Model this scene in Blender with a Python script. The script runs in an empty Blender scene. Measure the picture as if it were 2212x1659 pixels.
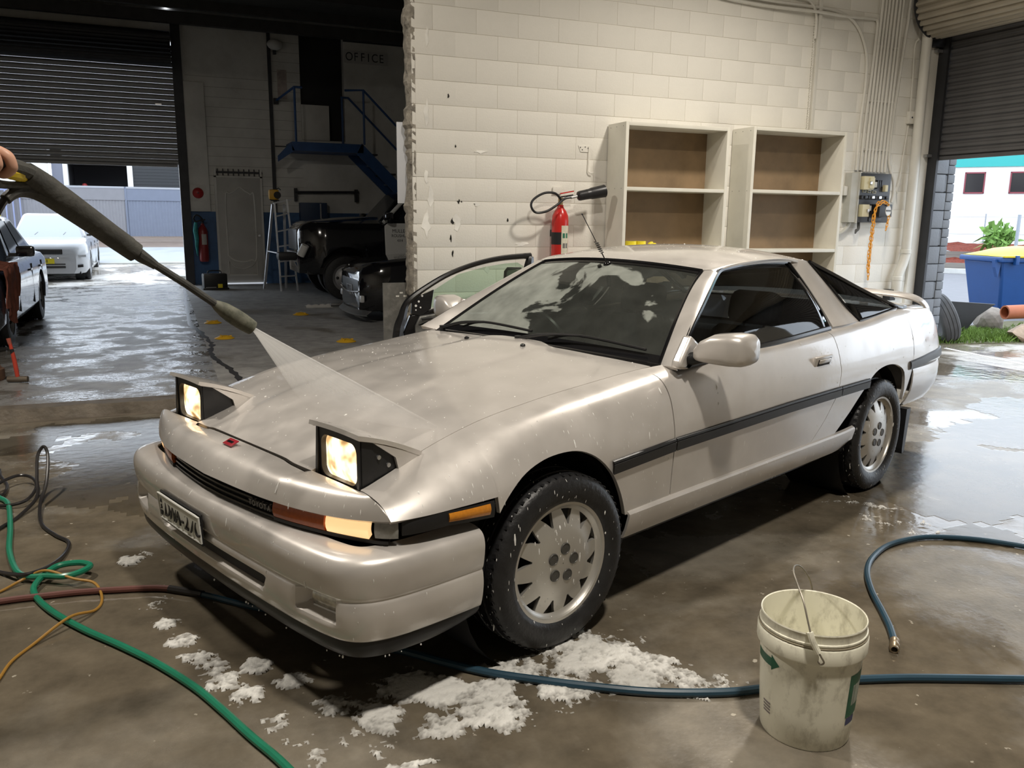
import bpy, bmesh, math, random
import numpy as np
from mathutils import Vector, Matrix, Euler
random.seed(7); np.random.seed(7)
sc = bpy.context.scene
C = sc.collection
R = math.radians
PI = math.pi

# ------------------------------------------------------------------ camera
cam_d = bpy.data.cameras.new('camera'); cam = bpy.data.objects.new('camera', cam_d); C.objects.link(cam)
cam_d.sensor_fit = 'HORIZONTAL'; cam_d.sensor_width = 36.0; cam_d.lens = 1788.67 / 2212 * 36.0
cam_d.clip_start = 0.05; cam_d.clip_end = 400
def aim(az, pitch, roll):
    f = Vector((math.cos(pitch) * math.cos(az), math.cos(pitch) * math.sin(az), math.sin(pitch)))
    r = Vector((math.sin(az), -math.cos(az), 0)); d = f.cross(r)
    c, s = math.cos(roll), math.sin(roll)
    rr = c * r + s * d; dd = -s * r + c * d
    return Matrix((rr, -dd, -f)).transposed()
cam.matrix_world = Matrix.Translation((0, 0, 1.479)) @ aim(R(67.2167), R(-11.3048), R(-0.6642)).to_4x4()
sc.camera = cam

# ------------------------------------------------------------------ sky, lamps, exposure
SKY = 3.7
LAMP_MAIN = 135.0
LAMP_SIDE = 270.0
world = bpy.data.worlds.new('overcast_sky'); sc.world = world; world.use_nodes = True
wn = world.node_tree; wn.nodes.clear()
wo = wn.nodes.new('ShaderNodeOutputWorld'); wb = wn.nodes.new('ShaderNodeBackground')
wb.inputs[0].default_value = (0.80, 0.89, 1.0, 1); wb.inputs[1].default_value = SKY
wn.links.new(wb.outputs[0], wo.inputs[0])
sc.view_settings.view_transform = 'Standard'; sc.view_settings.look = 'None'
sc.view_settings.gamma = 1.0; sc.view_settings.use_curve_mapping = False
sc.view_settings.exposure = 0.0

# ------------------------------------------------------------------ mesh helpers
class MB:
    """collects geometry that becomes one mesh object"""
    def __init__(self): self.v = []; self.f = []
    def add(self, v, f, M=None):
        o = len(self.v)
        self.v += [tuple(M @ Vector(p)) for p in v] if M is not None else [tuple(p) for p in v]
        self.f += [tuple(i + o for i in q) for q in f]
        return self
    def box(self, c, s, rz=0, M=None, bev=0):
        x, y, z = [k / 2 for k in s]
        if bev <= 0:
            v = [(-x,-y,-z),(x,-y,-z),(x,y,-z),(-x,y,-z),(-x,-y,z),(x,-y,z),(x,y,z),(-x,y,z)]
            f = [(0,3,2,1),(4,5,6,7),(0,1,5,4),(1,2,6,5),(2,3,7,6),(3,0,4,7)]
        else:
            bm = bmesh.new(); bmesh.ops.create_cube(bm, size=1.0)
            for q in bm.verts: q.co = Vector((q.co.x * s[0], q.co.y * s[1], q.co.z * s[2]))
            bmesh.ops.bevel(bm, geom=bm.edges[:], offset=min(bev, min(s) * .45), segments=2, affect='EDGES', profile=.6)
            bm.verts.index_update(); v = [q.co.copy() for q in bm.verts]; f = [tuple(k.index for k in q.verts) for q in bm.faces]; bm.free()
        T = Matrix.Translation(c) @ Matrix.Rotation(rz, 4, 'Z')
        return self.add(v, f, T if M is None else M @ T)
    def b2(self, a, b, bev=0):
        return self.box([(p + q) / 2 for p, q in zip(a, b)], [abs(q - p) for p, q in zip(a, b)], bev=bev)
    def bar(self, a, b, w, h=None, up=(0, 0, 1)):
        a, b = Vector(a), Vector(b); d = b - a; L = d.length; d.normalize(); u = Vector(up)
        if abs(d.dot(u)) > .98: u = Vector((1, 0, 0))
        s = d.cross(u).normalized(); u = s.cross(d)
        M = Matrix((d, s, u)).transposed().to_4x4(); M.translation = (a + b) / 2
        return self.box((0, 0, 0), (L, w, h or w), M=M)
    def lathe(self, prof, n=24, M=None, closed=False, a0=0, a1=2 * PI):
        v = []; f = []; full = abs(a1 - a0 - 2 * PI) < 1e-6; m = len(prof)
        cols = n if full else n + 1
        for i in range(cols):
            a = a0 + (a1 - a0) * i / n
            for r, z in prof: v.append((r * math.cos(a), r * math.sin(a), z))
        for i in range(n):
            j = (i + 1) % cols
            for k in range(m - 1 + (1 if closed else 0)):
                l = (k + 1) % m
                f.append((i * m + k, j * m + k, j * m + l, i * m + l))
        return self.add(v, f, M)
    def cyl(self, a, b, r, n=16, r2=None):
        a, b = Vector(a), Vector(b); d = b - a; L = d.length
        M = d.to_track_quat('Z', 'Y').to_matrix().to_4x4(); M.translation = a
        r2 = r if r2 is None else r2
        return self.lathe([(1e-4, 0), (r, 0), (r2, L), (1e-4, L)], n, M)
    def tube(self, pts, r, n=8, closed=False, smooth=0):
        P = [Vector(p) for p in pts]
        if smooth: P = [Vector(q) for q in spline(P, smooth)]
        m = len(P); rs = r if isinstance(r, (list, tuple)) else None
        v = []; f = []; u = None
        for i in range(m):
            t = (P[(i + 1) % m] - P[i - 1]) if closed else (P[min(i + 1, m - 1)] - P[max(i - 1, 0)])
            t.normalize()
            if u is None:
                u = t.orthogonal().normalized()
            u = (u - t * u.dot(t)); u = u.normalized() if u.length > 1e-6 else t.orthogonal().normalized()
            w = t.cross(u)
            rr = r if rs is None else np.interp(i / (m - 1), np.linspace(0, 1, len(rs)), rs)
            for k in range(n):
                a = 2 * PI * k / n; v.append(P[i] + (u * math.cos(a) + w * math.sin(a)) * rr)
        for i in range(m if closed else m - 1):
            j = (i + 1) % m
            for k in range(n):
                l = (k + 1) % n; f.append((i * n + k, i * n + l, j * n + l, j * n + k))
        if not closed:
            f.append(tuple(range(n))[::-1]); f.append(tuple((m - 1) * n + k for k in range(n)))
        return self.add(v, f)
    def prism(self, poly, a, b, axis='y'):
        """polygon in the plane across axis, extruded from a to b"""
        n = len(poly)
        def mk(p, q): return {'y': (p[0], q, p[1]), 'x': (q, p[0], p[1]), 'z': (p[0], p[1], q)}[axis]
        v = [mk(p, a) for p in poly] + [mk(p, b) for p in poly]
        f = [tuple(range(n)), tuple(range(2 * n - 1, n - 1, -1))] + [(i, n + i, n + (i + 1) % n, (i + 1) % n) for i in range(n)]
        return self.add(v, f)
    def grid(self, P):
        P = np.asarray(P); a, b = P.shape[:2]
        v = [tuple(p) for p in P.reshape(-1, 3)]
        f = [(i * b + j, (i + 1) * b + j, (i + 1) * b + j + 1, i * b + j + 1) for i in range(a - 1) for j in range(b - 1)]
        return self.add(v, f)
    def ball(self, c, r, n=12, m=8):
        rx, ry, rz = r if isinstance(r, (tuple, list)) else (r, r, r)
        prof = [(max(math.sin(PI * k / m), 1e-4), -math.cos(PI * k / m)) for k in range(m + 1)]
        return self.lathe(prof, n, Matrix.Translation(c) @ Matrix.Diagonal((rx, ry, rz, 1)))
    ref = None
    def build(self, name, mat, parent=None, smooth=True, ang=35, solid=0, offset=-1, bev=0, sub=0, fix=True, loc=None):
        me = bpy.data.meshes.new(name); me.from_pydata(self.v, [], self.f)
        if fix:
            bm = bmesh.new(); bm.from_mesh(me)
            bmesh.ops.remove_doubles(bm, verts=bm.verts[:], dist=1e-5)
            if not solid: bmesh.ops.recalc_face_normals(bm, faces=bm.faces[:])
            elif MB.ref is not None:   # sheet panels face outward from the body
                bm.normal_update(); s_ = 0.0
                for q_ in bm.faces:
                    c_ = q_.calc_center_median(); s_ += q_.normal.dot(c_ - Vector(MB.ref(c_))) * q_.calc_area()
                if s_ < 0: bmesh.ops.reverse_faces(bm, faces=bm.faces[:])
            bm.to_mesh(me); bm.free()
        me.update()
        if smooth:
            me.polygons.foreach_set('use_smooth', [True] * len(me.polygons)); me.set_sharp_from_angle(angle=R(ang))
        o = bpy.data.objects.new(name, me); C.objects.link(o)
        if mat is not None: me.materials.append(mat)
        if parent is not None: o.parent = parent
        if loc is not None: o.location = loc
        if sub:
            md = o.modifiers.new('sub', 'SUBSURF'); md.levels = sub; md.render_levels = sub
        if solid:
            md = o.modifiers.new('sol', 'SOLIDIFY'); md.thickness = solid; md.offset = offset
            md = o.modifiers.new('split', 'EDGE_SPLIT'); md.split_angle = R(max(ang, 30)); md.use_edge_sharp = False
        if bev:
            md = o.modifiers.new('bev', 'BEVEL'); md.width = bev; md.segments = 2; md.limit_method = 'ANGLE'
        return o

def spline(P, per=8):
    """Catmull-Rom through points"""
    P = [np.array(p, float) for p in P]; out = []
    for i in range(len(P) - 1):
        p0 = P[max(i - 1, 0)]; p1 = P[i]; p2 = P[i + 1]; p3 = P[min(i + 2, len(P) - 1)]
        for k in range(per):
            t = k / per
            out.append(.5 * (2 * p1 + (p2 - p0) * t + (2 * p0 - 5 * p1 + 4 * p2 - p3) * t * t + (3 * p1 - p0 - 3 * p2 + p3) * t ** 3))
    out.append(P[-1]); return out
def pchip(x, y, q):
    """monotone cubic interpolation; x increasing, y (n,) or (n,k)"""
    x = np.asarray(x, float); y = np.asarray(y, float); q = np.asarray(q, float)
    one = y.ndim == 1
    if one: y = y[:, None]
    h = np.diff(x)[:, None]; d = np.diff(y, axis=0) / h
    m = np.zeros_like(y); m[0] = d[0]; m[-1] = d[-1]
    if len(x) > 2:
        w1 = 2 * h[1:] + h[:-1]; w2 = h[1:] + 2 * h[:-1]
        same = (d[:-1] * d[1:]) > 0
        with np.errstate(divide='ignore', invalid='ignore'):
            hm = (w1 + w2) / (w1 / d[:-1] + w2 / d[1:])
        m[1:-1] = np.where(same, hm, 0)
    q2 = np.clip(q, x[0], x[-1]); i = np.clip(np.searchsorted(x, q2, side='right') - 1, 0, len(x) - 2)
    hh = h[i, 0]; t = ((q2 - x[i]) / hh)[..., None]; hh = hh[..., None]
    r = (1 + 2 * t) * (1 - t) ** 2 * y[i] + t * (1 - t) ** 2 * hh * m[i] + t * t * (3 - 2 * t) * y[i + 1] + t * t * (t - 1) * hh * m[i + 1]
    return r[..., 0] if one else r
def catr(x, y, q):
    """smooth cubic (finite-difference tangents); x increasing"""
    x = np.asarray(x, float); y = np.asarray(y, float); q = np.asarray(q, float)
    one = y.ndim == 1
    if one: y = y[:, None]
    m = np.gradient(y, x, axis=0)
    q2 = np.clip(q, x[0], x[-1]); i = np.clip(np.searchsorted(x, q2, side='right') - 1, 0, len(x) - 2)
    hh = (x[i + 1] - x[i]); t = ((q2 - x[i]) / hh)[..., None]; hh = hh[..., None]
    r = (1 + 2 * t) * (1 - t) ** 2 * y[i] + t * (1 - t) ** 2 * hh * m[i] + t * t * (3 - 2 * t) * y[i + 1] + t * t * (t - 1) * hh * m[i + 1]
    return r[..., 0] if one else r
def resample(P, n):
    P = np.array(P, float)
    if len(P) > 2: P = np.array(spline(P, 10))
    s = np.r_[0, np.cumsum(np.linalg.norm(np.diff(P, axis=0), axis=1))]
    q = np.linspace(0, s[-1], n)
    return np.stack([np.interp(q, s, P[:, k]) for k in range(3)], 1)
def ruled(A, B, n=20, m=12, bulge=(0, 0, 0), bulge2=None):
    """surface between polylines A and B, bowed by bulge (start of the lines) to bulge2 (their end)"""
    A = resample(A, n); B = resample(B, n); t = np.linspace(0, 1, m)[None, :, None]
    P = A[:, None] * (1 - t) + B[:, None] * t
    b1 = np.array(bulge, float); b2 = b1 if bulge2 is None else np.array(bulge2, float)
    u = np.linspace(0, 1, n)[:, None, None]
    return P + (1 - (2 * t - 1) ** 2) * (b1 * (1 - u) + b2 * u)

# ------------------------------------------------------------------ object helpers
def tag(o, label=None, cat=None, group=None, kind=None):
    if label: o['label'] = label
    if cat: o['category'] = cat
    if group: o['group'] = group
    if kind: o['kind'] = kind
    return o
def empty(name, loc=(0, 0, 0), rz=0, label=None, cat=None, group=None):
    o = bpy.data.objects.new(name, None); C.objects.link(o); o.empty_display_size = .1
    o.location = loc; o.rotation_euler = (0, 0, rz); return tag(o, label, cat, group)
def link_copy(src, name, parent=None, loc=None, rot=None, scale=None):
    o = src.copy(); o.name = name; C.objects.link(o)
    if parent is not None: o.parent = parent
    if loc is not None: o.location = loc
    if rot is not None: o.rotation_euler = rot
    if scale is not None: o.scale = scale
    return o
def copy_tree(o, parent=None):
    c = o.copy(); C.objects.link(c); c.parent = parent
    for ch in o.children: copy_tree(ch, c)
    return c
def mirror_obj(o, parent=None):
    """copy of a part mirrored across the car's centre plane"""
    me = o.data.copy(); me.transform(Matrix.Diagonal((1, -1, 1, 1))); me.flip_normals()
    c = bpy.data.objects.new(o.name, me); C.objects.link(c); c.parent = parent if parent is not None else o.parent
    for md in o.modifiers:
        n = c.modifiers.new(md.name, md.type)
        for a in ('thickness', 'offset', 'width', 'segments', 'limit_method', 'levels', 'render_levels', 'split_angle', 'use_edge_sharp'):
            if hasattr(md, a): setattr(n, a, getattr(md, a))
    l = o.location; c.location = (l.x, -l.y, l.z)
    for k in o.keys():
        if k in ('label', 'kind'): c[k] = o[k]
    return c
def text_obj(name, s, size, mat, M, parent=None, ext=.002, align='CENTER', width=1.0, kind=None):
    cu = bpy.data.curves.new(name, 'FONT'); cu.body = s; cu.size = size; cu.extrude = ext; cu.align_x = align; cu.align_y = 'CENTER'
    t = bpy.data.objects.new(name, cu); C.objects.link(t)
    dg = bpy.context.evaluated_depsgraph_get(); me = bpy.data.meshes.new_from_object(t.evaluated_get(dg))
    bpy.data.objects.remove(t); me.transform(M @ Matrix.Diagonal((width, 1, 1, 1)))
    o = bpy.data.objects.new(name, me); C.objects.link(o); me.materials.clear(); me.materials.append(mat)
    if parent is not None: o.parent = parent
    return o

# ------------------------------------------------------------------ materials
MATS = {}
def mat(name, col, rough=.5, metal=0.0, var=0.0, vscale=6.0, bump=0.0, bscale=40.0, spec=.5, coat=0.0, dark=None, dscale=3.0, damt=.5, stretch=None, trans=0.0, ior=1.45, emit=None, estr=0.0, rvar=0.0, alpha=None):
    if name in MATS: return MATS[name]
    m = bpy.data.materials.new(name); m.use_nodes = True; nt = m.node_tree; b = nt.nodes['Principled BSDF']; L = nt.links.new
    b.inputs['Base Color'].default_value = (*col, 1); b.inputs['Roughness'].default_value = rough; b.inputs['Metallic'].default_value = metal
    b.inputs['Specular IOR Level'].default_value = spec; b.inputs['IOR'].default_value = ior
    if coat: b.inputs['Coat Weight'].default_value = coat; b.inputs['Coat Roughness'].default_value = .05
    if trans: b.inputs['Transmission Weight'].default_value = trans
    if emit: b.inputs['Emission Color'].default_value = (*emit, 1); b.inputs['Emission Strength'].default_value = estr
    if alpha is not None: b.inputs['Alpha'].default_value = alpha
    tc = nt.nodes.new('ShaderNodeTexCoord'); src = tc.outputs['Object']
    if stretch:
        mp = nt.nodes.new('ShaderNodeMapping'); mp.inputs['Scale'].default_value = stretch; L(src, mp.inputs[0]); src = mp.outputs[0]
    last = None
    if var or dark or rvar:
        n = nt.nodes.new('ShaderNodeTexNoise'); n.inputs['Scale'].default_value = vscale; n.inputs['Detail'].default_value = 5; L(src, n.inputs[0])
        r = nt.nodes.new('ShaderNodeMapRange'); r.inputs[1].default_value = .3; r.inputs[2].default_value = .7; r.inputs[3].default_value = 1 - var; r.inputs[4].default_value = 1 + var * .6; L(n.outputs[0], r.inputs[0])
        mx = nt.nodes.new('ShaderNodeMix'); mx.data_type = 'RGBA'; mx.blend_type = 'MULTIPLY'; mx.inputs[0].default_value = 1
        mx.inputs[6].default_value = (*col, 1); L(r.outputs[0], mx.inputs[7]); last = mx.outputs[2]
        if dark:
            n2 = nt.nodes.new('ShaderNodeTexNoise'); n2.inputs['Scale'].default_value = dscale; n2.inputs['Detail'].default_value = 8; n2.inputs['Roughness'].default_value = .65; L(src, n2.inputs[0])
            r2 = nt.nodes.new('ShaderNodeMapRange'); r2.inputs[1].default_value = .5; r2.inputs[2].default_value = .68; r2.inputs[4].default_value = damt; L(n2.outputs[0], r2.inputs[0])
            m2 = nt.nodes.new('ShaderNodeMix'); m2.data_type = 'RGBA'; m2.inputs[7].default_value = (*dark, 1); L(r2.outputs[0], m2.inputs[0]); L(last, m2.inputs[6]); last = m2.outputs[2]
        L(last, b.inputs['Base Color'])
        if rvar:
            r3 = nt.nodes.new('ShaderNodeMapRange'); r3.inputs[1].default_value = .3; r3.inputs[2].default_value = .7; r3.inputs[3].default_value = max(rough - rvar, .02); r3.inputs[4].default_value = rough + rvar; L(n.outputs[0], r3.inputs[0]); L(r3.outputs[0], b.inputs['Roughness'])
    if bump:
        n3 = nt.nodes.new('ShaderNodeTexNoise'); n3.inputs['Scale'].default_value = bscale; n3.inputs['Detail'].default_value = 4; L(src, n3.inputs[0])
        bp = nt.nodes.new('ShaderNodeBump'); bp.inputs['Strength'].default_value = bump; bp.inputs['Distance'].default_value = .01; L(n3.outputs[0], bp.inputs['Height']); L(bp.outputs[0], b.inputs['Normal'])
    MATS[name] = m; return m
def nodes_of(m): return m.node_tree.nodes, m.node_tree.links.new
# ================================================================== STRUCTURE
def floor_mat(name, base, wet=.5, seed=0.0, film=True, gl=.06, dull=.42, rip=9, ripd=.004, big=.9):
    m = bpy.data.materials.new(name); m.use_nodes = True; N, L = nodes_of(m); b = N['Principled BSDF']
    tc = N.new('ShaderNodeTexCoord'); mp = N.new('ShaderNodeMapping'); mp.inputs['Location'].default_value = (seed, seed * .7, 0); L(tc.outputs['Object'], mp.inputs[0]); P = mp.outputs[0]
    def noise(s, d=6, r=.55, dist=0):
        n = N.new('ShaderNodeTexNoise'); n.inputs['Scale'].default_value = s; n.inputs['Detail'].default_value = d; n.inputs['Roughness'].default_value = r; n.inputs['Distortion'].default_value = dist; L(P, n.inputs[0]); return n.outputs[0]
    def rng(x, a, b_, c, d):
        r = N.new('ShaderNodeMapRange'); r.inputs[1].default_value = a; r.inputs[2].default_value = b_; r.inputs[3].default_value = c; r.inputs[4].default_value = d; L(x, r.inputs[0]); return r.outputs[0]
    big = noise(big, 6, .6, .4); mid = noise(5, 8, .65); fine = noise(60, 4)
    wetm = rng(big, .5 - .12 * wet - .03, .5 - .12 * wet + .10, 0, 1)
    cr = N.new('ShaderNodeValToRGB'); e = cr.color_ramp.elements
    e[0].position = .28; e[0].color = tuple(c * .62 for c in base) + (1,); e[1].position = .75; e[1].color = tuple(min(c * 1.35, 1) for c in base) + (1,)
    L(mid, cr.inputs[0])
    mx = N.new('ShaderNodeMix'); mx.data_type = 'RGBA'; mx.blend_type = 'MULTIPLY'; L(cr.outputs[0], mx.inputs[6]); mx.inputs[7].default_value = (.66, .62, .56, 1); L(wetm, mx.inputs[0])
    # pale drips and spots of dried splash
    vo = N.new('ShaderNodeTexNoise'); vo.inputs['Scale'].default_value = 22; vo.inputs['Detail'].default_value = 3; L(P, vo.inputs[0])
    sp = rng(vo.outputs[0], .70, .735, 0, .75)
    m2 = N.new('ShaderNodeMix'); m2.data_type = 'RGBA'; L(sp, m2.inputs[0]); L(mx.outputs[2], m2.inputs[6]); m2.inputs[7].default_value = (.50, .46, .38, 1)
    L(m2.outputs[2], b.inputs['Base Color'])
    ro = N.new('ShaderNodeMath'); ro.operation = 'MULTIPLY_ADD'; L(fine, ro.inputs[0]); ro.inputs[1].default_value = .12
    L(rng(wetm, 0, 1, dull - .06, gl - .04), ro.inputs[2]); cl = N.new('ShaderNodeClamp'); cl.inputs[1].default_value = .03; L(ro.outputs[0], cl.inputs[0]); L(cl.outputs[0], b.inputs['Roughness'])
    b.inputs['IOR'].default_value = 1.42
    bp = N.new('ShaderNodeBump'); bp.inputs['Distance'].default_value = ripd; bp.inputs['Strength'].default_value = .55
    rip = noise(rip, 3, .5); hh = N.new('ShaderNodeMath'); hh.operation = 'MULTIPLY_ADD'; L(fine, hh.inputs[0]); L(rng(wetm, 0, 1, .5, .03), hh.inputs[1]); L(rip, hh.inputs[2])
    L(hh.outputs[0], bp.inputs['Height']); L(bp.outputs[0], b.inputs['Normal'])
    return m
M_floor = floor_mat('wet_concrete', (.20, .178, .142), .75, 3.1)
M_floor2 = floor_mat('wet_workshop_concrete', (.23, .228, .225), .15, 11.0, gl=.07, dull=.40, rip=16, ripd=.012, big=2.4)
M_floor3 = floor_mat('dry_workshop_concrete', (.30, .295, .285), -.6, 4.0, gl=.30, dull=.62)
M_apron = floor_mat('apron_concrete', (.40, .37, .33), .35, 5.5, dull=.6)
M_drive = floor_mat('driveway_concrete', (.62, .60, .57), .35, 8.0, dull=.6)
M_white = mat('painted_block', (.76, .735, .67), .62, var=.03, vscale=5, bump=.2, bscale=70, dark=(.50, .45, .36), dscale=2.2, damt=.07)
M_white_d = mat('painted_joint', (.72, .69, .61), .7, var=.06)
M_wall_dull = mat('dull_white_wall', (.64, .63, .59), .7, var=.12, vscale=3, dark=(.25, .24, .22), dscale=1.5, damt=.4)
M_bay = mat('bay_wall_paint', (.62, .59, .53), .7, var=.08, vscale=2)
M_blue_dado = mat('blue_wall_paint', (.035, .10, .23), .5, var=.15, vscale=4, dark=(.02, .04, .08), damt=.4)
M_roof = mat('dark_roof_sheet', (.05, .048, .045), .7, var=.2)
M_greyblock = mat('grey_block_paint', (.155, .165, .18), .6, var=.08, vscale=8, bump=.3, bscale=60)
M_black = mat('black_rubber', (.012, .012, .013), .55)
M_dark = mat('dark_steel', (.035, .036, .04), .5, metal=.3, var=.2)
M_rollr = mat('sunlit_roller_steel', (.40, .36, .29), .42, metal=.25, var=.12, vscale=3, rvar=.1)  # for the drum: lighter tan copy of the curtain, sunlight put into its colour
M_rollc = mat('grey_roller_curtain', (.115, .113, .115), .45, metal=.25, var=.12, vscale=3)
M_rolll = mat('workshop_roller_curtain', (.30, .30, .30), .5, metal=.2, var=.1)
M_steelblue = mat('blue_stair_steel', (.02, .075, .22), .45, var=.15, vscale=5)
M_pvc = mat('painted_pvc', (.66, .64, .58), .45, var=.05, dark=(.4, .36, .28), damt=.2)
M_metal = mat('bare_metal', (.55, .55, .55), .3, metal=.9, var=.1)

def struct(o): o['kind'] = 'structure'; return o

# --- floors
def fall(x, y):   # the bay floor falls gently to the drain line along the threshold
    sm = lambda t: np.clip(t, 0, 1) ** 2 * (3 - 2 * np.clip(t, 0, 1))
    return -.06 * sm((np.asarray(y, float) - 4.5) / 2.43) * sm((1.9 - np.asarray(x, float)) / 1.2)
g = MB().grid(np.array([[(x, y, float(fall(x, y))) for y in np.r_[np.linspace(-7, 4.4, 12), np.linspace(4.6, 6.93, 30)]] for x in np.r_[np.linspace(-8, .5, 14), np.linspace(.7, 2.1, 16), np.linspace(2.6, 8.08, 8)]])); struct(g.build('floor', M_floor, ang=80))
g = MB()
prof = [(6.93, 0), (6.96, -.012), (7.07, -.018), (7.10, .012), (7.22, .014), (7.28, -.004), (7.34, 0)]
rng_ = np.random.RandomState(3)
xs = np.linspace(-8, 2.0, 90); P = []
for x in xs: P.append([(x, y + rng_.normal(0, .012), z + rng_.normal(0, .003)) for y, z in prof])
for p in P:
    f = float(fall(p[0][0], 6.93)); p[1] = (*p[1][:2], p[1][2] + f); p[2] = (*p[2][:2], p[2][2] + f); p[0] = (p[0][0], 6.93, f); p[-1] = (p[-1][0], 7.34, 0)
M_kerb = mat('rough_threshold', (.135, .112, .085), .6, var=.3, vscale=9, bump=.6, bscale=30)
struct(g.grid(np.array(P)).build('floor_threshold', M_kerb))
struct(MB().grid(np.array([[(x, y, 0) for y in np.linspace(7.34, 19.32, 12)] for x in np.linspace(-8, .40, 12)])).build('floor_workshop', M_floor2))
struct(MB().grid(np.array([[(x, y, 0) for y in np.linspace(7.34, 19.32, 12)] for x in np.linspace(.40, 6.6, 8)])).build('floor_workshop_dry', M_floor3))
# expansion joint of the workshop slab
jb = MB(); P = [(0.62, 7.4), (.55, 8.3), (.42, 9.4), (.46, 10.4), (.30, 12.2), (.32, 14.5), (.36, 17.0), (.40, 19.2)]
jp = np.array(spline([(x, y, .0) for x, y in P], 12)); rs = np.random.RandomState(5); w = .02 + .02 * rs.rand(len(jp))
jb.grid(np.array([[(p[0] - w[i] + rs.normal(0, .01), p[1], .002), (p[0] + w[i] + rs.normal(0, .01), p[1], .002)] for i, p in enumerate(jp)]))
struct(jb.build('floor_joint', mat('joint_tar', (.03, .03, .035), .25, var=.3)))

# --- big white block wall between the bays
Y0 = 7.083
wall = MB(); wall.b2((2.05, Y0 + .0035, 0), (8.06, Y0 + .2, 6.4))
wall_back = struct(wall.build('wall_back', M_white_d, smooth=False))
bm_ = MB().box((0, 0, 0), (.3890, .02, .1965), bev=.003); blk = bm_.build('block', M_white, wall_back, ang=20)
hb = MB().box((0, 0, 0), (.1935, .02, .1965), bev=.003); hblk = hb.build('block', M_white, wall_back, ang=20)
first = {'f': True, 'h': True}; rs = np.random.RandomState(2)
for r in range(2, 19):
    z = .022 + .2 * r + .1
    off = 2.606 if r % 2 else 2.805 - .3905
    x = off - .3905 * (2 if r % 2 else 1)
    while x < 8.0:
        a, b_ = max(x, 2.03), min(x + .3905, 7.90)
        if b_ - a > .12:
            full = abs((b_ - a) - .3905) < .02
            src = blk if full else hblk; key = 'f' if full else 'h'
            o = src if first[key] else link_copy(src, 'block', wall_back); first[key] = False
            dy = rs.normal(0, .0004)
            o.location = ((a + b_) / 2, Y0 + .01 + dy, z)
            if not full: o.scale = ((b_ - a - .004) / .1912, 1, 1)
        x += .3905
# wall above the courses that can be told apart
MB().b2((2.05, Y0 + .001, 3.822), (8.06, Y0 + .01, 6.4)).build('upper_wall', M_white, wall_back, smooth=False)
# broken end of the wall
eg = MB(); rs = np.random.RandomState(11); zs = np.linspace(0, 6.4, 200); P = []
base = np.cumsum(rs.normal(0, .006, 200)); base -= np.convolve(base, np.ones(25) / 25, 'same'); chunk = np.repeat(rs.normal(0, .016, 40), 5)
for i, z in enumerate(zs):
    row = []
    for k, (x, y) in enumerate([(2.06, -.0), (2.034, .0), (2.010, .05), (2.006, .11), (2.010, .16), (2.06, .2)]):
        j = 0 if k in (0, 5) else base[i] * .6 + chunk[i] * .5 + rs.normal(0, .005)
        row.append((x + j, Y0 + y + (rs.normal(0, .006) if k not in (0, 5) else 0), z))
    P.append(row)
M_broken = mat('broken_block_edge', (.34, .31, .26), .85, var=.35, vscale=14, dark=(.10, .09, .08), dscale=9, damt=.8, bump=.8, bscale=50)
eg.grid(np.array(P)).build('broken_edge', M_broken, wall_back, ang=15)
# dark discs for the shade inside holes, and scars in the block wall
M_hole = mat('hole_shadow', (.02, .018, .015), .9)
for x, z, a, b_ in [(2.445, 1.62, .010, .022), (2.39, 1.45, .016, .03), (2.47, 1.62, .006, .008), (2.60, 1.60, .012, .006), (2.91, 1.46, .008, .02), (2.39, 1.17, .008, .03), (2.415, 2.09, .006, .012), (2.35, 2.50, .008, .02), (2.33, 3.30, .005, .005), (3.86, 1.70, .006, .008), (2.37, 1.30, .008, .03)]:
    n = 9; h = MB(); pts = [(a * (1 + .35 * rs.normal()) * math.cos(2 * PI * k / n), b_ * (1 + .3 * rs.normal()) * math.sin(2 * PI * k / n)) for k in range(n)]
    h.prism([(x + p, z + q) for p, q in pts], Y0 - .0025, Y0 + .004, 'y'); h.build('hole_shade', M_hole, wall_back, smooth=False)
M_scar = mat('chipped_paint', (.88, .86, .80), .8, var=.2)
for x, z, a, b_ in [(2.18, 3.35, .03, .07), (2.17, 2.98, .012, .08), (2.15, 2.36, .02, .10), (2.15, 1.82, .015, .06), (2.15, 1.45, .03, .10), (2.65, 2.05, .06, .012), (2.43, 1.45, .025, .06), (2.72, 1.02, .02, .03), (3.20, 1.02, .03, .06), (3.05, 1.25, .05, .02), (2.62, 1.60, .03, .02), (2.19, 1.65, .02, .08)]:
    n = 12; h = MB(); pts = [(a * (1 + .5 * rs.normal()) * math.cos(2 * PI * k / n), b_ * (1 + .3 * rs.normal()) * math.sin(2 * PI * k / n)) for k in range(n)]
    h.prism([(x + p, z + q) for p, q in pts], Y0 - .003, Y0 + .004, 'y'); h.build('paint_scar', M_scar, wall_back, smooth=False)

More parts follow.
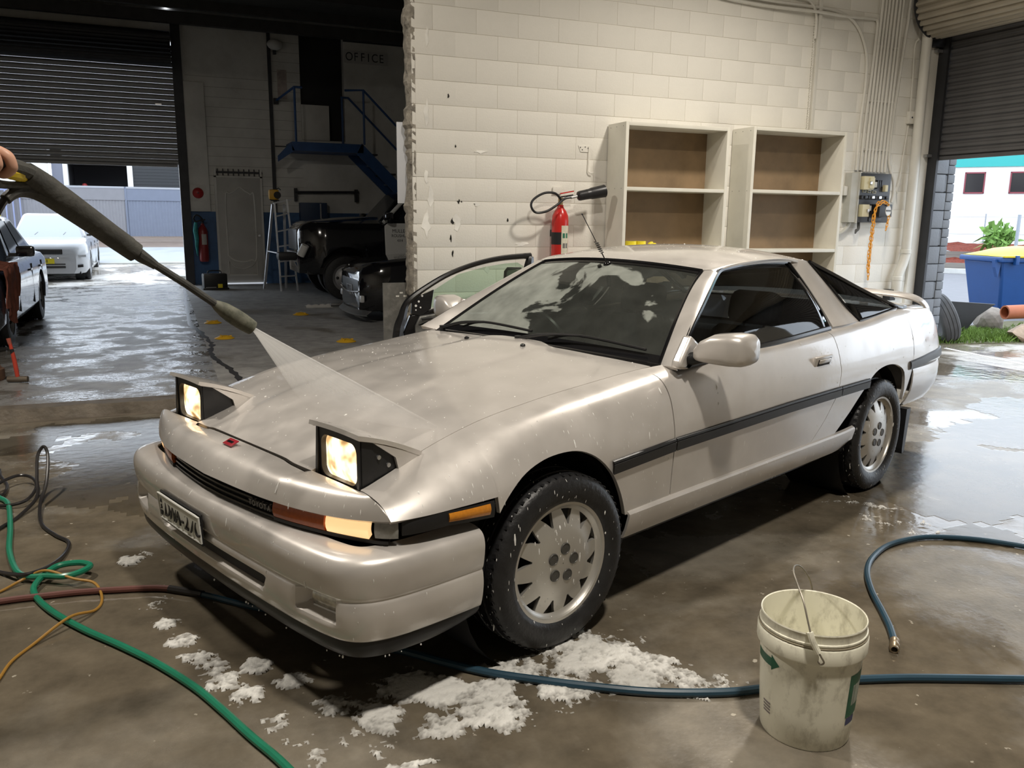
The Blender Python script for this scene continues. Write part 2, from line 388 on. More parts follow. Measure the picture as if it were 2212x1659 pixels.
# --- corner pier, door track and outer grey block pier at the right roller door
pier = struct(MB().b2((7.86, Y0 - .03, 0), (7.985, Y0 + .2, 6.4), bev=.006).build('wall_pier', M_white))
MB().b2((7.975, 6.93, 0), (8.005, 7.06, 3.5)).build('door_track', M_dark, pier, smooth=False)
for z in (2.2, 3.3): MB().b2((7.90, 7.0, z), (7.985, 7.05, z + .03)).build('track_bracket', M_metal, pier, smooth=False)
rwall = struct(MB().b2((8.0, 7.02, 0), (8.37, 7.4, 4.4)).build('wall_outer_pier', M_black, smooth=False))
rs = np.random.RandomState(4)
gb = MB().box((0, 0, 0), (.236, .03, .19), bev=.006).build('block', M_greyblock, rwall); ge = MB().box((0, 0, 0), (.108, .06, .094), bev=.010).build('block', M_greyblock, rwall)
fa = fb = True
for r in range(0, 12):
    z = .022 + .2 * r + .1
    o = gb if fa else link_copy(gb, 'block', rwall); fa = False
    sx = 1.0 if r % 3 else .86
    o.location = (8.008 + .118 * sx, 7.005, z); o.scale = (sx, 1, 1)
    if sx < 1:
        q = link_copy(ge, 'block', rwall); q.location = (8.235, 7.02, z); q.scale = (.30, .6, 1.95)
    for h in (-.05, .05):
        o = ge if fb else link_copy(ge, 'block', rwall); fb = False
        o.location = (8.305 + rs.normal(0, .004), 7.02, z + h)
MB().b2((7.995, 6.99, 2.42), (8.36, 7.4, 4.4)).build('pier_upper', M_greyblock, rwall, smooth=False)

# --- right wall with the roller door half up
wr = MB(); wr.b2((8.06, -7, 0), (8.26, 2.7, 6.4)); wr.b2((8.06, 2.7, 4.1), (8.26, 7.02, 6.4)); wr.b2((8.06, 6.98, 4.1), (8.26, 7.4, 6.4))
wall_right = struct(wr.build('wall_right', M_bay, smooth=False))
def slat_profile(h, d):
    return [(0, 0), (-d * .2, h * .12), (-d, h * .30), (-d, h * .62), (-d * .2, h * .82), (0, h)]
door2 = struct(empty('door_2', (8.045, 4.83, 2.2)))
h = .0765; sm = MB().grid(np.array([[(x, y, z) for x, z in slat_profile(h * .99, .022)] for y in np.linspace(-2.14, 2.14, 3)]))
first_s = sm.build('slat', M_rollc, door2, ang=25, solid=.003)
for k in range(1, 17): link_copy(first_s, 'slat', door2, loc=(0, 0, k * h))
MB().b2((-.03, -2.14, -.035), (.012, 2.14, .004), bev=.004).build('bottom_rail', M_rollc, door2)
# drum of rolled-up curtain: ribs run along its length
drum = struct(empty('door_2_drum', (7.80, 4.83, 3.76)))
n = 30
for k in range(n):
    a0 = 2 * PI * k / n; w = 2 * PI / n; P = []
    for y in (-2.13, 2.13):
        P.append([(rr * math.cos(a0 + w * f), y, rr * math.sin(a0 + w * f)) for rr, f in ((.315, 0), (.33, .15), (.345, .4), (.345, .7), (.33, .85), (.315, 1))])
    MB().grid(np.array(P)).build('curtain_rib', M_rollr, drum, ang=30)
for y in (-2.14, 2.14):
    MB().lathe([(.02, 0), (.33, 0), (.355, .006), (.355, .018), (.33, .024), (.02, .024)], 32, Matrix.Translation((0, y, 0)) @ Matrix.Rotation(PI / 2, 4, 'X')).build('drum_end', M_dark, drum)
MB().cyl((0, -2.2, 0), (0, 2.2, 0), .04).build('drum_shaft', M_metal, drum)
MB().b2((7.80, 6.985, 3.35), (8.06, 7.05, 3.45)).build('drum_bracket', M_dark, pier, smooth=False)

# --- remaining shell of the wash bay
struct(MB().b2((-8.2, -7, 0), (-8, 19.4, 6.4)).build('wall_left', M_bay, smooth=False))
struct(MB().b2((-8.2, -7.2, 0), (8.26, -7, 6.4)).build('wall_front', M_bay, smooth=False))
struct(MB().b2((-8.2, -7.2, 6.4), (8.26, 7.3, 6.5)).build('ceiling', mat('bay_ceiling', (.42, .41, .38), .8, var=.1), smooth=False))

# --- workshop beyond: far wall, office, roof
wf = MB()
for a, b_ in (((.44, 0), (3.0, 5.7)), ((3.0, 0), (3.95, 3.12)), ((3.95, 0), (6.6, 5.7)), ((3.0, 5.32), (3.95, 5.7))):
    wf.b2((a[0], 19.2, a[1]), (b_[0], 19.4, b_[1]))
wf.b2((-8.2, 19.2, 4.95), (.44, 19.4, 5.7)); wf.b2((-8.2, 19.2, 0), (-4.9, 19.4, 5.0))
wall_far = struct(wf.build('wall_far', M_wall_dull, smooth=False))
MB().b2((.62, 19.175, 0), (1.12, 19.201, 1.55)).build('dado', M_blue_dado, wall_far, smooth=False)
MB().b2((2.10, 19.175, 0), (6.6, 19.201, 1.55)).build('dado', M_blue_dado, wall_far, smooth=False)
MB().b2((.62, 19.12, 1.55), (1.02, 19.2, 4.17), bev=.01).build('pilaster', M_wall_dull, wall_far)
MB().b2((.44, 19.10, 0), (.62, 19.2, 5.45)).build('door_guide', M_dark, wall_far, smooth=False)
MB().b2((2.33, 19.14, 1.55), (2.40, 19.2, 5.3)).build('service_duct', M_dark, wall_far, smooth=False)
MB().b2((2.42, 19.16, 2.95), (2.98, 19.2, 2.97)).build('ledge', M_dark, wall_far, smooth=False)
MB().b2((1.16, 19.17, 2.36), (2.12, 19.2, 2.40)).build('lintel', M_dark, wall_far, smooth=False)
for k in range(14): MB().b2((.65 + (k % 2) * .02, 19.195, 1.7 + .2 * k * 1.0), (2.33, 19.2005, 1.706 + .2 * k)).build('mortar_joint', mat('joint_grey', (.28, .27, .25), .9), wall_far, smooth=False)
for k in range(18): MB().b2((2.42, 19.195, 1.7 + .2 * k), (3.0, 19.2005, 1.706 + .2 * k)).build('mortar_joint', mat('joint_grey', (.28, .27, .25), .9), wall_far, smooth=False)
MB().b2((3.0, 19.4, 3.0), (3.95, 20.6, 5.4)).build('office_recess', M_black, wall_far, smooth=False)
MB().b2((3.0, 19.16, 3.12), (3.6, 19.19, 3.86), bev=.004).build('half_panel', M_wall_dull, wall_far)
struct(MB().b2((6.6, 7.3, 0), (6.8, 19.4, 5.6)).build('wall_workshop_side', M_wall_dull, smooth=False))
rf = MB(); rf.b2((-8.2, 7.28, 5.6), (6.8, 19.5, 5.7)); ro = struct(rf.build('ceiling_workshop', M_roof, smooth=False))
for k in range(7): MB().b2((-8.2, 8.2 + 1.7 * k, 5.42), (6.8, 8.3 + 1.7 * k, 5.6)).build('purlin', M_roof, ro, smooth=False)
MB().b2((-8.2, 18.7, 5.2), (6.6, 18.85, 5.42)).build('roof_beam', M_roof, ro, smooth=False)
struct(MB().b2((-8.2, 7.28, 5.6), (8.26, 7.40, 6.5)).build('wall_light_stop', M_roof, smooth=False))  # unseen piece, added to block sky light leaking in between the two ceilings
# glowing panel in place of daylight through a slit in the roof
struct(MB().b2((.36, 19.15, 5.585), (.42, 19.19, 5.598)).build('window_skylight', mat('skylight_gap', (1, 1, 1), .5, emit=(.85, .9, 1), estr=14), smooth=False))

# far roller door, half up
door1 = struct(empty('door_1', (-2.23, 19.26, 2.5)))
h = .1075; sm = MB().grid(np.array([[(x, -d, z) for d, z in [(-q[0], q[1]) for q in slat_profile(h * .99, .026)]] for x in np.linspace(-2.65, 2.72, 3)]))
fs = sm.build('slat', M_rolll, door1, ang=25, solid=.003)
for k in range(1, 22): link_copy(fs, 'slat', door1, loc=(0, 0, k * h))
MB().b2((-2.65, -.03, -.05), (2.65, .015, .004), bev=.004).build('bottom_rail', M_rolll, door1)
MB().b2((2.3, -.05, 1.18), (2.42, -.025, 1.21)).build('lock_handle', M_metal, door1)
dr = MB(); n = 26
for k in range(n):
    a0 = 2 * PI * k / n; w = 2 * PI / n
    dr.grid(np.array([[(x, rr * math.cos(a0 + w * f), rr * math.sin(a0 + w * f)) for rr, f in ((.30, 0), (.32, .2), (.335, .5), (.32, .8), (.30, 1))] for x in (-2.65, 2.65)]))
dr.build('drum', M_dark, door1, ang=30, loc=(0, -.25, 2.25))

# door in the far wall, with moulded panels
M_door = mat('grey_white_door', (.44, .43, .40), .55, var=.1, dark=(.2, .19, .17), damt=.3)
door3 = struct(MB().b2((1.165, 19.13, .03), (2.06, 19.175, 2.27), bev=.004).build('door_3', M_door))
fr = MB(); fr.b2((1.12, 19.12, 0), (1.165, 19.2, 2.46)); fr.b2((2.06, 19.12, 0), (2.10, 19.2, 2.46)); fr.b2((1.12, 19.12, 2.27), (2.10, 19.2, 2.30)); fr.build('frame', M_wall_dull, door3, smooth=False)
arch = [(1.33, .62), (1.33, 1.85), (1.42, 1.93), (1.52, 1.99), (1.60, 2.06), (1.63, 2.07), (1.66, 2.06), (1.74, 1.99), (1.84, 1.93), (1.92, 1.85), (1.92, .62), (1.80, .52), (1.63, .48), (1.45, .52)]
MB().tube(spline([(x, 19.125, z) for x, z in arch + arch[:1]], 5)[:-1], .018, 6, closed=True).build('panel_moulding', M_wall_dull, door3)
arch = [(1.33, .50), (1.45, .38), (1.63, .33), (1.80, .38), (1.92, .50), (1.92, .20), (1.33, .20)]
MB().tube([(x, 19.125, z) for x, z in arch], .016, 6, closed=True).build('panel_moulding', M_wall_dull, door3)
MB().cyl((1.99, 19.06, 1.05), (1.99, 19.13, 1.05), .025).build('knob', M_metal, door3)
MB().b2((1.16, 19.1, 0.004), (2.1, 19.17, .03)).build('daylight_sill', mat('threshold_glow', (.8, .8, .8), .4, emit=(.8, .88, 1), estr=.5), door3, smooth=False)  # sill made to glow in place of daylight under the door
for k in range(9):
    x = 1.19 + .107 * k; MB().b2((x, 19.14, 2.31), (x + .018, 19.19, 2.45)).build('vent_bar', M_dark, door3, smooth=False)

# --- ceiling lamps (the lit ones hang above the car and behind the photographer)
M_lamp = mat('lamp_diffuser', (1, 1, 1), .5, emit=(1, .87, .68), estr=18)
def high_bay(x, y, z, power, label, size=.42, col=(1.0, .925, .82), spread=PI):
    e = empty('high_bay_lamp', (x, y, z), 0, label, 'lamp', 'high bay lamps of the wash bay')
    MB().lathe([(.05, .32), (.09, .30), (.10, .22), (.24, .02), (.25, 0)], 28).build('shade', mat('lamp_shade_metal', (.6, .6, .6), .3, metal=.8), e, solid=.004)
    MB().cyl((0, 0, .32), (0, 0, 6.4 - z), .012).build('hanger', M_dark, e)
    MB().lathe([(.001, 0), (.225, 0)], 28).build('diffuser', M_lamp, e)
    ld = bpy.data.lights.new('lamp_light', 'AREA'); ld.shape = 'DISK'; ld.size = size; ld.energy = power; ld.color = col; ld.spread = spread
    lo = bpy.data.objects.new('lamp_light', ld); C.objects.link(lo); lo.parent = e; lo.location = (0, 0, -.02)
    return e
high_bay(4.85, 4.55, 4.9, LAMP_MAIN, 'high bay lamp hung over the rear of the silver car', spread=R(130))
high_bay(1.2, .2, 5.75, LAMP_SIDE, 'high bay lamp hung above the photographer')
high_bay(-2.3, 5.0, 5.75, LAMP_SIDE * .85, 'high bay lamp hung over the left half of the wash bay')
# ================================================================== SILVER COUPE (car frame: +x forward, +y its left, origin under the front axle)
CAR = empty('coupe_car', (.9024, 3.1939, 0), R(201.338), 'silver beige wedge-shaped coupe being washed, both pop-up headlights raised and lit', 'car')
MB.ref = lambda c: (min(max(c.x, -3.0), .15), 0, .50)
def paint(name, col, rough=.33, metal=.62):
    m = bpy.data.materials.new(name); m.use_nodes = True; N, L = nodes_of(m); b = N['Principled BSDF']
    b.inputs['Base Color'].default_value = (*col, 1); b.inputs['Metallic'].default_value = metal; b.inputs['Roughness'].default_value = rough
    b.inputs['Coat Weight'].default_value = .9; b.inputs['Coat Roughness'].default_value = .06
    tc = N.new('ShaderNodeTexCoord'); n = N.new('ShaderNodeTexNoise'); n.inputs['Scale'].default_value = 7; n.inputs['Detail'].default_value = 6; L(tc.outputs['Object'], n.inputs[0])
    r = N.new('ShaderNodeMapRange'); r.inputs[1].default_value = .3; r.inputs[2].default_value = .75; r.inputs[3].default_value = .92; r.inputs[4].default_value = 1.06; L(n.outputs[0], r.inputs[0])
    mx = N.new('ShaderNodeMix'); mx.data_type = 'RGBA'; mx.blend_type = 'MULTIPLY'; mx.inputs[0].default_value = 1; mx.inputs[6].default_value = (*col, 1); L(r.outputs[0], mx.inputs[7]); L(mx.outputs[2], b.inputs['Base Color'])
    # beads and runs of water on the clear coat
    n2 = N.new('ShaderNodeTexNoise'); n2.inputs['Scale'].default_value = 85; n2.inputs['Detail'].default_value = 2; L(tc.outputs['Object'], n2.inputs[0])
    bp = N.new('ShaderNodeBump'); bp.inputs['Strength'].default_value = .10; bp.inputs['Distance'].default_value = .002; L(n2.outputs[0], bp.inputs['Height']); L(bp.outputs[0], b.inputs['Coat Normal'])
    n3 = N.new('ShaderNodeMapRange'); n3.inputs[1].default_value = .35; n3.inputs[2].default_value = .7; n3.inputs[3].default_value = rough - .05; n3.inputs[4].default_value = rough + .08; L(n.outputs[0], n3.inputs[0]); L(n3.outputs[0], b.inputs['Roughness'])
    MATS[name] = m; return m
M_body = paint('silver_beige_paint', (.67, .635, .60), .36, .42)
M_trim = mat('black_trim', (.015, .015, .016), .38, var=.2)
M_trimg = mat('gloss_black_trim', (.008, .008, .009), .12, spec=.6)
M_cabin = mat('dark_cabin_cloth', (.05, .048, .046), .85, var=.15)
M_seat = mat('grey_seat_cloth', (.16, .15, .145), .9, var=.15, vscale=30)
M_tyre = mat('tyre_rubber', (.018, .018, .019), .42, var=.3, vscale=20, bump=.25, bscale=60)
M_alloy = mat('alloy_silver', (.60, .58, .54), .38, metal=.75, var=.06)
M_chrome = mat('chrome', (.75, .75, .76), .12, metal=1)
def glass_mat(name, tint=(.55, .62, .60), film=0.0, fscale=2.2):
    m = bpy.data.materials.new(name); m.use_nodes = True; N, L = nodes_of(m); b = N['Principled BSDF']; out = N['Material Output']
    N.remove(b)
    tr = N.new('ShaderNodeBsdfTransparent'); tr.inputs[0].default_value = (*tint, 1)
    gl = N.new('ShaderNodeBsdfGlossy'); gl.inputs['Roughness'].default_value = .03
    fr = N.new('ShaderNodeFresnel'); fr.inputs[0].default_value = 1.5
    mx = N.new('ShaderNodeMixShader'); L(fr.outputs[0], mx.inputs[0]); L(tr.outputs[0], mx.inputs[1]); L(gl.outputs[0], mx.inputs[2]); last = mx.outputs[0]
    if film:
        tc = N.new('ShaderNodeTexCoord'); n = N.new('ShaderNodeTexNoise'); n.inputs['Scale'].default_value = fscale; n.inputs['Detail'].default_value = 5; n.inputs['Distortion'].default_value = .8; L(tc.outputs['Object'], n.inputs[0])
        sx = N.new('ShaderNodeSeparateXYZ'); L(tc.outputs['Object'], sx.inputs[0])
        # soap film lies thicker on the passenger side that has not been rinsed yet
        ad = N.new('ShaderNodeMath'); ad.operation = 'MULTIPLY_ADD'; L(sx.outputs[1], ad.inputs[0]); ad.inputs[1].default_value = -.42; L(n.outputs[0], ad.inputs[2])
        r = N.new('ShaderNodeMapRange'); r.inputs[1].default_value = .475; r.inputs[2].default_value = .50; r.inputs[3].default_value = .05; r.inputs[4].default_value = film; L(ad.outputs[0], r.inputs[0])
        n2 = N.new('ShaderNodeTexNoise'); n2.inputs['Scale'].default_value = 9; n2.inputs['Detail'].default_value = 6; L(tc.outputs['Object'], n2.inputs[0])
        mu = N.new('ShaderNodeMath'); mu.operation = 'MULTIPLY'; L(r.outputs[0], mu.inputs[0])
        r2 = N.new('ShaderNodeMapRange'); r2.inputs[1].default_value = .3; r2.inputs[2].default_value = .7; r2.inputs[3].default_value = .7; r2.inputs[4].default_value = 1.15; L(n2.outputs[0], r2.inputs[0]); L(r2.outputs[0], mu.inputs[1])
        df = N.new('ShaderNodeBsdfDiffuse'); df.inputs[0].default_value = (.62, .66, .60, 1)
        m2 = N.new('ShaderNodeMixShader'); L(mu.outputs[0], m2.inputs[0]); L(last, m2.inputs[1]); L(df.outputs[0], m2.inputs[2]); last = m2.outputs[0]
    L(last, out.inputs[0]); MATS[name] = m; return m
M_wscreen = glass_mat('windscreen_glass', (.60, .66, .62), film=.40, fscale=3.0)
M_glass = glass_mat('tinted_side_glass', (.22, .25, .27))

# ---- side surface: stations along x, nine points from sill to hood edge / belt line
SX = [-3.64, -3.5, -3.2, -2.8, -2.4, -2.0, -1.5, -1.0, -.6, -.3, 0, .25, .475, .62, .70, .78]
def st(top, sh2, sh, up, mo, lo, door, sill, bot): return [bot, sill, door, lo, mo, up, sh, sh2, top]
ST = [
 st((.60, .960), (.66, .945), (.70, .90), (.735, .80), (.76, .68), (.76, .55), (.74, .46), (.72, .42), (.70, .40)),
 st((.65, .972), (.72, .955), (.765, .905), (.80, .80), (.825, .68), (.825, .55), (.80, .46), (.78, .42), (.76, .40)),
 st((.71, .985), (.77, .965), (.812, .905), (.845, .80), (.860, .68), (.855, .55), (.835, .44), (.82, .40), (.80, .36)),
 st((.752, .992), (.79, .972), (.828, .90), (.858, .79), (.868, .67), (.862, .55), (.852, .44), (.845, .37), (.81, .29)),
 st((.772, .968), (.806, .945), (.836, .875), (.862, .77), (.868, .66), (.860, .54), (.854, .43), (.848, .37), (.81, .29)),
 st((.782, .955), (.812, .93), (.838, .862), (.860, .76), (.866, .65), (.858, .53), (.853, .42), (.848, .36), (.81, .28)),
 st((.790, .938), (.818, .915), (.842, .850), (.862, .75), (.867, .64), (.858, .52), (.853, .41), (.848, .35), (.81, .28)),
 st((.795, .926), (.820, .905), (.844, .840), (.863, .74), (.868, .635), (.858, .52), (.853, .41), (.848, .35), (.81, .28)),
 st((.700, .905), (.785, .882), (.836, .820), (.862, .72), (.868, .63), (.860, .52), (.853, .41), (.848, .35), (.81, .28)),
 st((.675, .880), (.770, .857), (.828, .795), (.861, .70), (.868, .615), (.862, .52), (.856, .41), (.848, .35), (.81, .28)),
 st((.665, .852), (.757, .832), (.820, .772), (.860, .685), (.868, .60), (.866, .52), (.860, .41), (.85, .35), (.81, .28)),
 st((.660, .817), (.748, .798), (.812, .745), (.856, .665), (.866, .60), (.864, .52), (.86, .41), (.85, .35), (.81, .28)),
 st((.660, .760), (.735, .745), (.800, .705), (.845, .655), (.860, .60), (.86, .52), (.856, .41), (.85, .35), (.81, .28)),
 st((.665, .712), (.730, .703), (.790, .680), (.830, .645), (.848, .605), (.85, .52), (.85, .41), (.84, .35), (.80, .28)),
 st((.668, .690), (.722, .683), (.772, .668), (.808, .642), (.828, .608), (.83, .52), (.83, .41), (.82, .35), (.78, .28)),
 st((.650, .672), (.695, .668), (.738, .656), (.770, .638), (.785, .612), (.79, .52), (.79, .41), (.78, .35), (.75, .28)),
]
SA = np.array(ST)                       # (stations, 9, 2)
TK = np.linspace(0, 1, 9)
def side(x, t):
    """point of the body side at station x and height parameter t"""
    x = np.asarray(x, float); t = np.asarray(t, float); sh = np.broadcast(x, t).shape
    x = np.broadcast_to(x, sh).ravel(); t = np.broadcast_to(t, sh).ravel()
    col = catr(SX, SA.reshape(len(SX), -1), x).reshape(-1, 9, 2)
    i = np.clip((t * 8).astype(int), 0, 7); u = (t * 8 - i)[:, None]; k = np.arange(len(x))
    p0 = col[k, np.maximum(i - 1, 0)]; p1 = col[k, i]; p2 = col[k, i + 1]; p3 = col[k, np.minimum(i + 2, 8)]
    q = .5 * (2 * p1 + (p2 - p0) * u + (2 * p0 - 5 * p1 + 4 * p2 - p3) * u ** 2 + (3 * p1 - p0 - 3 * p2 + p3) * u ** 3)
    return np.concatenate([x[:, None], q], 1).reshape(sh + (3,))
def t_of_z(x, z):
    x = np.asarray(x, float); z = np.asarray(z, float); lo = np.zeros(np.broadcast(x, z).shape); hi = np.ones_like(lo)
    for _ in range(24):
        mid = (lo + hi) / 2; m = side(x, mid)[..., 2] < z; lo = np.where(m, mid, lo); hi = np.where(m, hi, mid)
    return (lo + hi) / 2
def panel(xs_bottom, zb, xL, xR, t_top=1.0, rows=26, off=0.0):
    """patch of the side surface: columns xs (0..1 fractions), bottom z = zb(x), front/rear edges xR(t), xL(t)"""
    cols = []
    for u in xs_bottom:
        x = xL(0.5) * (1 - u) + xR(0.5) * u
        for _ in range(2):
            tb = float(t_of_z(x, zb(x)))
        tt = np.linspace(tb, t_top, rows)
        xx = np.array([xL(a) * (1 - u) + xR(a) * u for a in tt])
        P = side(xx, tt)
        if off: P[..., 1] += off
        cols.append(P)
    return np.array(cols)
FA = [(.405, .27), (.375, .42), (.345, .53), (.30, .605), (.22, .668), (.12, .703), (.02, .713), (-.07, .703), (-.15, .664), (-.22, .60), (-.27, .53), (-.305, .455), (-.335, .35), (-.345, .27)]
RA = [(-2.185, .27), (-2.215, .38), (-2.255, .47), (-2.30, .56), (-2.36, .645), (-2.44, .694), (-2.54, .713), (-2.64, .713), (-2.74, .695), (-2.83, .655), (-2.89, .59), (-2.94, .50), (-2.98, .42), (-2.99, .36)]
def archz(A):
    a = np.array(spline([(p[0], 0, p[1]) for p in A], 6)); a = a[np.argsort(a[:, 0])]
    return lambda x: float(np.interp(x, a[:, 0], a[:, 2], left=-1, right=-1))
fz, rz_ = archz(FA), archz(RA)
def dense(a, b, n, pts):
    """column fractions between a and b, crowded around the given x positions"""
    x = list(np.linspace(a, b, n))
    for p in pts: x += [p + d for d in np.linspace(-.05, .05, 15)]
    x = sorted(set(round(q, 4) for q in x if min(a, b) <= q <= max(a, b)))
    return [(q - a) / (b - a) for q in x]
SHUT = .0028
# front fender
zb = lambda x: max(.632 if x > .325 else -1, fz(x), .41 if x < -.30 else -1)
fend = MB().grid(panel(dense(-.60, .700, 60, [.32, -.30, -.33, -.24]), zb, lambda t: -.60 + .02 * (t - .5) + SHUT, lambda t: .700))
P_f = fend.build('front_fender', M_body, CAR, solid=.016, ang=50); mirror_obj(P_f)
# door
dr_rear = lambda t: float(np.interp(t, [0, .25, .36, .48, .6, .72, .85, .95, 1.0], [-1.70, -1.76, -1.90, -2.00, -2.03, -2.02, -2.0, -1.955, -1.87]))
dfr = lambda t: -.60 + .02 * (t - .5) - SHUT + max(0, t - .9) * .3
pan = panel(np.linspace(0, 1, 44), lambda x: .412, lambda t: dr_rear(t) + SHUT, dfr, rows=34)
P_d = MB().grid(pan).build('door', M_body, CAR, solid=.03, ang=50); P_dr = mirror_obj(P_d)
# rear quarter
zb = lambda x: max(rz_(x), .412 if x > -2.25 else -1, .66 if x < -2.958 else -1)
qp = panel(dense(-3.60, -1.72, 60, [-2.22, -2.26, -2.30, -2.955, -2.90, -2.80]), zb, lambda t: -3.60, lambda t: dr_rear(t) - SHUT, rows=34)
P_q = MB().grid(qp).build('rear_quarter', M_body, CAR, solid=.016, ang=50); mirror_obj(P_q)
# side skirt below the door
xs = np.concatenate([np.linspace(-2.24, -2.12, 8), np.linspace(-2.05, -.45, 24), np.linspace(-.40, -.335, 8)])
prof = [(.850, .424), (.862, .418), (.869, .410), (.8685, .400), (.856, .350), (.840, .312), (.80, .302)]
sk = []
for x in xs:
    k = max(0, (x + .42) / .085) * .0 ; e = np.clip((-2.10 - x) / .14, 0, 1)
    sk.append([(x, y, z + e * .03 * (1 if z < .35 else .2)) for y, z in prof])
P_s = MB().grid(np.array(sk)).build('side_skirt', M_body, CAR, solid=.01, ang=22); mirror_obj(P_s)
# dark strip under the skirt and floor pan
MB().b2((-3.3, -.70, .215), (.70, .70, .25)).build('floor_pan', M_trim, CAR, smooth=False)
# inner wheel housings
for cx in (.035, -2.59):
    for s in (1, -1):
        MB().lathe([(.015, 0), (.385, 0), (.385, .345)], 32, Matrix.Translation((cx, s * .46, .325)) @ Matrix.Rotation(-s * PI / 2, 4, 'X')).build('wheel_housing', M_black, CAR)

# ---- hood
HX = [-.66, -.60, -.30, .0, .25, .475, .62, .722, .76]
HE = [.902, .899, .880, .852, .817, .760, .722, .690, .675]     # height at the hood edge
HY = [.705, .700, .675, .665, .660, .660, .660, .655, .65]
def hoodz(x, y):
    x = np.asarray(x, float); y = np.asarray(y, float)
    e_ = side(np.clip(x, -.60, .78), 1.0); he = np.where(x < -.6, np.interp(x, [-.7, -.6], [.909, .905]), e_[..., 2]); hy = e_[..., 1]; cr = np.interp(x, [-.66, 0, .5, .74], [.034, .030, .022, .014])
    q = np.clip(np.abs(y) / hy, 0, 1.1)
    w = np.interp(x, [-.6, .72], [.205, .29]); step = 1 / (1 + np.exp((np.abs(y) - w) / .012))
    return he + cr * (1 - q ** 2.2) + .007 * step
def hood_rear(y):
    a = abs(y); return float(np.interp(a, [0, .12, .20, .45, .70], [-.628, -.622, -.588, -.606, -.655]))
M_hood = M_body
gx = np.linspace(0, 1, 64); ys = np.unique(np.concatenate([np.linspace(-.7, .7, 57), [-.418, .418], np.linspace(.19, .31, 13), -np.linspace(.19, .31, 13)]))
hm = MB(); idx = {}; V = []; F = []
for i, u in enumerate(gx):
    for j, y in enumerate(ys):
        a = abs(y); front = .722 - .006 * (a / .4) ** 2 + (.016 if .225 < a < .30 else 0) * 0
        x = hood_rear(y) * (1 - u) + front * u
        lim = float(side(max(x, -.60), 1.0)[1]) - SHUT
        yy = math.copysign(.418 + (a - .418) * (lim - .418) / (.7 - .418), y) if a > .418 else y
        idx[i, j] = len(V); V.append((x, yy, float(hoodz(x, yy))))
for i in range(len(gx) - 1):
    for j in range(len(ys) - 1):
        q = [V[idx[i, j]], V[idx[i + 1, j]], V[idx[i + 1, j + 1]], V[idx[i, j + 1]]]
        if max(abs(p[1]) for p in q) > .4185 and sum(p[0] for p in q) / 4 > .488: continue
        F.append((idx[i, j], idx[i + 1, j], idx[i + 1, j + 1], idx[i, j + 1]))
used = sorted({k for f in F for k in f}); mp_ = {k: n for n, k in enumerate(used)}
P_h = MB().add([V[k] for k in used], [tuple(mp_[k] for k in f) for f in F]).build('hood', M_body, CAR, solid=.014, ang=40)
# ---- nose panel between hood, headlights and grille
NY = [0, .28, .42, .53, .62, .69, .75, .79, .816]; NXx = [.880, .863, .842, .816, .789, .763, .736, .714, .696]; NZ = [.622, .622, .620, .619, .620, .622, .626, .629, .632]
def nose_low(y): a = abs(y); return np.array([float(pchip(NY, NXx, np.array([a]))[0]), y, float(np.interp(a, NY, NZ))])
npn = []
for y in np.linspace(-.816, .816, 73):
    a = abs(y); x0 = .7295 if a < .43 else .712
    yt = np.sign(y) * (np.interp(a, [.40, .816], [.40, .668])) if a > .40 else y
    top = np.array([x0 - .010 * max(0, (abs(yt) - .45) / .2), yt, float(hoodz(x0, yt)) - .002])
    low = nose_low(y); c = []
    for t in np.linspace(0, 1, 14):
        p = top * (1 - t) + low * t; n = np.array([.5, 0, .87]); bow = .030 * (1 - (2 * t - 1) ** 2) + .012 * np.sin(PI * t) * t
        c.append(p + n / np.linalg.norm(n) * bow)
    c.append(low + np.array([-.012, 0, -.008])); c.append(low + np.array([-.05, 0, -.006]))
    npn.append(c)
P_n = MB().grid(np.array(npn)).build('nose_panel', M_body, CAR, solid=.010, ang=50)
em = empty_b = None
bz = MB().box((0, 0, 0), (.034, .062, .004), bev=.0015).build('badge', mat('red_badge', (.30, .02, .03), .25), CAR); bz.location = (.780, .0, .7135); bz.rotation_euler = (0, R(22), 0)
b2_ = MB().box((0, 0, .0022), (.010, .040, .002)).build('badge_bar', M_chrome, bz)

# ---- bumper: profile swept round the plan outline
PLAN = [(.39, .864), (.50, .862), (.60, .858), (.69, .849), (.755, .832), (.805, .802), (.838, .755), (.856, .69), (.868, .60), (.877, .48), (.884, .30), (.888, .12), (.888, 0)]
def sweep_plan(plan, n):
    L = [(x, y, 0) for x, y in plan]; full = L + [(x, -y, 0) for x, y, _ in L[-2::-1]]
    P = resample(full, n); T = np.gradient(P, axis=0); T /= np.linalg.norm(T, axis=1)[:, None]
    Nn = np.stack([T[:, 1], -T[:, 0], np.zeros(n)], 1)
    if Nn[n // 2, 0] < 0: Nn = -Nn
    return P, Nn
BP, BN = sweep_plan(PLAN, 181)
prof = np.array([(-.085, .548), (-.05, .547), (-.030, .544), (-.012, .538), (.0, .528), (.007, .513), (.010, .49), (.007, .455), (.002, .425), (-.003, .414), (.001, .402), (.004, .37), (.001, .335), (-.005, .305), (-.012, .288), (-.03, .282)])
t = np.linspace(0, 1, len(prof)); tt = np.linspace(0, 1, 64)
pf = np.stack([catr(t, prof[:, 0], tt), catr(t, prof[:, 1], tt)], 1)
bump = BP[:, None, :] + BN[:, None, :] * pf[None, :, :1]; bump[:, :, 2] = pf[None, :, 1]
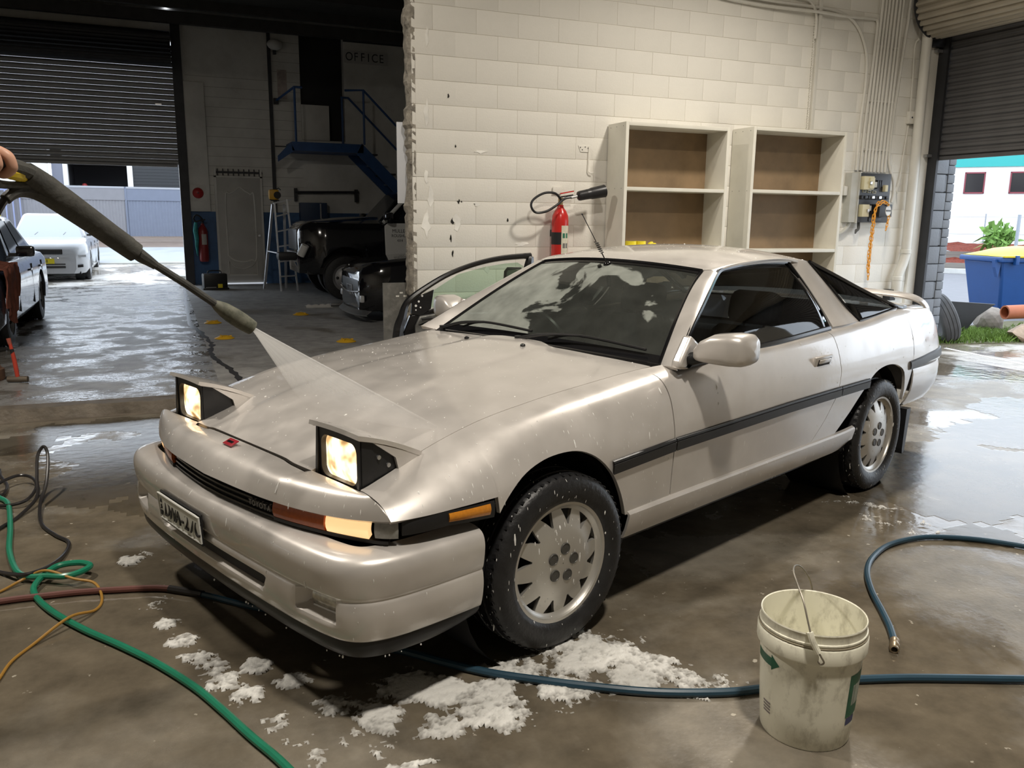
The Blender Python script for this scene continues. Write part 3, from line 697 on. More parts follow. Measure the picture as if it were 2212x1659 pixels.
# rounded rearward taper of the lower edge at the side, recesses for fog lamps and intake
for i in range(len(bump)):
    for j in range(len(pf)):
        x, y, z = bump[i, j]; a = abs(y)
        if a > .80 and x < .70: z = z + (.64 - .64) ; 
        rec = 0
        if x > .6:
            e = lambda v, lo, hi, s: 1 / (1 + math.exp(-(v - lo) / s)) * 1 / (1 + math.exp((v - hi) / s))
            rec += .060 * e(a, .575, .735, .0035) * e(z, .345, .408, .003)
            slope = .5 * max(0, a - .36)
            rec += .055 * e(a, -1, .40 - (.385 - z) * .6, .004) * e(z, .338, .378, .003)
        bump[i, j] -= BN[i] * rec; bump[i, j, 2] = z
P_b = MB().grid(bump).build('front_bumper', M_body, CAR, solid=.008, ang=40)
# lower lip spoiler, black
lp = np.array([(-.016, .292), (-.014, .272), (-.018, .250), (-.032, .230), (-.06, .226)])
lip = BP[:, None, :] + BN[:, None, :] * lp[None, :, :1]; lip[:, :, 2] = lp[None, :, 1]
lip[:, :, 2] += (np.clip((.62 - lip[:, :, 0]) / .25, 0, 1) ** 2) * .03
MB().grid(lip).build('lip_spoiler', M_trim, CAR, solid=.008, ang=40)
# black intake behind the slot, fog lamps in their pockets
seg = [k for k in range(181) if abs(BP[k, 1]) < .385]
q = np.array([[BP[k] - BN[k] * .022 + np.array([0, 0, z]) for z in (.3385, .379)] for k in seg]); MB().grid(q).build('air_intake', M_black, CAR, solid=.01)
for s in (1, -1):
    sel = [k for k in range(181) if .595 < s * BP[k, 1] < .735]
    q = np.array([[BP[k] - BN[k] * (.040 - .008 * math.sin(PI * u)) + np.array([0, 0, .350 + .052 * u]) for u in np.linspace(0, 1, 6)] for k in sel])
    fl = MB().grid(q).build('fog_lamp', mat('fog_lens', (.55, .54, .48), .16, metal=.7, var=.3, vscale=60), CAR, solid=.012, ang=30)
    P_rim = MB().tube([tuple(q[0, 0]), tuple(q[-1, 0]), tuple(q[-1, -1]), tuple(q[0, -1])], .005, 6, closed=True).build('fog_rim', M_metal, fl)
# ---- lamp band between nose and bumper, wrapping the corner into the side moulding
BAND = [(.34, .860), (.45, .857), (.56, .847), (.63, .831), (.672, .810), (.700, .786), (.724, .750), (.748, .698), (.775, .627), (.803, .535), (.831, .42), (.851, .28), (.866, .10), (.868, 0)]
DP, DN = sweep_plan(BAND, 241)
def band(sel, z0, z1, off, name, m, depth=.03, bow=.004, parent=CAR):
    q = np.array([[DP[k] + DN[k] * (off + bow * math.sin(PI * u)) + np.array([0, 0, (z0 if np.isscalar(z0) else z0(DP[k])) * (1 - u) + (z1 if np.isscalar(z1) else z1(DP[k])) * u]) for u in np.linspace(0, 1, 5)] for k in sel])
    return MB().grid(q).build(name, m, parent, solid=depth, ang=40)
zl = lambda p: float(np.interp(p[0], [.30, .52, .74], [.566, .585, .578])); zu = lambda p: float(np.interp(p[0], [.28, .52, .69, .88], [.622, .630, .632, .606]))
M_amber = mat('amber_lens', (.62, .23, .02), .15, var=.12, vscale=90, spec=.6)
M_orange = mat('orange_lens', (.36, .075, .012), .15, var=.15, vscale=90, spec=.6)
M_clearlit = mat('lit_marker_lens', (.9, .7, .45), .2, emit=(1, .62, .28), estr=.95)
M_cleargrey = mat('clear_marker_lens', (.32, .32, .30), .12, spec=.7, var=.15, vscale=80)
for s in (1, -1):
    K = lambda a, b, xlo=-9, xhi=9: [k for k in range(241) if a <= s * DP[k, 1] <= b and xlo <= DP[k, 0] <= xhi]
    band([k for k in range(241) if s * DP[k, 1] > .6 and .34 <= DP[k, 0] <= .668], zl, zu, .0, 'corner_moulding', M_trim)
    mk = [k for k in range(241) if s * DP[k, 1] > .6 and .352 <= DP[k, 0] <= .525]
    band(mk, lambda p: zl(p) + .012, lambda p: zu(p) - .006, .004, 'side_marker', M_amber, depth=.008, bow=.005)
    lamp = band([k for k in range(241) if s * DP[k, 1] > .60 and .664 <= DP[k, 0] <= .722], .572, .624, -.002, 'corner_lamp', M_cleargrey, depth=.02, bow=.006)
    band(K(.598, .752, .720), .566, .618, -.003, 'parking_lamp', M_clearlit if s > 0 else M_clearlit, depth=.02, bow=.007)
    band(K(.385, .600, .76), .562, .612, -.006, 'turn_signal', M_orange, depth=.02, bow=.006)
    rf_ = band(K(.385, .83, .69), .553, .5635, -.004, 'lamp_bezel', M_trim, depth=.03, bow=.0)
band([k for k in range(241) if abs(DP[k, 1]) < .41], .540, .625, -.020, 'grille', M_trim, depth=.02, bow=0)
for z in (.560, .578, .596, .612): band([k for k in range(241) if abs(DP[k, 1]) < .40], z - .003, z + .003, -.010, 'grille_bar', M_trimg, depth=.008, bow=0)
# lettering on the grille, left of centre
for i, ch in enumerate('TOYOTA'):
    k = int(np.argmin(np.abs(DP[:, 1] - (.265 + .021 * i)))); p = DP[k] + DN[k] * -.004
    a = math.atan2(DN[k, 1], DN[k, 0])
    text_obj('grille_letter', ch, .026, mat('dull_silver_letter', (.35, .35, .35), .4, metal=.6), Matrix.Translation((p[0], p[1], .585)) @ Matrix.Rotation(a + PI / 2, 4, 'Z') @ Matrix.Rotation(PI / 2, 4, 'X'), CAR, ext=.003, width=.85)
# number plate, right of centre, bent to the bumper
pl = MB(); q = []
for y in np.linspace(-.345, .018, 15):
    k = int(np.argmin(np.abs(BP[:, 1] - y))); q.append([BP[k] + BN[k] * .028 + np.array([-.006 * (1 - u), 0, .383 + .094 * u]) for u in np.linspace(0, 1, 4)])
plate = pl.grid(np.array(q)).build('number_plate', mat('white_plate', (.72, .72, .66), .3, var=.08), CAR, solid=.003)
q = np.array(q); MB().tube([tuple(p) for p in q[:, 0]] + [tuple(p) for p in q[::-1, -1]], .004, 6, closed=True).build('plate_rim', mat('plate_rim_paint', (.62, .62, .58), .35), plate)
def plate_char(ch, y, size, zc=.429):
    k = int(np.argmin(np.abs(BP[:, 1] - y))); a = math.atan2(BN[k, 1], BN[k, 0]); p = BP[k] + BN[k] * .0285
    text_obj('plate_letter', ch, size, mat('plate_letter_black', (.02, .02, .02), .4), Matrix.Translation((p[0] - .0025, y, zc)) @ Matrix.Rotation(a + PI / 2, 4, 'Z') @ Matrix.Rotation(PI / 2, 4, 'X') @ Matrix.Rotation(R(-4), 4, 'X'), plate, ext=.002, width=.85)
for ch, y in zip('DWA-27C', (-.265, -.215, -.165, -.127, -.090, -.047, -.004)): plate_char(ch, y, .082)
for i, ch in enumerate('NSW'): plate_char(ch, -.322, .026, .452 - .024 * i)
pbk = np.array([[BP[k] + BN[k] * .020 + np.array([0, 0, z]) for z in (.372, .484)] for k in range(181) if -.352 < BP[k, 1] < .026]); MB().grid(pbk).build('plate_backing', M_trim, plate, solid=.006)

# ---- pop-up headlights
M_lens = bpy.data.materials.new('lit_headlamp'); M_lens.use_nodes = True; N, L_ = nodes_of(M_lens); b = N['Principled BSDF']
tc = N.new('ShaderNodeTexCoord'); nz = N.new('ShaderNodeTexNoise'); nz.inputs['Scale'].default_value = 16; nz.inputs['Detail'].default_value = 2; L_(tc.outputs['Object'], nz.inputs[0])
cr = N.new('ShaderNodeValToRGB'); cr.color_ramp.elements[0].position = .36; cr.color_ramp.elements[0].color = (.75, .42, .15, 1); cr.color_ramp.elements[1].position = .60; cr.color_ramp.elements[1].color = (1, .80, .52, 1); L_(nz.outputs[0], cr.inputs[0])
rr_ = N.new('ShaderNodeMapRange'); rr_.inputs[1].default_value = .32; rr_.inputs[2].default_value = .66; rr_.inputs[3].default_value = .55; rr_.inputs[4].default_value = 3.4; L_(nz.outputs[0], rr_.inputs[0])
b.inputs['Base Color'].default_value = (.8, .7, .55, 1); b.inputs['Roughness'].default_value = .1; L_(cr.outputs[0], b.inputs['Emission Color']); L_(rr_.outputs[0], b.inputs['Emission Strength'])
def rrect(w, h, r, n=6):
    out = []
    for cx, cy, a in ((w/2-r, h/2-r, 0), (-w/2+r, h/2-r, PI/2), (-w/2+r, -h/2+r, PI), (w/2-r, -h/2+r, 3*PI/2)):
        out += [(cx + r * math.cos(a + PI/2*k/n), cy + r * math.sin(a + PI/2*k/n)) for k in range(n + 1)]
    return out
def popup(s):
    pod = empty('popup_headlight', (0, 0, 0)); pod.parent = CAR
    yi, yo, yc = .408, .668, .538
    # black housing: side cheeks, roof and back
    prof = [(.692, .842), (.655, .832), (.572, .768), (.560, .715), (.60, .69), (.70, .672)]
    MB().prism(prof, yo - .02, yo - .008).build('housing_cheek', M_trim, pod, smooth=False); MB().prism(prof, yi + .008, yi + .02).build('housing_cheek', M_trim, pod, smooth=False); MB().b2((.56, yi + .01, .70), (.60, yo - .01, .77)).build('housing_back', M_trim, pod, smooth=False)
    fr = MB(); o = [(y + yc, z + .758) for y, z in rrect(.250, .168, .012)]; i_ = [(y + yc, z + .752) for y, z in rrect(.196, .132, .032)]
    n = len(o)
    for xa, xb, A, B in ((.690, .690, o, i_), (.690, .672, i_, i_), (.690, .65, o, o)):
        v = [(xa, *p) for p in A] + [(xb, *p) for p in B]; fr.add(v, [(k, (k + 1) % n, n + (k + 1) % n, n + k) for k in range(n)])
    fr.build('bezel', M_trim, pod, ang=30)
    ln = MB(); v = []; f = []; m = 7
    for k in range(m):
        q = 1 - k / (m - 1) * .999
        v += [(.672 + .020 * (1 - q ** 2), yc + (p[0] - yc) * q, .752 + (p[1] - .752) * q) for p in i_]
    for k in range(m - 1): f += [(k * n + j, k * n + (j + 1) % n, (k + 1) * n + (j + 1) % n, (k + 1) * n + j) for j in range(n)]
    ln.add(v, f).build('lens', M_lens, pod, ang=60)
    # body-coloured lid with its folded sides
    lid = []
    for t in np.linspace(0, 1, 8):
        x = .708 * (1 - t) + .478 * t; z = .850 * (1 - t) + .7605 * t + .008 * math.sin(PI * t); w = .0
        lid.append([(x, y, z + .004 * (1 - ((y - yc) / .13) ** 2)) for y in np.linspace(yi - .006, yo + .006, 9)])
    MB().grid(np.array(lid)).build('lid', M_body, pod, solid=.014, offset=0, ang=35)
    for y0, y1 in ((yo - .006, yo + .004), (yi - .004, yi + .006)):
        fl = MB().prism([(.705, .846), (.48, .758), (.560, .712), (.574, .766), (.655, .826), (.70, .838)], y0, y1)
        fl.build('lid_flange', M_body, pod, smooth=False)
    MB().b2((.62, yi + .005, .655), (.718, yo - .003, .668)).build('tray', M_trim, pod, smooth=False)
    MB().b2((.48, yi, .64), (.70, yo, .652)).build('well', M_black, pod, smooth=False)
    for x, z in ((.630, .775), (.595, .745)): MB().cyl((x, yo - .009, z), (x, yo - .002, z), .007, 10).build('screw', M_metal, pod)
    return pod
pod = popup(1)
pod2 = empty('popup_headlight', (0, 0, 0)); pod2.parent = CAR
for ch in list(pod.children): mirror_obj(ch, pod2)
# wedge of hood beside each headlight well
for s in (1, -1): MB().b2((.476, s * .42, .70), (.49, s * .66, .752)).build('well_edge', M_body, CAR, smooth=False)

# ---- cowl, windscreen, pillars, roof
ws_l = [(-.708, .702, .902), (-.96, .604, 1.07), (-1.150, .538, 1.182), (-1.288, .497, 1.252)]
wl = ws_l; wr_ = [(x, -y, z) for x, y, z in ws_l]
P = ruled(wl, wr_, 24, 25, (.070, 0, .022), (.066, 0, .030)); P_w = MB().grid(P).build('windscreen', M_wscreen, CAR, ang=60)
edge = [tuple(p) for p in P[0]]; top = [tuple(p) for p in P[-1]]
outl = [tuple(p) for p in P[0]] + [tuple(p) for p in P[1:, -1]] + [tuple(p) for p in P[-1][::-1]] + [tuple(p) for p in P[1:-1, 0][::-1]]
MB().tube(outl, .011, 6, closed=True).build('windscreen_seal', M_trimg, CAR)
cw = np.array([[(hood_rear(y) + .004, y, float(hoodz(hood_rear(y), y)) - .006), (hood_rear(y) - .03, y, float(hoodz(hood_rear(y), y)) - .012), (-.706 + .070 * (1 - (y / .70) ** 2), y, .898 + .022 * (1 - (y / .70) ** 2))] for y in np.linspace(-.70, .70, 41)])
MB().grid(cw).build('cowl', M_trim, CAR, solid=.012)
# ceramic band on the lower glass
lowb = np.array([[P[i, j] + np.array([.002, 0, .002]) for i in range(0, 3)] for j in range(25)]); MB().grid(lowb).build('glass_band', M_trimg, P_w)
upb = np.array([[P[i, j] + np.array([.002, 0, .002]) for i in (22, 23)] for j in range(25)]); MB().grid(upb).build('glass_band', M_trimg, P_w)
# wipers
def wiper(y0, y1, lift):
    e = empty('wiper'); e.parent = CAR
    def on(y, u, up): # point on the glass
        f = (y + .70) / 1.40; j = 24 * (1 - f); i = u * 23; a = P[int(i), int(min(max(j, 0), 24))]; return (float(a[0]) + up, y, float(a[2]) + up)
    a = on(y0, .03, .02); b_ = on((y0 + y1) / 2, .10, .035); c = on(y1, .10, .020); d = on(y0 + (y1 - y0) * .25, .045, .018)
    MB().tube([a, tuple((np.array(a) + np.array(b_)) / 2 + np.array([.01, 0, .012])), b_], [.010, .008, .006], 8, smooth=4).build('wiper_arm', M_trim, e)
    MB().tube([d, b_, c], .006, 6, smooth=6).build('wiper_blade', M_trim, e)
    MB().cyl((a[0], a[1], a[2] - .03), (a[0], a[1], a[2] + .012), .016).build('wiper_pivot', M_trim, e)
wiper(-.62, .02, .03); wiper(-.02, .62, .03)
for y in (-.24, .13): MB().ball((-.50, y, float(hoodz(-.50, y)) + .004), (.012, .012, .009), 10, 6).build('washer_jet', M_trimg, CAR)
# side window outline (left side), from base of A pillar round to the belt
WIN = {'af': [(-.690, .800, .915), (-.879, .722, 1.026), (-1.10, .640, 1.138), (-1.30, .566, 1.238), (-1.37, .552, 1.260)],
       'top': [(-1.37, .552, 1.260), (-1.55, .540, 1.273), (-1.75, .536, 1.278), (-1.995, .538, 1.274)],
       'rear': [(-1.995, .538, 1.274), (-2.03, .612, 1.171), (-2.045, .704, 1.046), (-2.02, .775, .957)]}
belt = [(-.69, .800, .918), (-1.0, .797, .926), (-1.5, .792, .938), (-2.02, .783, .957)]
def both(mesh, name, m, parent=CAR, **k):
    o = mesh.build(name, m, parent, **k); return o, mirror_obj(o, parent)
# A pillar strip in body colour
inner = [(-.700, .712, .906), (-.952, .614, 1.074), (-1.142, .548, 1.187), (-1.29, .508, 1.254)]
outer = [(-.672, .806, .918), (-.868, .730, 1.032), (-1.09, .648, 1.145), (-1.30, .574, 1.247)]
both(MB().grid(ruled(inner, outer, 20, 8, (.006, .012, .004), (.004, .008, .006))), 'a_pillar', M_body, solid=.02, ang=60)
# black window frame and door glass
loop = spline(WIN['af'], 4)[:-1] + spline(WIN['top'], 4)[:-1] + spline(WIN['rear'], 4)[:-1]
loop = [tuple(p) for p in loop] + [(-2.02, .775, .957)] + [tuple(p) for p in spline(belt[::-1], 4)]
both(MB().tube(loop[:-1], .013, 6, closed=True), 'window_frame', M_trimg)
fwd = WIN['af'] + WIN['top'][1:]; gl_top = resample(fwd, 26); gl_bot = resample(belt, 26)
G = []
for i in range(26):
    t = np.linspace(0, 1, 8)[:, None]; c = gl_bot[i] * (1 - t) + gl_top[i] * t; c[:, 1] += .055 * np.sin(PI * t[:, 0]) * (1 - .6 * (i / 25) ** 6); G.append(c)
# rear edge closes to the sloping pillar
re = resample(WIN['rear'][::-1], 8); G.append(re)
both(MB().grid(np.array(G)), 'door_glass', M_glass, ang=60)
belt2 = [(x, y + .012, z - .014) for x, y, z in belt]
both(MB().grid(ruled([(x, y + .004, z + .012) for x, y, z in belt], belt2, 20, 4, (0, .004, 0))), 'belt_moulding', M_trim, solid=.01)
# black sail behind the glass, then the body-coloured hoop
hoop_f = [(-2.010, .545, 1.282), (-2.052, .618, 1.176), (-2.068, .712, 1.050), (-2.045, .790, .962)]
hoop_r = [(-2.205, .552, 1.268), (-2.30, .632, 1.142), (-2.352, .705, 1.040), (-2.38, .776, .966)]
both(MB().grid(ruled(hoop_f, hoop_r, 20, 8, (0, .012, .008), (0, .010, 0))), 'rear_pillar', M_body, solid=.02, ang=60)
qf = hoop_r; qtop = [(-2.205, .552, 1.268), (-2.42, .604, 1.190), (-2.68, .668, 1.092), (-2.955, .742, .997)]
qbot = [(-2.38, .776, .966), (-2.55, .770, .972), (-2.75, .760, .984), (-2.955, .744, .995)]
Q = []
A = resample(qtop, 18); B = resample(qbot, 18); F_ = resample(qf, 8)
for i in range(18):
    t = np.linspace(0, 1, 8)[:, None]; c = A[i] * (1 - t) + B[i] * t
    if i == 0: c = F_
    c = np.array(c); c[:, 1] += .024 * np.sin(PI * np.linspace(0, 1, 8) ** 1.2) * (1 - i / 17); Q.append(c)
both(MB().grid(np.array(Q)), 'quarter_glass', M_glass, ang=60)
ql = [tuple(p) for p in F_] + [tuple(p) for p in B[1:]] + [tuple(p) for p in A[::-1][1:-1]]
both(MB().tube(ql, .011, 6, closed=True), 'quarter_seal', M_trimg)
# roof skin
edge_l = [(-1.288, .510, 1.258), (-1.42, .548, 1.280), (-1.65, .556, 1.294), (-1.9, .556, 1.297), (-2.08, .554, 1.290), (-2.215, .552, 1.272)]
R_ = ruled(edge_l, [(x, -y, z) for x, y, z in edge_l], 30, 29, (.062, 0, .028), (0, 0, .048))
u_ = np.linspace(0, 1, 30)[:, None]; v_ = np.linspace(-1, 1, 29)[None, :]
R_[..., 2] += .016 * np.sin(PI * np.clip(u_, 0, 1)) * (1 - v_ ** 4)
MB().grid(R_).build('roof', M_body, CAR, solid=.02, ang=60)
both(MB().grid(ruled([(x, y - .002, z - .0) for x, y, z in edge_l[:5]], [(-1.30, .560, 1.252), (-1.40, .566, 1.268), (-1.65, .560, 1.284), (-1.9, .558, 1.287), (-2.06, .566, 1.272)], 20, 5, (0, .006, .004))), 'drip_rail', M_body, solid=.01, ang=60)
# rear hatch glass, deck, tail
hl = [(-2.215, .552, 1.270), (-2.42, .600, 1.196), (-2.68, .664, 1.098), (-2.955, .740, 1.002), (-3.10, .735, .990)]
Hh = ruled(hl, [(x, -y, z) for x, y, z in hl], 24, 21, (0, 0, .052), (-.05, 0, .022)); MB().grid(Hh).build('hatch_glass', M_glass, CAR, ang=60)
MB().tube([tuple(p) for p in Hh[:, 0]], .012, 6).build('hatch_seal', M_trimg, CAR); MB().tube([tuple(p) for p in Hh[:, -1]], .012, 6).build('hatch_seal', M_trimg, CAR)
dk = []
for x in np.linspace(-2.94, -3.60, 14):
    e = side(np.array([x]), np.array([1.0]))[0]; dk.append([(x - .04 * (1 - (v / 1) ** 2), e[1] * v, e[2] - .003 + .012 * (1 - v * v)) for v in np.linspace(-1, 1, 21)])
MB().grid(np.array(dk)).build('rear_deck', M_body, CAR, solid=.012)
tl = []
for y in np.linspace(-.61, .61, 25):
    c = .05 * (1 - (y / .61) ** 2); tl.append([(-3.60 - c * .6, y, .958 + .01 * (1 - (y / .61) ** 2)), (-3.625 - c, y, .90), (-3.63 - c, y, .80), (-3.62 - c, y, .70)])
MB().grid(np.array(tl)).build('tail_panel', M_body, CAR, solid=.012)
RP = [(-2.965, .862), (-3.15, .862), (-3.35, .848), (-3.48, .82), (-3.57, .765), (-3.62, .68), (-3.65, .5), (-3.67, .25), (-3.675, 0)]
EP, EN = sweep_plan(RP, 121); EN = -EN if EN[60, 0] > 0 else EN
pr = np.array([(-.05, .662), (-.012, .660), (.004, .648), (.010, .62), (.010, .57), (.004, .52), (-.02, .46), (-.045, .42), (-.09, .405)])
rbm = EP[:, None, :] + EN[:, None, :] * pr[None, :, :1]; rbm[:, :, 2] = pr[None, :, 1]
MB().grid(rbm).build('rear_bumper', M_body, CAR, solid=.008, ang=40)
for s in (1, -1):
    sel = [k for k in range(121) if s * EP[k, 1] > .3 and EP[k, 0] < -2.90]
    sel = [k for k in sel if EP[k, 0] < -3.5]; q = np.array([[EP[k] + EN[k] * .004 + np.array([0, 0, .665 + .055 * u]) for u in (0, .5, 1)] for k in sel]); MB().grid(q).build('rear_moulding', M_trimg, CAR, solid=.01)
    MB().prism([(-3.00, .40), (-2.985, .16), (-2.99, .13), (-3.02, .14), (-3.06, .40)], s * .64, s * .845).build('mud_flap', M_trim, CAR, smooth=False)
# spoiler: a blade on stalks, ends curling down to the deck
sp_pts = [(-3.50, .735, .905), (-3.46, .735, .955), (-3.40, .715, 1.0), (-3.33, .66, 1.032), (-3.28, .52, 1.048), (-3.25, .25, 1.056), (-3.24, 0, 1.058)]
full = sp_pts + [(x, -y, z) for x, y, z in sp_pts[-2::-1]]; S = resample(full, 61); ch = []
for i, p in enumerate(S):
    w = np.interp(abs(p[1]), [0, .5, .66, .735], [.15, .15, .13, .05]); th = .012
    ch.append([p + np.array([dx * w, 0, dz]) for dx, dz in ((.5, 0), (.3, th), (-.1, th * 1.2), (-.5, .015), (-.5, .005), (-.1, -th), (.3, -th), (.5, 0))])
MB().grid(np.array(ch)).build('spoiler', M_body, CAR, ang=50)
for s in (1, -1): MB().cyl((-3.27, s * .42, .985), (-3.27, s * .42, 1.045), .03, 12).build('spoiler_stalk', M_body, CAR)

# ---- side mouldings, in the pieces the shut lines make
def moulding(x0, x1, name='side_moulding'):
    xs = np.linspace(x0, x1, max(4, int(abs(x1 - x0) / .05))); q = []
    for x in xs:
        zc = np.interp(x, [-2.35, -1.5, -.6, -.2], [.643, .642, .630, .613]); hw = .0275; c = []
        for dz, dy in ((-hw, .002), (-hw + .004, .010), (hw * .45, .012), (hw * .5, .008), (hw * .58, .008), (hw * .64, .011), (hw - .003, .009), (hw, .002)):
            t = t_of_z(np.array([x]), np.array([zc + dz])); p = side(np.array([x]), t)[0]; c.append(p + np.array([0, dy, 0]))
        q.append(c)
    both(MB().grid(np.array(q)), name, M_trim, ang=35)
moulding(-.598, -.222); moulding(-2.025, -.604); moulding(-2.36, -2.032)
q = []
for x in np.linspace(-2.905, -3.52, 16):
    c = []
    for dz, dy in ((.648, .002), (.652, .010), (.676, .012), (.694, .010), (.700, .002)):
        dz += .03 * np.clip((-2.9 - x) / .6, 0, 1); p = side(np.array([x]), t_of_z(np.array([x]), np.array([dz])))[0]; c.append(p + np.array([0, dy, 0]))
    q.append(c)
both(MB().grid(np.array(q)), 'rear_side_moulding', M_trim, ang=35)
# door handle: recess plate, flap and lock
def handle():
    h = MB(); c = side(np.array([-1.83]), t_of_z(np.array([-1.83]), np.array([.812])))[0]
    e = empty('door_handle', tuple(c)); 
    MB().box((0, 0, 0), (.175, .012, .068), bev=.006).build('handle_plate', M_body, e)
    MB().box((-.01, .006, .004), (.13, .006, .034), bev=.004).build('handle_recess', M_black, e); MB().box((-.005, .011, .011), (.115, .008, .020), bev=.004).build('handle_flap', M_body, e); MB().cyl((-.068, .0, -.004), (-.068, .012, -.004), .010, 12).build('lock', M_chrome, e)
    e.rotation_euler = (R(-13), 0, 0); return e
for ch_src, par in ((P_d, 1), (P_dr, -1)):
    e = handle(); e.parent = CAR
    if par < 0:
        e.location.y *= -1; e.rotation_euler = (R(13), 0, 0)
# door mirrors
def mirror(s):
    e = empty('door_mirror'); e.parent = CAR
    f = lambda y: y * s
    cs = []   # housing: lofted rounded box pointing outward
    for y, sx, sz, xo, zo in ((.858, .055, .05, -.735, .972), (.885, .10, .085, -.745, .985), (.93, .15, .118, -.775, .995), (.99, .165, .128, -.792, .997), (1.035, .155, .122, -.800, .997), (1.055, .12, .095, -.802, .996), (1.062, .05, .04, -.802, .996), (1.064, .001, .001, -.802, .996)):
        cs.append([(xo + sx * .5 * np.sign(math.cos(a)) * abs(math.cos(a)) ** .55, f(y), zo + sz * .5 * np.sign(math.sin(a)) * abs(math.sin(a)) ** .55) for a in np.linspace(0, 2 * PI, 25)])
    MB().grid(np.array(cs)).build('mirror_housing', M_body, e, ang=60)
    MB().prism([(-.66, .912), (-.655, .935), (-.73, 1.04), (-.79, 1.0), (-.77, .93), (-.72, .905)], f(.79), f(.835)).build('mirror_base', M_body, e, bev=.012, smooth=True)
    MB().box((-.868, f(.962), .996), (.006, .10, .08), bev=.002).build('mirror_glass', M_chrome, e)
    MB().cyl((-.72, f(.83), .945), (-.75, f(.89), .965), .026, 12).build('mirror_neck', M_trim, e)
mirror(1); mirror(-1)
mr = [o for o in CAR.children if o.name.startswith('door_mirror')][-1]; mr.location = (-.15, .085, 0)
# aerial with its coil on the windscreen header
ae = empty('aerial', (-1.19, .02, 1.262)); ae.parent = CAR
MB().ball((0, 0, .0), (.022, .022, .018)).build('aerial_base', M_trimg, ae)
d = Vector((.15, .0, .181)).normalized(); coil = [tuple(d * (.075 + .07 * k / 60) + Vector((math.cos(k * 2 * PI / 10), math.sin(k * 2 * PI / 10), 0)) * .010) for k in range(61)]
MB().tube([tuple(d * .0), tuple(d * .075)], .003, 6).build('aerial_whip', M_trim, ae); MB().tube(coil, .0018, 5).build('aerial_coil', M_trim, ae); MB().tube([tuple(d * .145), tuple(d * .31)], .002, 6).build('aerial_whip', M_trim, ae); MB().ball(tuple(d * .312), .004, 8, 6).build('aerial_tip', M_trim, ae)

# ---- wheels
def wheel_parts():
    W = {}
    r = .215; tr = .316; w = .11
    tp = [(.208, -.085), (.216, -.10), (.235, -.112), (.265, -.116), (.292, -.110), (.306, -.098), (.312, -.088), (.3135, -.075), (.3135, -.060), (.306, -.058), (.306, -.050), (.315, -.048), (.316, -.03), (.316, -.006), (.308, -.004), (.308, .004), (.316, .006), (.316, .03), (.315, .048), (.306, .050), (.306, .058), (.3135, .060), (.3135, .075), (.312, .088), (.306, .098), (.292, .110), (.265, .116), (.235, .112), (.216, .10), (.208, .085)]
    W['tyre'] = MB().lathe(tp, 72)
    # tread sipes
    tb = MB()
    for k in range(60):
        a = 2 * PI * k / 60
        for y0, y1, sl in ((.060, .100, .05), (-.100, -.060, -.05)):
            M = Matrix.Rotation(a, 4, 'Z') @ Matrix.Translation((.3112, 0, (y0 + y1) / 2)) @ Matrix.Rotation(sl * 6, 4, 'X')
            tb.box((0, 0, 0), (.0030, .013, abs(y1 - y0) * .9), M=M)
    W['tread_block'] = tb
    ri = MB().lathe([(.17, -.09), (.20, -.09), (.213, -.088), (.217, -.098), (.207, -.100), (.196, -.07), (.190, .05), (.196, .075), (.206, .098), (.217, .100), (.218, .092)][::1], 64)
    W['rim'] = ri
    # disc with slanted slots round its edge
    n = 12; v = []; f = []; rows = [(.002, .106), (.03, .106), (.075, .104), (.110, .100), (.128, .096), (.137, .093), (.152, .089), (.168, .084), (.180, .080), (.188, .078), (.197, .083), (.203, .092)]
    fr_ = [0, .12, .30, .42, .58, .76, .9, 1.0]
    open_rows = (5, 8); cols = 7
    for (rr, zz) in rows:
        g_ = np.clip((rr - .137) / (.188 - .137), 0, 1)
        a0 = .50 - .06 - .24 * g_; a1 = .50 + .03 + .22 * g_
        fr2 = [0, a0 * .55, a0, a0 + (a1 - a0) * .35, a0 + (a1 - a0) * .7, a1, a1 + (1 - a1) * .5]
        sw = .35 * (rr - .1) / .1 * .25
        for k in range(n):
            for q in fr2: a = 2 * PI * (k + q) / n + sw; v.append((rr * math.cos(a), rr * math.sin(a), zz))
    m = n * cols
    for i in range(len(rows) - 1):
        for j in range(m):
            c = j % cols
            if open_rows[0] <= i <= open_rows[1] and 2 <= c <= 4: continue
            f.append((i * m + j, i * m + (j + 1) % m, (i + 1) * m + (j + 1) % m, (i + 1) * m + j))
    W['disc'] = MB().add(v, f)
    W['hub_dark'] = MB().lathe([(.002, .03), (.19, .03)], 32)
    return W
WP = wheel_parts(); WMAT = {'tyre': M_tyre, 'tread_block': M_tyre, 'rim': M_alloy, 'disc': M_alloy, 'hub_dark': M_black}
proto = {}
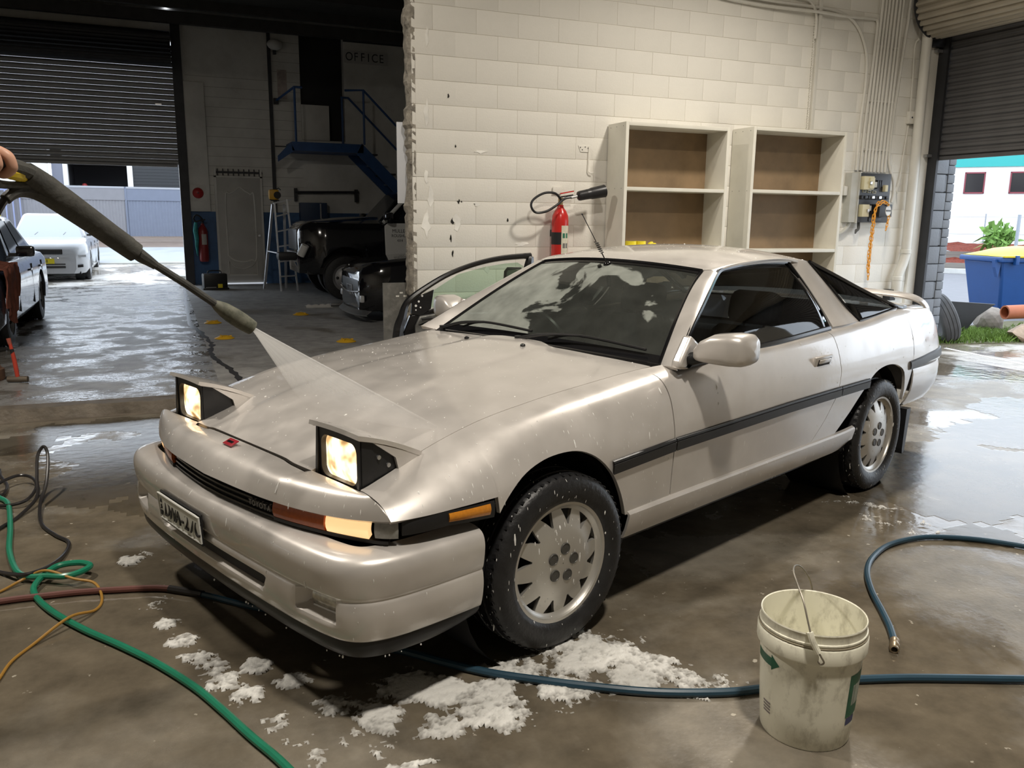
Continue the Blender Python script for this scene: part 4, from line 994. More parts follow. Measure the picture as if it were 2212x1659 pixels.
def wheel(x, y, s, steer=0):
    e = empty('wheel', (x, y - s * .105, .315)); e.parent = CAR; e.rotation_euler = (0, 0, steer)
    rot = Matrix.Rotation(-s * PI / 2, 4, 'X')
    for k, mb in WP.items():
        if (k, s) not in proto:
            q = MB(); q.v = [tuple(rot @ Vector(p)) for p in mb.v]; q.f = mb.f
            o = q.build(k, WMAT[k], e, solid=.014 if k == 'disc' else 0, ang=40); proto[k, s] = o
        else: link_copy(proto[k, s], k, e)
        if k == 'tread_block': proto[k, s]['kind'] = 'stuff'
    for k in range(5):
        a = 2 * PI * k / 5 + .5; px, pz = .052 * math.cos(a), .052 * math.sin(a)
        key = ('nut', s)
        if key not in proto:
            proto[key] = MB().lathe([(.0215, 0), (.0205, .0026), (.0185, .0030), (.0175, .0012), (.001, .0010)], 16, Matrix.Rotation(-s * PI / 2, 4, 'X')).build('nut_hole_shade', mat('nut_shade_metal', (.09, .087, .08), .45, metal=.4), e); o = proto[key]  # dark proud disc, its colour imitates the shade in bolt holes
        else: o = link_copy(proto[key], 'nut_hole_shade', e)
        o.location = (px, s * .106, pz)
    return e
wheel(0, .850, 1, R(-3.0)); wheel(-2.595, .850, 1); wheel(0, -.850, -1, R(-3.0)); wheel(-2.595, -.850, -1)

# ---- cabin
dash = MB().prism([(-.70, .60), (-.72, .86), (-.85, .90), (-.98, .885), (-1.06, .84), (-1.08, .70), (-1.0, .60)], -.70, .70).build('dashboard', M_cabin, CAR, bev=.02)
sw = empty('steering_wheel', (-1.12, -.36, .84)); sw.parent = CAR; sw.rotation_euler = (0, R(-68), 0)
MB().tube([(.185 * math.cos(a), .185 * math.sin(a), 0) for a in np.linspace(0, 2 * PI, 40)[:-1]], .015, 8, closed=True).build('wheel_rim', M_trim, sw)
MB().box((0, 0, -.01), (.12, .16, .03), bev=.012).build('horn_pad', M_trim, sw)
for a in (0, PI): MB().bar((.05 * math.cos(a + PI / 2), .05 * math.sin(a + PI / 2), 0), (.18 * math.cos(a + PI / 2), .18 * math.sin(a + PI / 2), 0), .03, .012).build('spoke', M_trim, sw)
MB().cyl((0, 0, 0), (0, 0, -.35), .03).build('column', M_trim, sw)
def seat(y):
    e = empty('front_seat', (-1.62, y, .30)); e.parent = CAR
    cs = [[(x * .5, yy, z) for x, yy, z in ()]]
    def pad(name, pts, w, th, m):  # padded slab along a centre line in x-z
        rows = []
        L = spline([(x, 0, z) for x, z in pts], 5)
        for i, p in enumerate(L):
            t = np.array(L[min(i + 1, len(L) - 1)]) - np.array(L[max(i - 1, 0)]); t /= np.linalg.norm(t); nrm = np.array([t[2], 0, -t[0]])
            ww = w * (1 - .25 * (abs(i / (len(L) - 1) - .5) * 2) ** 4) ; tt = th * (1 - .35 * (abs(i / (len(L) - 1) - .5) * 2) ** 4)
            rows.append([np.array(p) + np.array([0, ww / 2 * np.sign(math.cos(a)) * abs(math.cos(a)) ** .4, 0]) + nrm * tt / 2 * np.sign(math.sin(a)) * abs(math.sin(a)) ** .5 * (1 + .5 * abs(math.cos(a)) ** 3) for a in np.linspace(0, 2 * PI, 21)])
        MB().grid(np.array(rows)).build(name, m, e, ang=60)
    pad('cushion', [(.30, .02), (.1, .0), (-.1, -.01), (-.22, 0)], .50, .16, M_seat); pad('backrest', [(-.18, .02), (-.26, .22), (-.33, .42), (-.38, .62)], .50, .15, M_seat); pad('head_restraint', [(-.375, .64), (-.39, .72), (-.41, .81)], .27, .11, M_seat)
    for yy in (-.06, .06): MB().cyl((-.385, yy, .60), (-.40, yy, .70), .007, 8).build('restraint_post', M_metal, e)
seat(.37); seat(-.37)
MB().prism([(-2.2, .35), (-2.25, .55), (-2.4, .85), (-2.55, .84), (-2.5, .35)], -.60, .60).build('rear_bench', M_seat, CAR, bev=.03)
for s in (1, -1):
    MB().prism([(-.72, .45), (-.74, .88), (-1.9, .90), (-1.95, .45)], s * .745, s * .775).build('door_card', M_cabin, CAR, smooth=False)
    MB().prism([(-2.0, .45), (-2.0, .92), (-2.9, .94), (-2.9, .45)], s * .70, s * .73).build('cabin_trim', M_cabin, CAR, smooth=False)
MB().grid(ruled([(x, y - .03, z - .03) for x, y, z in edge_l], [(x, -y + .03, z - .03) for x, y, z in edge_l], 12, 9, (0, 0, .03))).build('headlining', mat('headlining_cloth', (.22, .21, .19), .9), CAR, solid=.006)
MB().b2((-3.1, -.68, .42), (-.70, .68, .46)).build('cabin_floor', M_cabin, CAR, smooth=False)
MB().b2((-3.05, -.66, .80), (-2.55, .66, .82)).build('parcel_shelf', M_cabin, CAR, smooth=False)
rm = empty('rear_view_mirror', (-1.20, .0, 1.185)); rm.parent = CAR
MB().box((0, 0, 0), (.03, .24, .065), bev=.012).build('mirror_case', M_trim, rm); MB().cyl((.02, 0, .02), (.05, 0, .075), .01, 8).build('mirror_stem', M_trim, rm)
MB().b2((-1.62, -.06, .45), (-1.0, .06, .62), bev=.02).build('centre_console', M_cabin, CAR)

MB.ref = None
# ================================================================== WASH BAY PROPS
# ---- two white bookshelves against the block wall
M_shelf = mat('cream_board', (.68, .66, .58), .45, var=.05, vscale=4, dark=(.4, .37, .3), damt=.15)
M_hard = mat('brown_hardboard', (.23, .155, .085), .6, var=.14, vscale=5, dark=(.12, .08, .045), dscale=3, damt=.35)
def bookshelf(x0, x1, ztop, ys, label, lean=0):
    e = empty('bookshelf', (x0, 6.745, 0), 0, label, 'bookshelf', 'bookshelves against the block wall'); w = x1 - x0; d = .328; t = .032
    MB().b2((0, 0, 0), (t, d, ztop), bev=.002).build('side_panel', M_shelf, e); MB().b2((w - t, 0, 0), (w, d, ztop), bev=.002).build('side_panel', M_shelf, e)
    MB().b2((t, 0, ztop - t), (w - t, d, ztop), bev=.002).build('top_panel', M_shelf, e)
    for z in ys: MB().b2((t, .002, z - t), (w - t, d - .006, z), bev=.002).build('shelf', M_shelf, e)
    MB().b2((t, d - .006, .05), (w - t, d, ztop - t)).build('back_panel', M_hard, e, smooth=False)
    MB().b2((t, .02, 0), (w - t, .04, .05)).build('kick_board', M_shelf, e, smooth=False)
    for z in [ztop - .02] + list(ys):
        for yy in (.05, .17, .28): MB().cyl((-.0005, yy, z - .014), (.002, yy, z - .014), .004, 8).build('screw', M_dark, e)
    return e
bookshelf(3.915, 5.05, 2.345, (1.775, 1.235, .67, .10), 'cream open bookshelf nearer the red fire extinguisher, yellow rolls on a shelf')
bookshelf(5.325, 6.49, 2.372, (1.785, 1.205, .63, .08), 'cream empty bookshelf nearer the switchboard')
M_yel = mat('yellow_tape', (.80, .66, .03), .4, var=.08)
def tape(x, y, lab):
    e = empty('tape_roll', (x, y, 1.2355), 0, lab, 'tape roll', 'yellow tape rolls on the bookshelf')
    MB().lathe([(.034, 0), (.052, 0), (.052, .048), (.034, .048)], 28, closed=True).build('tape', M_yel, e); MB().lathe([(.031, .0), (.034, .0), (.034, .048), (.031, .048)], 28, closed=True).build('core', mat('card_core', (.45, .36, .22), .8), e)
tape(4.065, 6.84, 'yellow tape roll at the left end of the bookshelf shelf'); tape(4.175, 6.85, 'yellow tape roll touching the other roll on its right')
e = empty('spray_nozzle_cap', (4.30, 6.85, 1.2355), R(20), 'small yellow plastic fitting lying beside the tape rolls', 'fitting')
MB().cyl((0, 0, .016), (.05, 0, .016), .015, 12).build('barrel', M_yel, e); MB().prism([(.0, .01), (-.05, .0), (-.045, .03), (0, .045), (.015, .03)], -.012, .012).build('trigger', M_yel, e, bev=.003)
# ---- red CO2 extinguisher with horn, hanging on the wall
M_red = mat('extinguisher_red', (.50, .022, .018), .25, var=.06, spec=.6)
ex = empty('fire_extinguisher', (3.385, 6.965, .72), 0, 'red fire extinguisher with black horn on the block wall', 'extinguisher')
MB().lathe([(.001, 0), (.06, .0), (.074, .02), (.077, .05), (.077, .74), (.072, .79), (.055, .83), (.035, .855), (.028, .87), (.028, .885), (.001, .885)], 32).build('cylinder', M_red, ex)
MB().lathe([(.0778, .53), (.0778, .64)], 32, a0=R(150), a1=R(295)).build('black_band', M_black, ex)
MB().lathe([(.0776, .31), (.0785, .315), (.0776, .32)], 32).build('strap', M_black, ex)
MB().lathe([(.0779, .44), (.0779, .70)], 16, a0=R(255), a1=R(318)).build('label_sheet', mat('label_paper', (.62, .58, .46), .5, var=.12, vscale=40), ex)
for a, z, m in ((272, .61, (.03, .16, .09)), (297, .61, (.03, .16, .09)), (274, .52, (.16, .15, .14)), (297, .52, (.16, .15, .14))):
    MB().lathe([(.0784, z - .022), (.0784, z + .022)], 6, a0=R(a - 9), a1=R(a + 9)).build('label_picture', mat('label_ink%d' % int(m[1] * 100), m, .5), ex)
MB().cyl((0, 0, .88), (0, 0, .95), .022, 14).build('valve', mat('brass_valve', (.35, .27, .14), .4, metal=.7), ex)
MB().bar((-.01, -.01, .955), (.11, -.03, .975), .02, .012).build('carry_handle', M_trim, ex); MB().bar((-.01, -.01, .985), (.12, -.02, 1.01), .02, .010).build('squeeze_lever', M_red, ex)
MB().tube([(-.01, -.03, .93), (-.08, -.05, .985), (-.19, -.055, .985), (-.29, -.05, .93), (-.315, -.05, .87), (-.27, -.05, .815), (-.17, -.06, .825), (-.08, -.085, .88), (-.0, -.09, .94), (.09, -.09, .955)], .011, 8, smooth=5).build('hose', M_trim, ex)
MB().cyl((.06, -.09, .950), (.14, -.09, .968), .014, 10).build('horn_stem', M_metal, ex)
hd = Vector((.30, 0, .058)); M = hd.to_track_quat('Z', 'Y').to_matrix().to_4x4(); M.translation = (.12, -.09, .962)
MB().lathe([(.014, 0), (.040, .015), (.044, .03), (.046, .13), (.052, .15), (.056, .26), (.058, .285), (.050, .285), (.046, .10)], 24, M).build('horn', M_trim, ex)
MB().b2((-.05, .068, .60), (.05, .108, .66)).build('wall_bracket', M_dark, ex)
MB().b2((-.03, .1, .985), (.06, .112, 1.05), bev=.003).build('backplate', M_white, ex)
# ---- wire hook on wall
hk = empty('wall_hook', (3.68, 7.083, 2.0), 0, 'small painted wire hook bracket on the block wall', 'hook')
MB().prism([(-.07, .145), (-.045, .09), (.04, .09), (.042, .145)], -.006, 0).build('plate', M_white, hk, smooth=False)
for x, z in ((-.05, .13), (.0, .135), (.03, .125), (-.03, .11)): MB().cyl((x, -.009, z), (x, -.005, z), .005, 8).build('screw', M_dark, hk)
MB().tube([(.036, -.012, .14), (.036, -.014, .0), (.034, -.014, -.075), (.05, -.02, -.095), (.08, -.03, -.092)], .005, 6, smooth=4).build('wire', M_white, hk)
# ---- conduits running down to the switchboard
bx = [6.945, 7.003, 7.055, 7.101, 7.147, 7.194, 7.247, 7.300, 7.347]; tx = [None, None, 7.109, 7.154, 7.198, 7.243, 7.294, 7.346, 7.391]
nth = ['first', 'second', 'third', 'fourth', 'fifth', 'sixth', 'seventh', 'eighth', 'ninth']
G_c = 'grey conduits above the switchboard'
for i in range(9):
    if i == 0: pts = [(6.945, 7.05, 2.03), (6.955, 7.06, 2.5), (6.978, 7.06, 2.9), (6.95, 7.06, 3.22), (6.80, 7.06, 3.47), (6.555, 7.06, 3.585), (6.16, 7.058, 3.60), (5.59, 7.06, 3.60), (4.9, 7.06, 3.64), (4.2, 7.06, 3.80)]
    elif i == 1: pts = [(7.003, 7.05, 2.03), (7.02, 7.06, 2.5), (7.05, 7.06, 3.0), (7.07, 7.06, 3.45), (7.06, 7.06, 3.545), (7.0, 7.06, 3.562), (6.60, 7.035, 3.545), (6.22, 7.03, 3.55), (5.5, 7.06, 3.55), (4.9, 7.06, 3.60), (4.3, 7.06, 3.78)]
    else: pts = [(bx[i], 7.045, 2.015), (bx[i] + .006, 7.05, 2.2), ((bx[i] + tx[i]) / 2, 7.05, 2.9), (tx[i], 7.05, 3.78), (tx[i] + .06, 7.05, 5.6)]
    o = MB().tube(pts, .0150, 8, smooth=6).build('conduit', M_pvc, None)
    tag(o, 'painted conduit, %s from the left of the row entering the switchboard' % nth[i], 'conduit', G_c)
    for k, z in enumerate((2.25, 2.75, 3.3)):
        if i > 1:
            x = np.interp(z, [2.2, 2.9, 3.78], [pts[1][0], pts[2][0], pts[3][0]]); MB().box((x, 7.058, z), (.036, .030, .016)).build('saddle', M_pvc, o, smooth=False)
o = MB().tube([(7.47, 7.03, 1.70), (7.49, 7.03, 1.80), (7.485, 7.04, 1.93), (7.43, 7.05, 2.05), (7.405, 7.06, 2.2), (7.41, 7.06, 2.6), (7.44, 7.06, 3.0), (7.47, 7.06, 3.4), (7.50, 7.06, 3.8), (7.56, 7.06, 5.6)], .017, 8, smooth=6).build('conduit', M_pvc)
tag(o, 'thicker painted conduit curving round the right side of the switchboard', 'conduit', G_c)
o = MB().b2((6.275, 7.045, 2.38), (6.315, 7.083, 5.6), bev=.003).build('cable_duct', M_pvc); tag(o, 'straight flat cable duct on the wall above the empty bookshelf', 'conduit')
ch = MB(); zz = np.arange(2.4, 5.4, .012)
o = MB().tube([(6.245 + .004 * math.sin(z * 300), 7.062 + .004 * math.cos(z * 300), z) for z in zz], .007, 6).build('cable', M_pvc); tag(o, 'twisted painted cable beside the flat cable duct', 'cable')
o = MB().tube([(6.25, 7.05, 3.3), (6.245, 7.05, 3.5), (6.18, 7.05, 3.62), (6.05, 7.05, 3.66), (5.6, 7.06, 3.68), (5.0, 7.06, 3.75)], .012, 8, smooth=6).build('conduit', M_pvc); tag(o, 'painted conduit bending left off the top of the flat duct', 'conduit', G_c)
# ---- downpipe with offset bends
dp = empty('downpipe', (7.73, 7.0, 0), 0, 'thick white downpipe beside the roller door corner', 'pipe')
MB().cyl((-.0, 0, 1.16), (-.01, 0, 6.3), .052, 20).build('pipe', M_pvc, dp)
MB().tube([(0, 0, 1.18), (0, 0, 1.12), (-.03, 0, 1.02), (-.07, 0, .93), (-.09, 0, .86), (-.09, 0, .80)], .053, 16, smooth=4).build('bend', M_pvc, dp)
MB().tube([(-.09, 0, .86), (-.09, 0, .74), (-.10, .02, .68), (-.14, .06, .65)], .055, 16, smooth=4).build('bend', M_pvc, dp)
for z in (1.16, .86): MB().lathe([(.054, 0), (.059, .005), (.059, .045), (.054, .05)], 20, Matrix.Translation((0 if z > 1 else -.09, 0, z - .02))).build('collar', M_pvc, dp)
MB().b2((-.19, -.02, .62), (-.11, .083, .74)).build('outlet', M_black, dp)
# ---- junction box with its thin conduit
jb = empty('junction_box', (7.66, 7.083, 2.61), 0, 'small pale junction box on the wall left of the downpipe', 'box')
MB().box((0, -.025, 0), (.075, .05, .13), bev=.006).build('case', M_pvc, jb); MB().cyl((0, -.052, .0), (0, -.048, 0), .01, 10).build('screw', M_dark, jb)
o = MB().tube([(7.52, 7.0, 1.80), (7.56, 7.05, 1.83), (7.60, 7.065, 1.93), (7.625, 7.07, 2.2), (7.655, 7.07, 2.53)], .008, 6, smooth=5).build('cable', M_pvc); tag(o, 'thin painted cable from the switchboard up to the junction box', 'cable')
o = MB().tube([(7.66, 7.07, 2.68), (7.65, 7.07, 3.0), (7.635, 7.07, 3.34), (7.66, 7.05, 3.42)], .009, 6, smooth=5).build('cable', M_pvc); tag(o, 'thin painted conduit rising from the junction box to the drum', 'cable')
# ---- switchboard
sb = empty('switchboard', (6.90, 7.083, 1.48), 0, 'open black electrical switchboard with fuses and a dial meter', 'switchboard')
M_bake = mat('bakelite_panel', (.04, .04, .042), .4, var=.2); M_cream = mat('cream_plastic', (.62, .56, .36), .4, var=.05); M_pale = mat('pale_grey_metal', (.48, .47, .42), .5, var=.12)
MB().b2((-.07, -.10, 0), (.035, 0, .52), bev=.004).build('enclosure_side', M_pale, sb)
MB().b2((.035, -.09, 0), (.50, -.0, .52), bev=.004).build('panel', M_bake, sb)
MB().b2((.03, -.11, -.01), (.045, -.0, .53)).build('enclosure_lip', M_pale, sb)
def comp(name, a, b, m, bev=.004, par=sb): return MB().b2(a, b, bev=bev).build(name, m, par)
sw1 = comp('main_switch', (.06, -.15, .345), (.20, -.09, .485), M_cream); comp('switch_cover', (.13, -.165, .36), (.195, -.15, .47), M_cream, par=sw1); comp('switch_toggle', (.12, -.178, .40), (.15, -.165, .43), M_metal, par=sw1)
comp('breaker', (.21, -.13, .37), (.265, -.09, .43), M_pale)
for k in range(3): comp('terminal', (.285 + .028 * k, -.115, .36 + .01 * k), (.303 + .028 * k, -.09, .45), M_trim, .002)
comp('breaker', (.385, -.13, .33), (.425, -.09, .40), M_cream)
for k in range(3):
    o = comp('label_frame', (.10 + .07 * k, -.098, .318 - .004 * k), (.152 + .07 * k, -.09, .346 - .004 * k), M_cream, .002); comp('label_window', (.108 + .07 * k, -.10, .324 - .004 * k), (.144 + .07 * k, -.098, .340 - .004 * k), M_black, 0, par=o)
for k in range(4):
    o = comp('fuse', (.05 + .10 * k, -.14, .245), (.13 + .10 * k, -.09, .285), M_trim, .008); comp('fuse_carrier', (.085 + .10 * k, -.155, .25), (.125 + .10 * k, -.14, .28), M_metal if k in (1, 2) else M_trim, .004, par=o)
sw2 = comp('switch', (.07, -.15, .06), (.165, -.09, .19), M_cream); comp('switch_toggle', (.125, -.17, .11), (.15, -.15, .14), M_metal, par=sw2); comp('breaker', (.175, -.13, .125), (.215, -.09, .18), M_pale)
mt = comp('meter', (.26, -.20, .06), (.44, -.09, .195), M_trim, .006)
fc = MB().lathe([(.001, 0), (.040, 0), (.043, .004), (.046, 0)], 28, Matrix.Translation((.385, -.2005, .128)) @ Matrix.Rotation(PI / 2, 4, 'X') @ Matrix.Diagonal((.9, 1.25, 1, 1))).build('dial', mat('dial_white', (.72, .72, .70), .3), mt)
MB().b2((.352, -.205, .120), (.418, -.2, .136)).build('dial_band', mat('dial_ink', (.12, .12, .12), .5), mt, smooth=False)
comp('meter_base', (.22, -.10, .01), (.40, -.08, .06), M_trim)
o = MB().tube([(.0, -.05, .0), (-.03, -.05, -.05), (-.09, -.04, -.11), (-.17, -.03, -.13)], .02, 8, smooth=5).build('lower_conduit', M_pale, sb)
MB().tube([(.14, -.04, .0), (.135, -.05, -.05), (.12, -.06, -.08), (.09, -.07, -.085), (.07, -.075, -.12)], [.016, .016, .012, .018, .006], 7, smooth=4).build('cable_tail', mat('frayed_cable', (.10, .10, .095), .8), sb)
MB().box((-.105, -.04, .33), (.05, .06, .10), bev=.012).build('side_switch', M_pvc, sb)
# ---- orange plastic chain over the meter
M_chain = mat('orange_chain', (.80, .36, .03), .4, var=.08)
cn = empty('plastic_chain', (7.16, 6.88, 1.69), 0, 'orange plastic chain draped over the switchboard meter', 'chain')
def link_mesh():
    pts = [(.0115 * math.cos(a), 0, .0135 * np.sign(math.sin(a)) * (abs(math.sin(a)) > .01) + .0115 * math.sin(a)) for a in np.linspace(0, 2 * PI, 17)[:-1]]
    return MB().tube(pts, .0042, 6, closed=True)
lk = link_mesh().build('link', M_chain, cn); firstl = True
def strand(pts, ph=0):
    global firstl
    P = resample(pts, 400); s = np.r_[0, np.cumsum(np.linalg.norm(np.diff(P, axis=0), axis=1))]; n = int(s[-1] / .038)
    for i in range(n):
        d = .019 + i * .038; k = int(np.searchsorted(s, d)); p = P[k]; t = Vector(P[min(k + 4, 399)] - P[max(k - 4, 0)]).normalized()
        q = t.to_track_quat('Z', 'Y').to_euler(); o = lk if firstl else link_copy(lk, 'link', cn); firstl = False
        o.location = Vector(p) - cn.location; o.rotation_euler = (t.to_track_quat('Z', 'Y') @ Euler((0, 0, R(20 if (i + ph) % 2 else 100))).to_quaternion()).to_euler()
strand([(7.27, 6.87, 1.665), (7.21, 6.868, 1.70), (7.13, 6.87, 1.695), (7.095, 6.872, 1.63), (7.09, 6.875, 1.48), (7.085, 6.88, 1.28), (7.08, 6.88, 1.08), (7.085, 6.88, .84)])
strand([(7.26, 6.862, 1.67), (7.20, 6.862, 1.69), (7.115, 6.862, 1.66), (7.072, 6.868, 1.58), (7.068, 6.875, 1.40), (7.062, 6.88, 1.15), (7.065, 6.88, .95)], 1)
strand([(7.30, 6.88, 1.55), (7.285, 6.88, 1.46), (7.27, 6.88, 1.385)])

# ---- white bucket
M_bucket = mat('dirty_white_plastic', (.86, .84, .70), .42, var=.04, vscale=9, dark=(.28, .25, .18), dscale=24, damt=.50, stretch=(1, 1, .6))
bk = empty('bucket', (1.68, 1.715, 0), R(-44), 'dirty white plastic bucket with wire handle on the wet floor', 'bucket')
MB().lathe([(.001, .004), (.120, .004), (.124, 0), (.127, .006), (.134, .10), (.1395, .20), (.1425, .262), (.1435, .278), (.153, .280), (.154, .284), (.1535, .322), (.151, .326), (.1475, .328), (.1475, .334), (.1495, .336), (.1495, .340), (.1465, .342), (.1455, .362), (.1475, .366), (.1465, .370), (.1435, .368), (.141, .34), (.132, .10), (.122, .012), (.001, .012)], 56).build('shell', M_bucket, bk)
MB().lathe([(.151, .3265), (.152, .330), (.1478, .332)], 48).build('rim_groove', mat('rim_dirt', (.22, .19, .13), .7), bk)
M_wire = mat('rusty_wire', (.30, .27, .22), .45, metal=.6, var=.3)
hp = [(.06, -.152, .300), (.055, -.158, .30), (.045, -.162, .306), (.032, -.166, .33), (.02, -.168, .352), (-.005, -.165, .40), (-.015, -.155, .44), (-.03, -.10, .475), (-.035, -.02, .49), (-.03, .05, .485), (-.015, .10, .46), (-.01, .135, .41), (.0, .155, .36), (.0, .157, .31)]
hp = [(.02, -.150, .296), (.028, -.156, .290), (.036, -.160, .300), (.026, -.162, .318), (.004, -.163, .355), (-.012, -.150, .400), (-.030, -.120, .450), (-.052, -.075, .482), (-.065, -.02, .492), (-.062, .04, .485), (-.045, .09, .462), (-.02, .135, .41), (-.005, .156, .35), (0, .156, .30)]
MB().tube(hp, .0026, 6, smooth=5).build('wire_handle', M_wire, bk)
MB().tube([(.020, -.1625, .326), (.004, -.163, .355), (-.006, -.158, .380)], .0085, 10, smooth=4).build('grip', M_bucket, bk)
M_grn = mat('green_print', (.02, .12, .065), .45, var=.3, vscale=30); M_prn = mat('blue_print', (.05, .06, .16), .5)
def patch(poly_fn, name, m, par):  # print that lies on the tapered shell
    return poly_fn.build(name, m, par)
def shell_r(z): return float(np.interp(z, [.006, .10, .20, .262], [.127, .134, .1395, .1425])) + .0006
def print_on(a0, a1, z0, z1, name, m, n=8):
    MB().grid(np.array([[(shell_r(z) * math.cos(a), shell_r(z) * math.sin(a), z) for z in np.linspace(z0, z1, 5)] for a in np.linspace(R(a0), R(a1), n)])).build(name, m, bk)
print_on(-38, 8, .10, .235, 'green_label', M_grn); print_on(-36, -16, .075, .098, 'blue_label', M_prn)
print_on(-30, -6, .135, .20, 'label_emblem', mat('emblem_pale', (.42, .46, .40), .5, var=.4, vscale=40))
print_on(-168, -136, .225, .252, 'green_arrow', M_grn)
MB().grid(np.array([[(shell_r(z) * math.cos(a), shell_r(z) * math.sin(a), z) for z in (.2385 - w_, .2385 + w_)] for a, w_ in ((R(-136), .024), (R(-130), .012), (R(-124), .0008))])).build('green_arrow_head', M_grn, bk)
for k in range(4): print_on(-150 , -136, .070 + .010 * k, .076 + .010 * k, 'print_line', mat('print_grey', (.25, .22, .22), .6), 4)

# ---- hoses and cables on the floor
def hose(name, pts, r, m, label, cat='hose', z=None, group=None, n=9):
    P = [(p[0], p[1], (p[2] if len(p) > 2 else 0) + r + .001 + float(fall(p[0], p[1]))) for p in pts]
    o = MB().tube(P, r, n, smooth=7).build(name, m); return tag(o, label, cat, group)
M_hg = mat('green_hose', (.012, .19, .105), .3, var=.12, vscale=12, spec=.6); M_hb = mat('blue_hose', (.020, .055, .085), .35, var=.12, vscale=12, spec=.5)
M_hk = mat('black_hose', (.022, .02, .02), .3, var=.2); M_hy = mat('yellow_cable', (.36, .19, .035), .4, var=.1); M_hr = mat('brown_red_hose', (.13, .05, .04), .4, var=.15)
GREEN = [(-.95, 4.98), (-.868, 4.852), (-.811, 4.716), (-.75, 4.346), (-.709, 4.031), (-.647, 3.771, .005), (-.592, 3.667, .012), (-.521, 3.625, .02), (-.451, 3.584, .025), (-.393, 3.599, .028), (-.36, 3.650, .03), (-.409, 3.70, .03), (-.494, 3.70, .024), (-.55, 3.59, .012), (-.547, 3.5), (-.473, 3.324), (-.349, 3.122), (-.222, 2.948), (-.103, 2.771), (.005, 2.579), (.078, 2.415), (.143, 2.254), (.203, 2.118), (.247, 1.998), (.30, 1.85), (.33, 1.6)]
hose('green_hose', GREEN, .0125, M_hg, 'green garden hose looping across the floor at left')
BLACKH = [(-.85, 4.2), (-.795, 4.363), (-.738, 4.508), (-.68, 4.704, .03), (-.690, 4.85, .10), (-.69, 4.95, .19), (-.66, 4.97, .235), (-.64, 4.93, .19), (-.64, 4.78, .08), (-.655, 4.624, .02), (-.621, 4.361), (-.543, 4.172), (-.479, 4.057), (-.481, 3.915), (-.517, 3.745, .02), (-.576, 3.66, .03), (-.628, 3.69, .02), (-.709, 3.795), (-.8, 3.9)]
hose('black_hose', BLACKH, .0085, M_hk, 'thin black hose with a loop standing up off the floor')
hose('black_hose', [(-.97, 5.5), (-.944, 5.355), (-.873, 5.102), (-.863, 4.89, .01), (-.91, 4.92, .02), (-.90, 5.03, .035), (-.826, 5.15, .04), (-.752, 5.10, .035), (-.705, 4.911, .03), (-.724, 4.72, .02), (-.796, 4.68, .01), (-.9, 4.74)], .0085, M_hk, 'tangled coil of thin black hose at the left edge')
hose('yellow_cable', [(-.75, 3.54), (-.679, 3.595), (-.608, 3.659, .012), (-.523, 3.64, .045), (-.415, 3.551, .03), (-.335, 3.493, .022), (-.304, 3.383, .0), (-.322, 3.285), (-.4, 3.198, .026), (-.504, 3.076), (-.553, 2.98), (-.572, 2.879), (-.585, 2.798), (-.60, 2.6)], .0055, M_hy, 'yellow brown cable curling under the green hose', 'cable')
rh = hose('red_hose', [(-.9, 3.47), (-.662, 3.48), (-.536, 3.474), (-.391, 3.46), (-.257, 3.431), (-.122, 3.396), (-.053, 3.36)], .013, M_hr, 'brown red hose running under the front of the silver car')
MB().tube([(-.06, 3.365, .014), (.031, 3.292, .014), (.06, 3.265, .014)], .015, 8).build('coupling', M_hk, rh); MB().tube([(.06, 3.265, .013), (.112, 3.212, .013), (.222, 3.093, .013), (.40, 2.93, .013)], .012, 8, smooth=4).build('blue_end', M_hb, rh)
BLUE = [(.55, 3.3), (.40, 3.02), (.43, 2.82), (.583, 2.638), (.688, 2.539), (.786, 2.429), (.906, 2.31), (1.031, 2.216), (1.179, 2.114), (1.356, 2.01), (1.547, 1.934), (1.679, 1.905), (1.859, 1.875), (2.018, 1.829), (2.167, 1.779), (2.337, 1.709), (2.52, 1.631), (2.9, 1.47), (3.4, 1.33), (4.2, 1.15), (5.4, .6), (6.8, -.6), (7.9, -2.0)]
hose('blue_hose', BLUE, .0135, M_hb, 'long blue hose passing behind the white bucket')
h2 = hose('blue_hose', [(7.9, 1.2), (6.4, 1.1), (5.2, 1.35), (4.4, 1.75), (4.0, 2.02), (3.691, 2.288), (3.603, 2.42), (3.488, 2.549), (3.352, 2.638), (3.217, 2.678), (3.023, 2.661), (2.838, 2.578), (2.699, 2.473), (2.574, 2.328), (2.469, 2.173), (2.394, 2.065), (2.319, 1.973)], .0125, M_hb, 'curved blue hose whose brass end lies right of the bucket')
br = mat('brass_fitting', (.42, .33, .22), .35, metal=.8, var=.2)
d_ = Vector((2.253 - 2.319, 1.913 - 1.973, 0)).normalized(); a_ = Vector((2.319, 1.973, .0145)); M = d_.to_track_quat('Z', 'Y').to_matrix().to_4x4(); M.translation = a_
MB().lathe([(.0135, -.015), (.016, -.012), (.016, 0), (.0145, .004), (.0145, .02), (.0175, .024), (.0175, .04), (.015, .044), (.015, .06), (.011, .062), (.010, .03)], 16, M).build('brass_end', br, h2)

